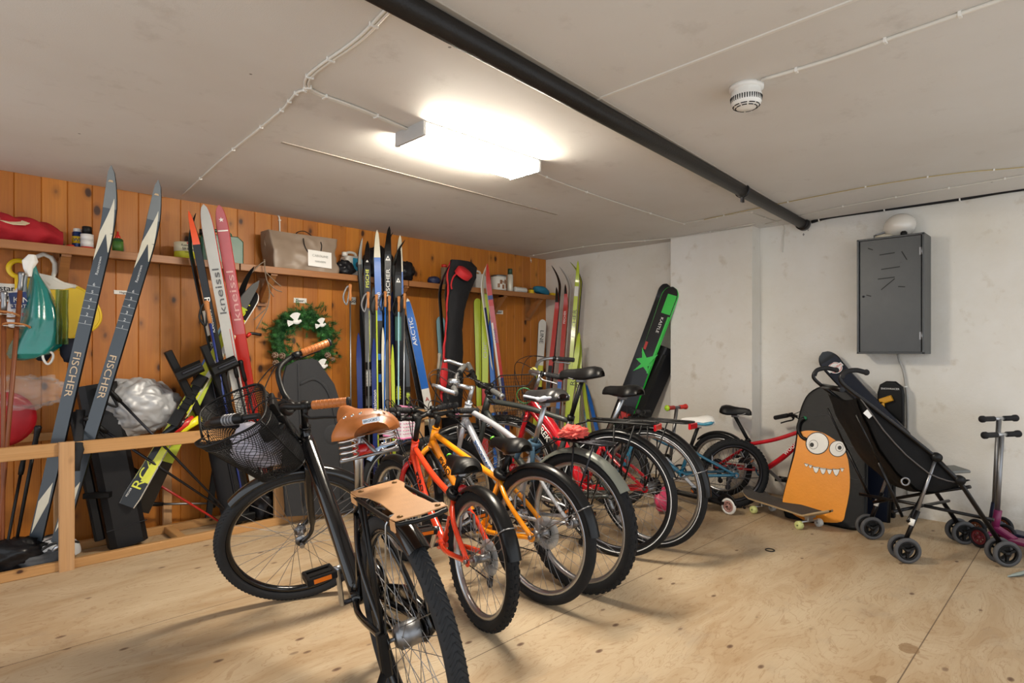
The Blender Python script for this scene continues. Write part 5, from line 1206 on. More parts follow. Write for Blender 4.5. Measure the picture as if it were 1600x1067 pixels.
loftbag('plastic_bag',[(400,50,53),(410,47,55),(430,48,62),(452,44,78),(480,38,92),(500,34,98),(520,26,99),(540,14,97),(553,10,82),(560,14,60),(563,24,44)],4.13,.085,TEAL,'bulging teal plastic bag tied up and hanging on the pine wall','bag')
loftbag('plastic_bag',[(398,44,56),(408,34,60),(420,36,52),(432,42,50)],4.10,.03,WHT,'white knotted plastic handles above the teal bag','bag',.5,3)
b=loftbag('plastic_bag',[(430,38,44),(445,30,42),(456,22,44),(475,12,44),(500,10,44),(512,14,42)],4.17,.045,mat('white_blue_bag','#d8d6d6',.35,0,.1),'white plastic bag with blue print left of the teal bag','bag',.3,5)
c=atY(28,470,4.10)-b.location; mb=MB(); mb.bar(atY(15,470,4.115)-b.location,atY(43,468,4.105)-b.location,.003,.085); l_=mb.build('blue_print',mat('print_blue','#1c3470',.4,0,.1),b)
text('KING',atY(20,472,4.105)-b.location,(1,-.05,0),(0,0,1),.042,INKW,l_,'print_text'); text('&TOTAL',atY(15,480,4.105)-b.location,(1,-.05,0),(0,0,1),.026,INKW,l_,'print_text'); text('fruits',atY(17,493,4.105)-b.location,(1,-.05,0),(0,0,1),.032,WDR,b,'print_text')
mb=MB(); mb.grid(lambda u,v: atY(90,495,4.05)+V(((u-.5)*.055+.02,-.02*math.sin(u*9)+.01*math.sin(v*12),(v-.5)*.30)) ,14,10); mb.grid(lambda u,v: atY(90,495,4.05)+V(((u-.5)*.055+.02,.02-.02*math.sin(u*9),(v-.5)*.30)) ,14,10)
one('plastic_sleeve',mb,mat('green_clear_film','#5b7f3c',.15,0,.3,trans=.6,alpha=.7),'crinkled green transparent sleeve behind the teal bag edge','sleeve')
# dark boots hanging with white loops
for px,py,lab,s in ((66,556,'dark shoe bag with white loop hanging below the teal bag',1),(112,556,'dark shoe bag with white loop hanging beside the left grey ski',1.2)):
    c=atY(px,py,4.12); e=thing('shoe_bag',c,lab,'bag')
    blob('bag_body',(0,.0,.03),(.045*s,.04,.06*s),mat('navy_felt','#181c28',.8,0,.2),None,None,px,28,.12,2,.06,parent=e,flatb=False)
    mb=MB(); mb.tube([V((.02+.022*math.sin(2*PI*k/20)*(1-.3*math.cos(2*PI*k/20)),-.045,-.01-.035*math.cos(2*PI*k/20))) for k in range(20)],.006,8,closed=True); mb.build('white_loop',WHT,e)
BAM=mat('bamboo_brown','#7c4424',.45,0,.2,14)
for (ax_,ay,bx,by,lab) in ((4,905,6,455,'old brown bamboo ski pole at the left picture edge'),(-6,905,34,425,'old brown bamboo ski pole leaning behind the white plastic bag')):
    pole(at2(ax_,ay,4.02,.03),atY(bx,by,4.08),BAM,lab,grip=STL,basket=False,strap=False,r=.011,gl=.1)
for k,(px,py) in enumerate(((8,492),(26,510))):
    c=atY(px,py,4.06); e=thing('pole_basket',c,('leather-strapped ring basket on the left bamboo pole','leather-strapped ring basket beside the white plastic bag')[k],'ski pole basket')
    mb=MB(); mb.ring((0,0,0),(.15,.25,1),.055,[(.005,-.004),(.005,.004),(-.005,.004),(-.005,-.004)],28); mb.build('ring',CORK,e)
    for a in (0,PI/3,2*PI/3): mb=MB(); mb.bar((-.055*math.cos(a),-.055*math.sin(a),.003),(.055*math.cos(a),.055*math.sin(a),.003),.014,.004); mb.build('strap',MILK,e)
# ------------------------------------------------ behind the rail, left half
BCASE=mat('black_case','#1b1b1d',.42,0,.12,30,.1)
c=at2(200,850,4.06,0); e=thing('ski_case',c,'long black hard case leaning in the timber frame, left of the post','case')
T=atY(150,600,4.12)-c; B_=V((0,0,.02)); d=(T-B_).normalized()
mb=MB(); mb.bar(B_,T,.19,.15,(0,-1,0),bev=.03); mb.build('case_body',BCASE,e)
mb=MB(); mb.bar(B_+V((0,-.077,0))+d*.12,B_+V((0,-.077,0))+d*.125,.205,.004,(0,-1,0)); mb.build('case_seam',DST,e)
mb=MB(); mb.bar(B_+V((-.13,0,0))+d*.05,B_+V((-.13,0,0))+d*.80,.05,.05,(0,-1,0),bev=.01); mb.bar(B_+V((-.16,-.02,0))+d*.32,B_+V((-.05,-.09,0))+d*.32,.05,.03,(0,0,1),bev=.004); mb.build('side_strap',BLK,e)
c=atY(122,690,RY-.02); mb=MB()
mb.tube([atY(x,y,yy) for x,y,yy in ((126,640,4.0),(124,670,3.95),(122,695,RY-.012),(124,702,RY-.014),(119,720,RY-.014),(117,736,RY-.014))],.022,6,flat=.12,ref=(1,0,0)); one('webbing_strap',mb,mat('webbing','#26272a',.8,0,.1,90),'dark webbing strap hanging over the rail at the post','strap')
SILF=mat('silver_fabric','#b3b4b6',.42,.25,.1,5,1.0,14)
blob('folded_cover',atY(214,636,4.12)+V((0,0,.0)),(.235,.13,.175),SILF,'crumpled silver-grey cover stuffed behind the rail','cover',11,130,.16,1.15,.10,flatb=False)
CLR=mat('clear_film','#d8dadc',.12,0,.05,alpha=.14,bump=.4,bscale=25)
blob('plastic_film',atY(44,612,4.14),(.19,.09,.085),CLR,'crinkled clear plastic film at the left edge','plastic',12,70,.15,1.4,.22,flatb=False)
mb=MB(); mb.lathe([(0,-.01),(.12,-.01),(.15,.0),(.15,.012),(.12,.02),(0,.02)],atY(2,655,4.2),(0,-1,0),32); one('plastic_sled',mb,mat('red_plastic','#a81622',.35,0,.08),'round red plastic plate at the left picture edge','sled')
blob('duffel_bag',at2(14,880,4.0,.09),(.17,.10,.09),SHB,'black bag on the floor in the bottom left corner of the frame','bag',14,44,.15,2,.15)
# helmet
def helmet(c,s,label,m1,m2,rz=0):
    e=thing('helmet',c,label,'helmet',rz=rz); mb=MB()
    def f(u,v):
        a=2*PI*u; b=v*PI*.52; return V((math.sin(b)*math.cos(a)*.145*s,math.sin(b)*math.sin(a)*.10*s,math.cos(b)*.11*s+.02))
    mb.grid(f,32,12,True,closeu=True); mb.build('shell',m1,e)
    for k in range(-2,3):
        mb=MB(); mb.tube(arc([V((-.11*s,k*.03*s,.075*s-abs(k)*.010)),V((-.03*s,k*.036*s,.128*s-abs(k)*.013)),V((.06*s,k*.032*s,.118*s-abs(k)*.013)),V((.125*s,k*.02*s,.065*s))],5),[.003]+[.008*s]*14+[.003],8,flat=.6); mb.build('vent_slot',m2,e)
    mb=MB(); mb.tube(arc([V((-.06,-.09*s,.03)),V((-.02,-.10*s,-.02)),V((.02,-.09*s,.0)),V((.05,-.09*s,.03))],5),.005,6,flat=.4); mb.build('chin_strap',BLK,e); return e
helmet(at2(78,852,4.03,.02),1.0,'white and grey bicycle helmet on the floor behind the rail',mat('helmet_white','#cfd0d2',.25,0,.05),mat('helmet_vent','#2c2e31',.5),rz=.3)
blob('shoe',at2(66,868,3.96,.05),(.13,.06,.05),mat('grey_shoe','#4b4d50',.7,0,.3,30),'dark grey shoe lying under the white helmet','shoe',17,40,.15,2,.15)
c=at2(90,880,3.95,.06); e=thing('ski_binding',c,'silver ski binding lying beside the timber post','binding')
mb=MB(); mb.bar((-.06,0,0),(.05,0,.02),.05,.02,bev=.004); mb.use(STL); mb.build('plate',STL,e); mb=MB(); mb.tube(arc([(-.03,0,.01),(0,-.02,.05),(.04,0,.03)],5),.012,8); mb.tube([(0,0,0),(-.07,-.03,-.05)],.006,6); mb.build('lever',ALU,e)
# small ski rack arms with clamps
for a,b,k,lab in (((262,549),(322,668),(297,579),'black roof ski-carrier arm with clamp left of the wire basket'),((318,540),(362,650),(352,571),'second black roof ski-carrier arm behind the wire basket')):
    A,B=atY(*a,3.95),atY(*b,4.0); c=(A+B)/2; e=thing('ski_carrier',c,lab,'ski carrier'); mb=MB(); mb.bar(A-c,B-c,.045,.03,(0,-1,0),bev=.006); mb.build('arm',BLK,e)
    K_=atY(*k,3.92)-c; mb=MB(); mb.bar(K_+V((-.075,0,-.035)),K_+V((.06,-.02,.03)),.05,.075,(0,0,1),bev=.016); mb.build('clamp',BLK,e); mb=MB(); mb.bar(K_+V((-.05,-.03,-.015)),K_+V((.045,-.045,.03)),.02,.018,(0,0,1),bev=.004); mb.build('rubber_pad',DST,e)
c=at2(372,782,4.02,0); e=thing('ski_bag',c,'long black ski bag leaning behind the rail below the wire basket','bag'); T=atY(322,572,4.1)-c; mb=MB()
P=arc([V((0,0,.01)),T*.1,T*.3,T*.6,T*.85,T*.97,T],4); n=len(P); mb.tube(P,[.02,.055,.075,.085,.088]+[.09]*(n-9)+[.08,.07,.05,.02],16,flat=.62,ref=(1,0,0)); mb.build('bag_body',mat('black_cordura','#18181b',.7,0,.15,60),e)
mb=MB(); mb.tube([p_+V((.0,-.06,0)) for p_ in P[3:-3]],.006,6); mb.build('zip',DST,e); mb=MB(); mb.bar(V((-.02,-.03,.06)),V((.09,-.03,.06)),.05,.05,(0,0,1),bev=.008); mb.build('buckle',BLK,e)
c=atY(283,668,3.98); e=thing('toy_skis',c,'small yellow and red plastic child skis wedged behind the rail','toy')
for k,(m,dx) in enumerate(((mat('toy_yellow','#e7dc20',.35),0.02),(WDR,-.02),(SKB,-.05))): mb=MB(); mb.tube(arc([V((-.06+dx,0,-.06)),V((dx,-.02,0)),V((.05+dx,-.02,.03)),V((.09+dx,.0,.05))],5),.024,8,flat=.5); mb.build('toy_part',m,e)
# second black shelf panel behind the handlebar
c=at2(503,800,3.83,0); e=thing('parcel_shelf',c,'dark grey felt-covered car boot shelf standing upright beside the wreath','car boot shelf')
FELT=mat('dark_felt','#2d2e31',.95,0,.12,80,.3,400)
def ps(pts,Y0,Y1): return [atY(x,y,Y0+(Y1-Y0)*(800-y)/240)-c for x,y in pts]
out=[(446,806),(440,740),(440,640),(441,590),(446,572),(464,563),(486,560),(494,563),(506,580),(520,600),(528,625),(538,660),(548,700),(551,740),(550,800)]
mb=MB(); mb.plate(ps(out,3.78,3.82),(0,-1,0),.022); mb.build('panel',FELT,e)
mb=MB(); mb.tube(ps([(466,568),(467,620),(472,700),(474,790)],3.755,3.795),.007,8); mb.tube(arc(ps([(468,600),(492,592),(512,610),(524,650),(532,700),(534,780)],3.755,3.795),5),.012,8,flat=.5); mb.build('moulded_edge',FELT,e)
mb=MB(); q=ps([(520,680)],3.76,3.80)[0]; mb.lathe([(0,-.012),(.05,-.010),(.075,0),(.08,.01)],q,(0,1,0),24); mb.build('round_recess',FELT,e)
# wreath
c=atY(470,533,4.315); e=thing('wreath',c,'green fir Christmas wreath with pine cones and white birds hanging on the pine wall','wreath')
Rw=.195; GN=[mat('fir_green_dark','#2a5a2c',.7,0,.2),mat('fir_green','#43813f',.7,0,.2)]
random.seed(3)
mb=MB()
for k in range(560):
    a=random.random()*2*PI; rr_=Rw+random.gauss(0,.042); p_=V((math.cos(a)*rr_,-.03-random.random()*.055,math.sin(a)*rr_*.96)); 
    out_=V((math.cos(a)*random.uniform(-.6,1),-random.random()*.9,math.sin(a)*random.uniform(-.6,1)))+V((random.gauss(0,.4),0,random.gauss(0,.4))); out_.normalize(); L_=random.uniform(.035,.07)
    mb.use(GN[k%2])
    x=out_.cross(V((.3,.9,.2))).normalized(); y=out_.cross(x)
    for j in range(26):
        s=j/26*L_; b=j*2.4; n_=(x*math.cos(b)+y*math.sin(b))*.9+out_*.75; n_.normalize(); q=p_+out_*s; w_=out_.cross(n_).normalized()*.0022; mb.add([q-w_,q+w_,q+n_*.03],[(0,1,2)])
mb.build('fir_needles',None,e)
mb=MB(); mb.tube([V((math.cos(2*PI*k/48)*Rw,-.03,math.sin(2*PI*k/48)*Rw*.96)) for k in range(48)],.048,8,closed=True); mb.build('wreath_ring',GN[0],e)
CONE=mat('cone_brown','#6b4a36',.7,0,.2); CONT=mat('cone_tips','#a8937f',.7)
for px,py in ((430,555),(441,556),(431,567),(512,555),(520,561),(509,571)):
    q=atY(px,py,4.15)-c; mb=MB(); s=.9 if px!=509 and px!=520 else .6
    mb.use(CONE).sph(q,.022*s,12,8)
    for i in range(7):
        b=.25+i*.36
        for j in range(3+int(8*math.sin(b))):
            a=2*PI*j/(3+int(8*math.sin(b)))+i*.5; dd=V((math.sin(b)*math.cos(a),-math.cos(b),math.sin(b)*math.sin(a))); mb.use(CONE if j%2 else CONT).lathe([(0,-.002),(.008*s,0),(0,.004)],q+dd*.023*s,dd,6)
    mb.build('pine_cone',None,e)
FTH=mat('white_feather','#e9e9e6',.8,0,.04)
for px,py,sc_ in ((463,503,1.25),(503,508,1.),(505,573,1.1)):
    q=atY(px,py,4.13)-c; mb=MB(); mb.sph(q,.016*sc_,10,8,(1.5,.8,.9)); mb.sph(q+V((.022*sc_,-.004,.008)),.009*sc_,8,6)
    for k in range(9):
        a=PI*.35+k*.16; mb.plate([q,q+V((math.cos(a)*.05*sc_,-.004,math.sin(a)*.055*sc_)),q+V((math.cos(a+.14)*.05*sc_,-.004,math.sin(a+.14)*.055*sc_))],(0,-1,0),.002)
    for k in range(6):
        a=PI*.95+k*.12; mb.plate([q,q+V((math.cos(a)*.055*sc_,-.002,math.sin(a)*.055*sc_)),q+V((math.cos(a+.1)*.055*sc_,-.002,math.sin(a+.1)*.055*sc_))],(0,-1,0),.002)
    mb.build('white_bird',FTH,e)
# dried twigs hanging from the shelf
c=atY(416,410,4.06); e=thing('dried_branch',c,'bare dried branch hanging from the shelf edge above the wreath','branch'); BRK=mat('grey_bark','#7d6d5c',.8,0,.2)
for pts in (((413,405),(415,430),(421,455),(418,480),(408,500),(400,515)),((415,425),(428,438),(440,448)),((417,440),(430,452),(441,456)),((420,452),(428,464)),((418,480),(402,495),(396,500)),((414,408),(404,415),(380,440))):
    mb=MB(); mb.tube(arc([atY(x,y,4.05)-c for x,y in pts],5),[.006]+[.004]*(5*(len(pts)-1)-1)+[.0015],6); mb.build('twig',BRK,e)
c=atY(378,522,4.05); e=thing('cable_bundle',c,'black cable end with red sleeve sticking out right of the faded red ski','cable'); mb=MB(); mb.tube(arc([atY(x,y,4.05)-c for x,y in ((356,552),(372,535),(384,526),(392,521),(408,523))],5),.010,8); mb.build('cable_run',CABK,e); mb=MB(); mb.tube([atY(x,y,4.045)-c for x,y in ((385,526),(391,521))],.013,8); mb.build('sleeve',WDR,e)
# ski bag hanging over the shelf edge
c=atY(705,640,3.92); e=thing('ski_bag',c,'tall black ski bag with red side panels standing against the shelf','bag')
cor=mat('black_cordura','#18181b',.7,0,.15,60)
rows=[(408,703,735),(416,701,744),(432,699,743),(460,699,731),(485,698,724),(515,696,721),(550,693,722),(590,690,722),(620,689,722),(665,692,718),(720,690,716)]
R=[]
for py,a,b in rows: A,B=atY(a,py,4.0),atY(b,py,4.0); R.append(((A+B)/2,(B.x-A.x)/2))
def skb(u,v):
    t=v*(len(R)-1); i=min(int(t),len(R)-2); q=t-i; cc=R[i][0].lerp(R[i+1][0],q); w_=R[i][1]*(1-q)+R[i+1][1]*q; a=2*PI*u
    k=1+.12*NZ.noise(V((math.cos(a)*2,math.sin(a)*2,cc.z*8)))+.06*NZ.noise(V((math.cos(a)*5,math.sin(a)*5,cc.z*20)))
    return cc-c+V((math.cos(a)*w_*k,math.sin(a)*.055*k,0))
mb=MB(); mb.grid(skb,30,70,True,closeu=True); mb.build('bag_body',cor,e)
RF=mat('red_cordura','#c02026',.65,0,.1,60)
mb=MB(); P=[skb(.5,v/40)+V((.002,-.006,0)) for v in range(2,34)]; mb.tube(P,.013,8,flat=.6,ref=(1,0,0)); mb.build('red_side_panel',RF,e)
mb=MB(); q=atY(727,424,3.90)-c; mb.lathe([(0,.012),(.07,.010),(.085,.0),(.082,-.05)],q,(.25,-.75,.75),24,sx=1,sy=.8); mb.build('red_end_cap',RF,e)
mb=MB(); mb.tube(arc([atY(x,y,3.92)-c for x,y in ((718,424),(709,432),(705,444),(706,452))],5),.008,8,flat=.4); mb.build('carry_handle',RF,e)
mb=MB(); P=[skb(.5,v/40)+V((-.002,-.03,0)) for v in (25,27,29,31)]; mb.tube(P,[.02,.04,.04,.02],10,flat=.5); mb.build('red_pocket',RF,e)
# helmet between the centre rack and slanting ski
helmet(at2(648,690,4.12,.52),1.25,'cream and black ski helmet on the rail behind the slanting blue ski',mat('helmet_cream','#cdbf9c',.35,0,.05),mat('helmet_vent','#2c2e31',.5),rz=.2)
blob('ski_boot',at2(402,812,4.1,.13),(.10,.16,.14),mat('boot_black','#1c1c1f',.4,0,.1),'black ski boots stored in the timber frame behind the big front wheel','boot',21,50,.2,2,.2)
blob('ski_boot',at2(438,806,4.15,.12),(.09,.14,.13),mat('boot_black','#1c1c1f',.4,0,.1),'second black ski boot beside the timber post','boot',23,50,.2,2,.2)
for px,py,lab in ((392,742,'white-shafted pole end seen under the wire basket, left one'),(402,738,'white-shafted pole end seen under the wire basket, right one')):
    pole(at2(px+12,800,4.0,.1),atY(px,py-60,3.98),WHT,lab,grip=BLK,basket=False,strap=False,r=.006)
# ------------------------------------------------ right side of the room
# grey metal cabinet
X0=4.66; ya,yb=1.2175,.8227; zb,zt=1.133,1.933
e=thing('metal_cabinet',(XW-.1,(ya+yb)/2,zb),'dark grey scratched metal cabinet mounted on the white wall','cabinet')
def cabm():
    m,n,l,b=base('scratched_grey_enamel',.38); tc=n.new('ShaderNodeTexCoord').outputs['Object']
    c=mixc(n,l,noise(n,l,tc,6,4,.6),'#3f4144','#4e5050'); s=noise(n,l,mapping(n,l,tc,(1,3,9)),7,6,.8); c=mixc(n,l,ramp(n,l,s,[(.66,0.),(.70,.8)]),c,'#2a2a2a')
    l.new(c,b.inputs['Base Color']); return m
CABM=cabm(); o=V(e.location); w=(ya-yb); h=zt-zb
mb=MB(); mb.box((X0-o.x+.012,-w/2,0),(XW-o.x,w/2,h)); mb.build('cabinet_body',CABM,e)
mb=MB(); fx=X0-o.x
for a,b in (((fx,-w/2,.006),(fx,w/2,.006)),((fx,-w/2,h-.006),(fx,w/2,h-.006))): mb.bar(a,b,.024,.012,bev=.002)
for y in (-w/2+.006,w/2-.006): mb.bar((fx,y,0),(fx,y,h),.012,.024,up=(1,0,0),bev=.002)
mb.build('door_frame',CABM,e)
mb=MB(); mb.bar((fx+.004,0,.014),(fx+.004,0,h-.014),w-.034,.014,up=(1,0,0),bev=.003); d_=mb.build('cabinet_door',CABM,e)
SCR=mat('scratch_dark','#1f2020',.6)
for y0,z0_,y1,z1 in ((.06,.68,-.03,.686),(.05,.58,-.06,.588),(.07,.515,-.03,.52),(.05,.44,-.03,.51),(-.05,.455,-.09,.45),(-.07,.69,-.10,.63),(.13,.735,.10,.72),(.14,.41,.11,.40)):
    mb=MB(); mb.bar((fx-.0035,y0,z0_),(fx-.0035,y1,z1),.0006,.006,up=(0,0,1)); mb.build('scratch',SCR,d_)
for z_ in (.68,.12): mb=MB(); mb.bar((fx-.006,-w/2+.02,z_-.025),(fx-.006,-w/2+.02,z_+.025),.014,.008,up=(1,0,0)); mb.tube([(fx-.010,-w/2+.014,z_-.025),(fx-.010,-w/2+.014,z_+.025)],.005,8); mb.build('hinge',STL,e)
mb=MB(); mb.lathe([(0,.005),(.007,.004),(.008,0)],(fx-.003,w/2-.04,.40),(-1,0,0),12); mb.build('keyhole',DST,e)
c=atX(1408,350,4.76); e=thing('globe_shade',(4.76,c.y-.01,zt),'white glass globe lampshade resting on top of the grey cabinet','lampshade')
mb=MB(); prof=[(.0,.168)]+[(.098*math.sin(a),.085-.083*math.cos(a)) for a in [PI-k*.16 for k in range(1,17)]]+[(.045,.004),(.04,0)]; mb.lathe(prof,(0,0,0),(.12,.25,1),32); mb.build('glass_globe',mat('opal_glass','#dcd6cc',.12,0,.03,coat=.5),e)
mb=MB(); mb.lathe([(0,0),(.02,0),(.02,.02),(.012,.03),(0,.03)],(-.07,-.02,0),n=12); mb.build('lamp_fitting',BLK,e)
c=atX(1382,366,4.74); mb=MB(); mb.lathe([(0,0),(.055,0),(.06,.006),(.06,.02),(.05,.024),(0,.024)],(4.74,c.y,zt),n=28); one('lamp_base',mb,mat('cream_plastic','#cfc6b2',.5,0,.05),'flat round cream lamp base lying on the grey cabinet','lamp base')
mb=MB(); mb.bar((4.72,c.y+.05,zt+.03),(4.74,c.y-.0,zt+.045),.03,.01,bev=.002); mb.tube([(4.72,c.y+.05,zt),(4.72,c.y+.05,zt+.03)],.012,8); one('bracket',mb,STL,'small steel bracket lying at the left of the cabinet top','bracket')
cable([V((XW-.03,1.01,zb+.0)),V((XW-.03,1.0,zb-.05)),V((XW-.02,.975,zb-.14)),V((XW-.015,.955,zb-.35)),V((XW-.012,.955,zb-.7)),V((XW-.012,.955,.14))],.0075,mat('grey_cable','#a9a7a2',.5),'grey cable hanging from the cabinet down the white wall',1,name='wall_cable')
mb=MB(); p=atX(1561,697,XW-.012); mb.box((XW-.03,p.y-.012,p.z-.02),(XW,p.y+.012,p.z+.02)); one('cable_clamp',mb,STL,'small steel clamp on the white wall behind the scooter bars','clamp')
# ------------------------------------------------ foam sled with the orange monster
PO=V((4.22,1.32,0)); TOPX=4.46; nrm=V((-.90,0,.24)).normalized()
def onp(px,py,off=0):
    r=ray(px,py); t=((PO+nrm*off)-O).dot(nrm)/r.dot(nrm); return O+r*t
SLN=V((nrm.x,nrm.y,nrm.z))
e=thing('foam_sled',PO,'big black foam sled printed with an orange one-toothed-row monster','sled')
e['label']='big black foam sled with an orange googly-eyed monster, leaning behind the skateboard'
def sp(pts,off,k=0):
    q=[onp(x,y,off)-PO for x,y in pts]
    return arc(q+[q[0]],k)[:-1] if k else q
out=[(1229,775),(1239,735),(1248,695),(1252,660),(1258,636),(1268,618),(1286,608),(1306,608),(1325,617),(1341,634),(1350,655),(1352,700),(1352,760),(1350,815),(1340,824),(1320,822),(1290,815),(1255,812),(1232,805)]
FOAM=mat('black_foam_skin','#070708',.5,0,.2,18,.5,26)
P=sp(out,-.035,3); mb=MB(); mb.plate(P,SLN,.035); mb.build('foam_body',FOAM,e)
mb=MB(); mb.tube([p_+SLN*.018 for p_ in P],.019,8,closed=True); mb.build('foam_edge',FOAM,e)
MON=mat('monster_orange','#ef9517',.42,0,.06,14,.25,60)
mon=[(1247,676),(1258,673),(1270,673),(1285,676),(1298,683),(1308,690),(1318,700),(1325,718),(1328,745),(1327,770),(1321,800),(1315,815),(1290,816),(1255,812),(1225,790),(1226,768),(1235,735),(1243,705)]
mb=MB(); mb.plate(sp(mon,.0015,3),SLN,.002); mm=mb.build('monster_print',MON,e)
def disc(cx,cy,rx,ry,off,m,nm,parent):
    mb=MB(); q=[onp(cx+rx*math.cos(2*PI*k/28),cy+ry*math.sin(2*PI*k/28),off)-PO for k in range(28)]; mb.plate(q,SLN,.0006); return mb.build(nm,m,parent)
EW=mat('print_white','#efeeea',.4); EB=mat('print_black','#101010',.4)
disc(1277,692.5,18.4,17.7,.0045,EB,'eye_outline',mm); disc(1277,692.5,17,16.3,.0055,EW,'eye',mm); disc(1271,694.5,7.2,7.2,.0065,EB,'iris_outline',mm); disc(1271,694.5,6.6,6.6,.0072,EW,'iris',mm); disc(1268.5,695,3.3,3.5,.008,EB,'pupil',mm)
disc(1309,701,13.6,12.9,.0045,EB,'eye_outline',mm); disc(1309,701,12.5,11.8,.0055,EW,'eye',mm); disc(1311.5,699,6.2,6.6,.0065,EB,'iris_outline',mm); disc(1311.5,699,5.6,6,.0072,EW,'iris',mm); disc(1312,699.5,3,3.2,.008,EB,'pupil',mm)
mb=MB(); mb.tube(arc([onp(x,y,.005)-PO for x,y in ((1257,723.5),(1265,727),(1280,731.5),(1295,733.5),(1310,733),(1319,731.5))],5),.0018,6); mb.build('mouth_line',EB,mm)
for (x0,x1,yy,hh) in ((1257,1263,725,4),(1263.5,1269,727,4.5),(1270,1280,730,9),(1281,1291,732,9),(1292,1300,733.5,7.5),(1301,1312,733.5,10),(1313,1318.5,732,5)):
    q=[(x0,yy-1),(x1,yy),((x0*.25+x1*.75),yy+hh*.75),((x0+x1)/2,yy+hh),((x0*.75+x1*.25),yy+hh*.7)]
    for off,m,nm,s in ((.0045,EB,'tooth_outline',1.12),(.0055,EW,'tooth',1)):
        cx,cy=(x0+x1)/2,yy+hh*.3; mb=MB(); mb.plate([onp(cx+(x-cx)*s,cy+(y-cy)*s,off)-PO for x,y in q],SLN,.0006); mb.build(nm,m,mm)
CRK=mat('crease_grey','#4a4b4e',.5)
for pts in (((1256,642),(1270,650),(1290,648),(1310,655),(1330,658)),((1300,664),(1315,672),(1335,668),(1349,675)),((1322,716),(1335,722),(1349,719)),((1325,745),(1338,750),(1350,746)),((1318,690),(1330,698),(1348,700))):
    mb=MB(); mb.tube([onp(x+random.uniform(-1,1),y,.001)-PO for x,y in pts],.0014,5); mb.build('crease',CRK,e)
for x,y,l2 in ((1257,653,((1257,653),(1250,658),(1247,670),(1252,682),(1259,686))),(1341,664,((1341,664),(1338,675),(1338,692),(1343,702),(1347,698)))):
    mb=MB(); mb.tube(arc([onp(a,b,.018)-PO for a,b in l2],5),.012,8); mb.build('grab_handle',BLK,e); mb=MB(); q=onp(x,y,.012)-PO; mb.lathe([(0,.006),(.012,.005),(.014,-.01)],q,SLN,12); mb.build('green_plug',mat('plug_green','#1f7a4c',.5),e)
# second dark sled behind
e=thing('foam_sled',(4.62,1.02,0),'dark navy sled standing on edge behind the monster sled','sled'); mb=MB()
P=[V((.0,.32,0)),V((.0,.32,.45)),V((.0,.26,.62)),V((.0,.16,.70)),V((.0,.06,.68)),V((.0,.0,.60)),V((.0,-.0,0))]; P=[p_+V((.14*p_.z/.9,0,0)) for p_ in P]; mb.plate(P,(-1,0,.15),.05); mb.build('sled_body',mat('navy_foam','#141b2c',.35,0,.15),e)
mb=MB(); mb.tube([p_+V((-.025,0,0)) for p_ in P],.02,8,closed=True); mb.build('sled_rim',BLK,e)
# snowboard leaning diagonally
e=None
A=atX(1412,690,4.62); B=atX(1286,556,4.78)
K=ski('snow_skate',A,B,.145,(-1,-.35,.35),[(0,1,mat('board_navy','#1a2230',.22,0,.1,coat=.5)),(.92,1,SKB)],'glossy dark blue snow board with round white sticker leaning above the monster sled',cat='snowboard',curl=.06,cl=.2,alpine=True,waist=.9,edge=SKB,th=.012)
c=K['P'](.83*K['L'],0,.016); 
def kd(K,c,r,m,nm,h=0,sy=1): mb=MB(); mb.plate([c+K['f']*h+K['d']*(r*math.cos(2*PI*k/26))+K['side']*(r*sy*math.sin(2*PI*k/26)) for k in range(26)],K['f'],.0006); mb.build(nm,m,K['o'])
kd(K,c,.046,EW,'sticker'); kd(K,c,.041,WDR,'sticker_ring',.001); kd(K,c,.037,EW,'sticker_face',.002)
mb=MB(); mb.bar(c+K['f']*.0035-K['side']*.055+K['d']*.0,c+K['f']*.0035+K['side']*.055,.001,.03,up=K['d']); mb.build('sticker_band',EW,K['o'])
text('WINTER',c+K['f']*.0048+K['side']*.05*(1)-K['d']*.009,-K['side'],K['d'],.024,WDR,K['o'])

# snow racer: black panel with yellow frame
Yr=atX(1393,700,4.80).y; e=thing('snow_racer',(4.78,Yr,0),'black and yellow steering sled standing on end beside the cabinet cable','sled')
w_=.063; P=[V((0,w_,.25)),V((0,w_,.86)),V((0,w_*.8,.91)),V((0,w_*.3,.93)),V((0,-w_*.5,.93)),V((0,-w_*1.05,.90)),V((0,-w_*1.15,.85)),V((0,-w_*1.15,.25))]
mb=MB(); mb.plate(P,(-1,0,0),.04); mb.build('seat_panel',BLK,e); mb=MB(); mb.tube([p_+V((-.02,0,0)) for p_ in P],.014,8,closed=True); mb.build('panel_rim',BLK,e)
text('SNOWRACER',(-.042,w_-.012,.885),(0,-1,0),(0,0,1),.018,INKW,e)
YR=mat('racer_yellow','#d79a1c',.35,0,.05,coat=.3)
mb=MB(); mb.bar((-.06,.05,.05),(-.06,.05,.80),.03,.05,(0,1,0),bev=.006); mb.bar((-.06,.05,.80),(-.06,-.02,.83),.03,.04,bev=.006); mb.build('frame',YR,e)
mb=MB(); mb.bar((-.02,.0,0),(-.02,.0,.5),.05,.06,(0,1,0),bev=.006); mb.build('rear_ski',BLK,e)
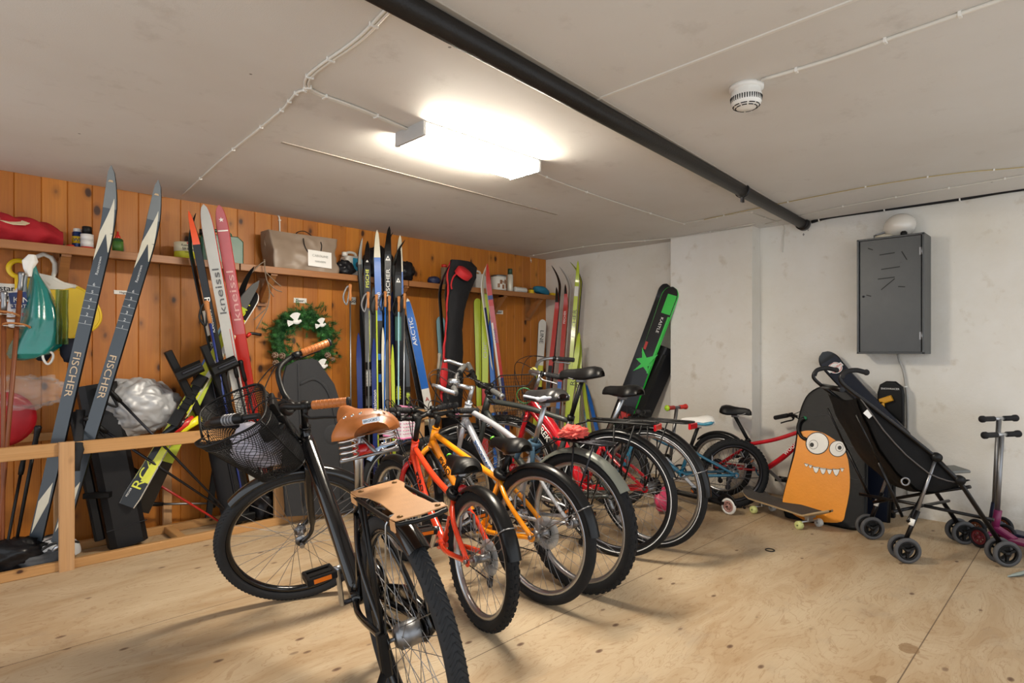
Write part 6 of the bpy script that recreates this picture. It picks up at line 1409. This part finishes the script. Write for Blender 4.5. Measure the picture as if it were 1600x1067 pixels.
# ------------------------------------------------ umbrella pushchair
a=math.atan2(-.8,.6); e=thing('pushchair',(3.965,.887,0),'black folding umbrella pushchair with eight small wheels','pushchair',rz=a)
TB=mat('pushchair_tube','#161415',.3,.4,.1); TS=mat('pushchair_silver','#8d8d90',.3,.8,.06); FB=mat('pushchair_fabric','#080708',.8,0,.2,24,.3,90)
W_=.205
for s in (-1,1):
    y=s*W_
    mb=MB(); mb.tube(arc([(-.20,y,1.035),(-.25,y,1.045),(-.31,y,1.03),(-.325,y,.985),(-.27,y,.93),(-.20,y,.875),(.0,y,.71),(.17,y,.565)],5),.011,10); mb.build('push_bar',TB,e)
    mb=MB(); mb.tube(arc([(-.195,y,1.034),(-.25,y,1.046),(-.305,y,1.033),(-.322,y,1.0)],5),.0135,10); mb.sph((-.193,y,1.034),.017,10,8); mb.build('grip',GRIP,e)
    mb=MB(); mb.tube([(.14,y,.59),(.28,y,.44),(.49,y*.93,.11)],.0125,10); mb.build('front_leg',TB,e)
    mb=MB(); mb.tube([(.16,y,.57),(.06,y,.26)],.0085,10); mb.use(TS); mb.build('rear_strut_silver',TS,e)
    mb=MB(); mb.tube([(.07,y,.28),(.0,y*1.0,.10)],.012,10); mb.build('rear_leg',TB,e)
    mb=MB(); mb.tube([(-.245,y,.80),(-.13,y,.54)],.006,8); mb.tube([(-.13,y,.54),(.0,y*.9,.24)],.0085,8); mb.build('back_stay',TB,e)
    mb=MB(); mb.tube([(-.06,-y,.27),(.20,0,.26),(.445,y,.245)],.0095,8); mb.build('cross_bar',TB,e)
    mb=MB(); mb.tube([(.02,-y,.22),(.20,0,.33),(.33,y,.42)],.0095,8); mb.build('seat_bar',TB,e)
    for xx,zz in ((.16,.575),(.275,.455)): mb=MB(); mb.lathe([(0,-.022),(.024,-.02),(.027,0),(.024,.02),(0,.022)],(xx,y,zz),(0,1,0),14); mb.build('joint',BLK,e)
    mb=MB(); mb.tube([(.035,y,.20),(.045,y,.235)],.014,10); mb.build('white_sleeve',WHT,e)
    for x,yy,zz,st in ((0,y,.07,0),(.50,y*.9,.07,.0)):
        mb=MB(); mb.bar((x-.02,yy,zz+.03),(x+.02,yy,zz+.03),.05,.05,bev=.01); mb.tube([(x,yy-.045,zz),(x,yy+.045,zz)],.008,8); mb.build('wheel_fork',BLK,e)
        for q in (-1,1):
            cc=V((x,yy+q*.035,zz)); mb=MB().use(mat('pushchair_tyre','#4b4b4d',.7,0,.08))
            mb.ring(cc,(0,1,0),.058,[(.0115*math.cos(t*PI/5),.011*math.sin(t*PI/5)) for t in range(10)],36); mb.use(BLK); mb.ring(cc,(0,1,0),.048,[(0,-.010),(-.006,-.010),(-.006,.010),(0,.010)],32); mb.lathe([(0,-.012),(.012,-.012),(.012,.012),(0,.012)],cc,(0,1,0),12)
            for k in range(3): t=2*PI*k/3+.5; mb.bar(cc,cc+V((math.cos(t)*.044,0,math.sin(t)*.044)),.014,.012,up=(-math.sin(t),0,math.cos(t)))
            mb.build('wheel',None,e)
mb=MB(); mb.tube([(-.27,-W_*.4,.93),(-.27,W_*1.05,.935)],.016,10); mb.build('canopy_bar',TB,e)
prof=[(-.235,.90),(-.19,.78),(-.12,.62),(-.03,.485),(.07,.40),(.17,.385),(.27,.42),(.33,.455)]
def seat(u,v):
    t=v*(len(prof)-1); i=min(int(t),len(prof)-2); q=t-i; x=prof[i][0]*(1-q)+prof[i+1][0]*q; z=prof[i][1]*(1-q)+prof[i+1][1]*q; y=(u*2-1)*(W_-.01)
    sag=(1-(y/W_)**2)*.03; return V((x-.01*NZ.noise(V((x*9,y*9,z*9))),y,z-sag+.01*NZ.noise(V((x*14,y*12,z*14)))))
mb=MB(); mb.grid(seat,20,34); mb.grid(lambda u,v: seat(u,v)+V((-.010,0,-.006)),20,34); mb.build('seat_fabric',FB,e)
for s in (-1,1):
    top=[(-.24,.915),(-.16,.855),(-.05,.75),(.06,.665),(.165,.575),(.22,.52),(.275,.46),(.33,.455)]
    def side(u,v,s=s):
        t=v*7; i=min(int(t),6); q=t-i; A_=V((prof[i][0]*(1-q)+prof[i+1][0]*q,0,prof[i][1]*(1-q)+prof[i+1][1]*q)); B2=V((top[i][0]*(1-q)+top[i+1][0]*q,0,top[i][1]*(1-q)+top[i+1][1]*q)); p_=A_.lerp(B2,u); p_.y=s*(W_-.012+.012*math.sin(u*PI)+.006*NZ.noise(p_*14)); return p_
    mb=MB(); mb.grid(side,12,34); mb.grid(lambda u,v: side(u,v)+V((0,-s*.006,0)),12,34); mb.build('side_panel',FB,e)
    mb=MB(); mb.tube([side(.5,v/12)+V((0,s*.006,0)) for v in range(0,11)],.004,6); mb.build('piping',mat('grey_piping','#55504e',.6),e)
mb=MB(); mb.ring((.0,-W_-.012,.44),(0,1,0),.02,[(.004,-.003),(.004,.003),(-.004,.003),(-.004,-.003)],20); mb.build('ring_tag',TS,e)
mb=MB(); mb.bar((.30,.03,.462),(.42,.03,.472),.16,.016,bev=.006); mb.build('footrest',mat('grey_rubber','#7d7f7c',.6,0,.1),e)
mb=MB(); mb.bar((-.20,-W_-.004,.82),(-.17,-W_-.004,.79),.03,.003,(0,1,0)); mb.build('care_label',EW,e)
# ------------------------------------------------ skateboard
A=V((4.32,1.86,.085)); B=V((4.02,1.20,.085)); ctr=(A+B)/2; rz=math.atan2(B.y-A.y,B.x-A.x); e=thing('skateboard',(ctr.x,ctr.y,0),'skateboard with dark grip tape and pale wheels in front of the monster sled','skateboard',rz=rz)
L_,w_=.36,.10
mb=MB().use(mat('plywood_edge','#a9906c',.5,0,.1)); 
def dk(u,v,dz=0):
    s=u*2-1; x=s*L_; ww=w_*(1-max(0,(abs(s)-.72)/.28)**2.4*.92); y=(v*2-1)*ww; z=.098+max(0,abs(s)-.66)*.16+.006*(v*2-1)**2; return V((x,y,z+dz))
mb.grid(lambda u,v:dk(u,v,-.011),40,10); 
for v in (0,1): mb.grid(lambda u,k:dk(u,v,-.011*k),40,1)
mb.use(mat('grip_tape','#4b4540',.95,0,.2,60,.4,600)); mb.grid(lambda u,v:dk(u,v,0),40,10); mb.build('deck',None,e)
for s in (-1,1):
    mb=MB(); mb.bar((s*.20,-.03,.078),(s*.20,.03,.078),.05,.016,bev=.003); mb.tube([(s*.20,-.10,.045),(s*.20,.10,.045)],.008,8); mb.bar((s*.20,0,.045),(s*.20,0,.078),.03,.05,(0,1,0),bev=.004); t_=mb.build('truck',ALU,e)
    for y in (-1,1): mb=MB(); mb.lathe([(.006,-.016),(.022,-.017),(.0265,-.012),(.0265,.012),(.022,.017),(.006,.016)],(s*.20,y*.085,.0265),(0,1,0),24); mb.build('wheel',mat('wheel_cream','#d9d9a0' if y<0 else '#d8d8d2',.4) if y>0 else mat('wheel_lime','#cdd28a',.4),t_)
# ------------------------------------------------ little scooter by the column
def scooter(loc,rz,wb,hz,bw,deckm,barm,gripm,wheelm,label,r=.06,three=False,tube=STL,end=None,lean=0,dw=.06):
    e=thing('kick_scooter',loc,label,'scooter',rz=rz); 
    mb=MB(); mb.bar((.06 if three else .03,0,.075),(wb-.10,0,.07),dw*2,.02,bev=.006); mb.bar((wb-.10,0,.07),(wb-.0,0,.11),.05,.03,bev=.006); mb.build('deck',deckm,e)
    hx=wb+.01; tx=hx-.10*1.0
    mb=MB(); mb.tube([(hx,0,.10),(hx-.02,0,.22)],.02,12); mb.build('head_tube',deckm,e)
    mb=MB(); mb.tube([(hx-.01,0,.12),(hx-.02-(hz-.2)*(.04 if three else .16),0,hz)],.0135,12); mb.build('steering_post',tube,e)
    T=V((hx-.02-(hz-.2)*(.04 if three else .16),0,hz)); mb=MB(); mb.tube([T+V((0,-bw,0)),T+V((0,bw,0))],.011,10); hb_=mb.build('handlebar',barm,e)
    for s in (-1,1):
        mb=MB(); mb.lathe([(0,-.006),(.012,-.004),(.021,.004),(.021,.018),(.016,.024),(.016,bw*.78),(0,bw*.78)],T+V((0,s*(bw+.012),0)),(0,-s,0),16); mb.build('grip',gripm,hb_)
        if end and s>0: mb=MB(); mb.lathe([(0,.012),(.018,.010),(.024,0),(.02,-.008)],T+V((0,s*(bw+.012),0)),(0,s,0),16); mb.build('grip_end',end,hb_)
    ws=[(0,0)]+([(wb+.02,-.105),(wb+.02,.105)] if three else [(wb+.03,0)])
    for x,y in ws:
        mb=MB().use(mat('scooter_tyre','#222226',.6)if not end else WHT); q=V((x,y,r)); mb.ring(q,(0,1,0),r-.010,[(.010*math.cos(t*PI/5),.012*math.sin(t*PI/5)) for t in range(10)],36); mb.use(wheelm); mb.ring(q,(0,1,0),r-.018,[(0,-.008),(-.012,-.008),(-.012,.008),(0,.008)],32); mb.lathe([(0,-.013),(.012,-.013),(.012,.013),(0,.013)],q,(0,1,0),12)
        for k in range(8): t=2*PI*k/8; mb.bar(q,q+V((math.cos(t)*(r-.026),0,math.sin(t)*(r-.026))),.006,.008,up=(-math.sin(t),0,math.cos(t)))
        mb.build('wheel',None,e)
    mb=MB(); mb.tube(arc([(.08,0,.085),(.03,0,r*2+.015),(-.03,0,r*2+.0),(-r*1.05,0,r*1.3)],4),.016,8,flat=.4); mb.tube([(0,-.02,r),(0,.02,r)],.006,6); mb.build('rear_brake',BLK,e)
    if three: mb=MB(); mb.tube([(wb+.02,-.10,r),(wb+.0,0,.09),(wb+.02,.10,r)],.014,10); mb.build('front_axle',deckm,e)
    return e
PNK=mat('pink_deck','#c23a5c',.4,0,.08); scooter((4.02,1.86,0),hd(.10,.55),.55,.72,.10,BLK,STL,mat('grip_red','#c62e22',.5),mat('wheel_pink','#b58a80',.4),'small black kick scooter with red and lime grips beside the column',tube=STL,end=mat('lime_cap','#a6cf2e',.4),r=.058,dw=.045)
blob('toy_car',V((3.75,2.2,.09)),(.11,.06,.09),PNK,'pink plastic toy part behind the rear wheels of the main row','toy',31,40,.1,1.6,.12)
scooter((4.45,.13,0),hd(.53,.85),.40,.74,.125,mat('deck_navy','#1b2440',.4,0,.1),ALU,GRIP,mat('rim_brown','#8a4a2a',.45),'navy child scooter by the wall, its black handlebar the higher one',three=True,dw=.055)
scooter((4.27,.10,0),hd(.50,.86),.39,.665,.125,mat('deck_magenta','#7c1f52',.4,0,.1),ALU,GRIP,mat('rim_red','#7a2a30',.45),'magenta child scooter in front of the navy one, with lower black handlebar',three=True,dw=.055)
p=atZ(1590,902,0); mb=MB(); mb.grid(lambda u,v: V((p.x+.02+.20*(u-.3),p.y-.12*(u-.3)+.03*(v-.5)*min(1,u*4),.004+.03*u+.006*math.sin(v*PI))),12,6); mb.grid(lambda u,v: V((p.x+.02+.20*(u-.3),p.y-.12*(u-.3)+.03*(v-.5)*min(1,u*4),.001+.02*u)),12,6); one('shoehorn',mb,mat('grey_green_plastic','#8f978f',.5,0,.1),'pale grey plastic blade lying on the floor at the right picture edge','tool')
p=atZ(1203,860,0); mb=MB(); mb.ring((p.x,p.y,.003),(0,0,1),.024,[(.0025,-.0025),(.0025,.0025),(-.0025,.0025),(-.0025,-.0025)],32); one('hair_tie',mb,CABK,'thin black ring lying alone on the plywood floor','ring')
p=atZ(1163,795,0); mb=MB(); mb.sph((p.x,p.y,.008),.012,8,6,(1,1,.6)); one('pebble',mb,BLK,'tiny dark bit of dirt on the floor beside the small scooter wheel','dirt')
# black case behind the column edge
A=V((4.52,3.18,.0)); B=atX(1046,545,4.80); c=A; e=thing('long_case',c,'tall dark case leaning in the niche behind the white column','case')
mb=MB(); mb.bar(V((0,0,.02)),B-c,.10,.20,(1,-.25,0),bev=.012); mb.build('case_body',mat('case_charcoal','#26272b',.5,0,.1),e)
mb=MB(); q=(B-c); mb.bar(V((-.11,-.04,.05)),q+V((-.105,-.0,-.05)),.07,.02,(1,0,0),bev=.003); mb.build('case_rail',BLK,e)
# ------------------------------------------------ things on the bikes
bpy.context.view_layer.update()
def inb(B,p): return B['e'].matrix_world@p
def wirebasket(B,c,w,d,h,m,nm='front_basket',mat2=None,steer=True,solid=None):
    e=B['e']; mb=MB(); n=12
    def P_(u,v):
        a=2*PI*u; x=max(-1,min(1,1.35*math.cos(a)))*d/2*(1-.18*v); y=max(-1,min(1,1.35*math.sin(a)))*w/2*(1-.15*v); return c+V((x+d/2,y,-h*v))
    for i in range(56): mb.tube([P_(i/56,0),P_(i/56,1)],.0013,4,cap=False)
    for j in range(1,10): mb.tube([P_(k/40,j/10) for k in range(40)],.0011,4,closed=True)
    for i in range(-5,6): mb.tube([c+V((d/2-d*.41,i/12*w*.9,-h)),c+V((d/2+d*.41,i/12*w*.9,-h))],.0013,4)
    for i in range(-4,5): mb.tube([c+V((d/2+i/10*d*.9,-w*.42,-h)),c+V((d/2+i/10*d*.9,w*.42,-h))],.0013,4)
    if steer: mb.xf(B['Ms'])
    o=mb.build(nm,m,e); mb=MB(); mb.tube([P_(k/60,0) for k in range(60)],.0045,8,closed=True); mb.tube([P_(k/60,1) for k in range(60)],.003,8,closed=True)
    if steer: mb.xf(B['Ms'])
    mb.build('basket_rim',mat2 or m,o); return o
wirebasket(B6,B6['bc']+V((.03,0,-.05)),.36,.27,.25,mat('basket_black','#1c1c1d',.4,.4,.1))
mb=MB(); q=B6['bc']+V((.05,.19,-.11)); mb.lathe([(.05,0),(.055,.002),(.055,.006),(.05,.006)],q,(0,1,0),28); mb.xf(B6['Ms']).build('green_emblem',mat('emblem_green','#1e6b3a',.5),B6['e'])
mb=MB(); q=B6['bc']+V((.0,.08,.03)); mb.lathe([(0,.02),(.018,.018),(.026,.006),(.026,0),(0,0)],q,(0,.3,1),20); mb.xf(B6['Ms']).build('bell',mat('bell_cream','#d6cf7a',.3,.3,.05),B6['e'])
# pale-blue bike with a pink basket at the back
B9=bike('bicycle',(3.16,3.52,0),hd(-1,-.03),R_(0),R_(5),dict(R=.255,tw=.02,wb=.86,ha=69,headlen=.09,forklen=.31,frame='step',fmat=paint('pale_blue_paint','#4a6fa0'),tr=.015,dt=1.3,cs=.34,bbz=.24,seat_top=(.25,.42),postlen=.10,bar='city',bw=.24,rise=.08,stemh=.03,stemx=.02,
  rf=(60,180,mat('blue_grey_fender','#6d83a3',.35,0,.05),STL),ff=(40,190,mat('blue_grey_fender','#6d83a3',.35,0,.05),STL),cr=.05,cl=.12,spokes=28,cables=2,saddle=dict(m=mat('pink_saddle','#c77a9c',.5),L=.23,W=.075),gripmat=mat('pink_grip','#d98ab0',.6)),'pale blue child bicycle with pink and white basket behind the main row')
PW=mat('basket_white','#e6e0e6',.5,0,.03); PK=mat('basket_pink','#d877a6',.5,0,.05)
def sb(u,v):
    a=2*PI*u; x=max(-1,min(1,1.3*math.cos(a)))*.085*(1-.12*v); y=max(-1,min(1,1.3*math.sin(a)))*.12*(1-.12*v); return B9['bc']+V((.10+x,y,.06-.16*v+.002*math.sin(u*240)*math.sin(v*70)))
mb=MB().use(PW); mb.grid(sb,90,20,closeu=True); mb.use(PK)
for j in (.0,.95): mb.tube([sb(k/50,j) for k in range(50)],.007,8,closed=True)
for j in (.15,.3,.45,.6,.75):
    for k in range(30): mb.tube([sb(k/30,j)+V((0,0,.0)),sb(k/30+.016,j)],.0035,5)
mb.xf(B9['Ms']).build('front_basket',None,B9['e'])
# red cloth on the silver bike's rack, blue rag round its seat post
blob('net_bag',inb(B4,V((.02,.01,2*.335+.055+.035))),(.085,.055,.03),mat('coral_net','#e0574c',.7,0,.35,60,.5,90),'crumpled coral and white net bag on the silver bike rack','bag',41,60,.2,2.5,.35)
e=B4['e']; mb=MB(); st=B4['st']; mb.ring(st+V((0,0,.0)),(st-B4['bb']),.03,[(.012*math.cos(t*PI/4),.03*math.sin(t*PI/4)) for t in range(8)],20); mb.tube(arc([st+V((-.02,.03,.0)),st+V((-.035,.045,-.06)),st+V((-.03,.05,-.13)),st+V((-.04,.045,-.17))],5),.016,8,flat=.5); mb.tube(arc([st+V((.02,.03,.0)),st+V((.06,.045,-.03)),st+V((.08,.05,-.07))],5),.014,8,flat=.5); mb.build('tied_rag',mat('blue_rag','#2d4a5f',.85,0,.2),e)
e=B4['e']; mb=MB(); mb.lathe([(0,.02),(.03,.016),(.038,0),(.03,-.02),(0,-.028)],B4['Ms']@(B4['bc']+V((.005,.0,.02))),(0,0,1),20); mb.build('stem_bell',ALU,e)
# locks and reflectors at the child bikes' seat posts
for B,lab,nm in ((B2,'black folding lock strapped under the saddle of the orange-red bike','FX'),(B3,'black cable lock looped under the saddle of the orange bike','FX')):
    e=B['e']; s2=B['st']; mb=MB(); mb.ring(s2+V((0,0,-.01)),(s2-B['bb']),.032,[(.016*math.cos(t*PI/4),.018*math.sin(t*PI/4)) for t in range(8)],24); mb.build('cable_lock',BLK,e)
    mb=MB(); mb.lathe([(0,.008),(.020,.006),(.022,0),(.022,-.01)],B['sp']+V((-.03,0,-.07)),(-1,0,0),18); mb.build('rear_reflector',REDP,e)
    for k,(dx,dy) in enumerate(((.03,-.05),(.06,-.02))):
        A_=s2+V((dx,-.02-k*.01,.0+dy)); mb=MB(); mb.bar(A_,A_+V((.02,-.05,-.09)),.03,.02,(1,0,0),bev=.004); l_=mb.build('lock_bar',EW if k==0 else BLK,e)
    mb=MB()
for B in (B2,B3): pass
bpy.context.view_layer.update()
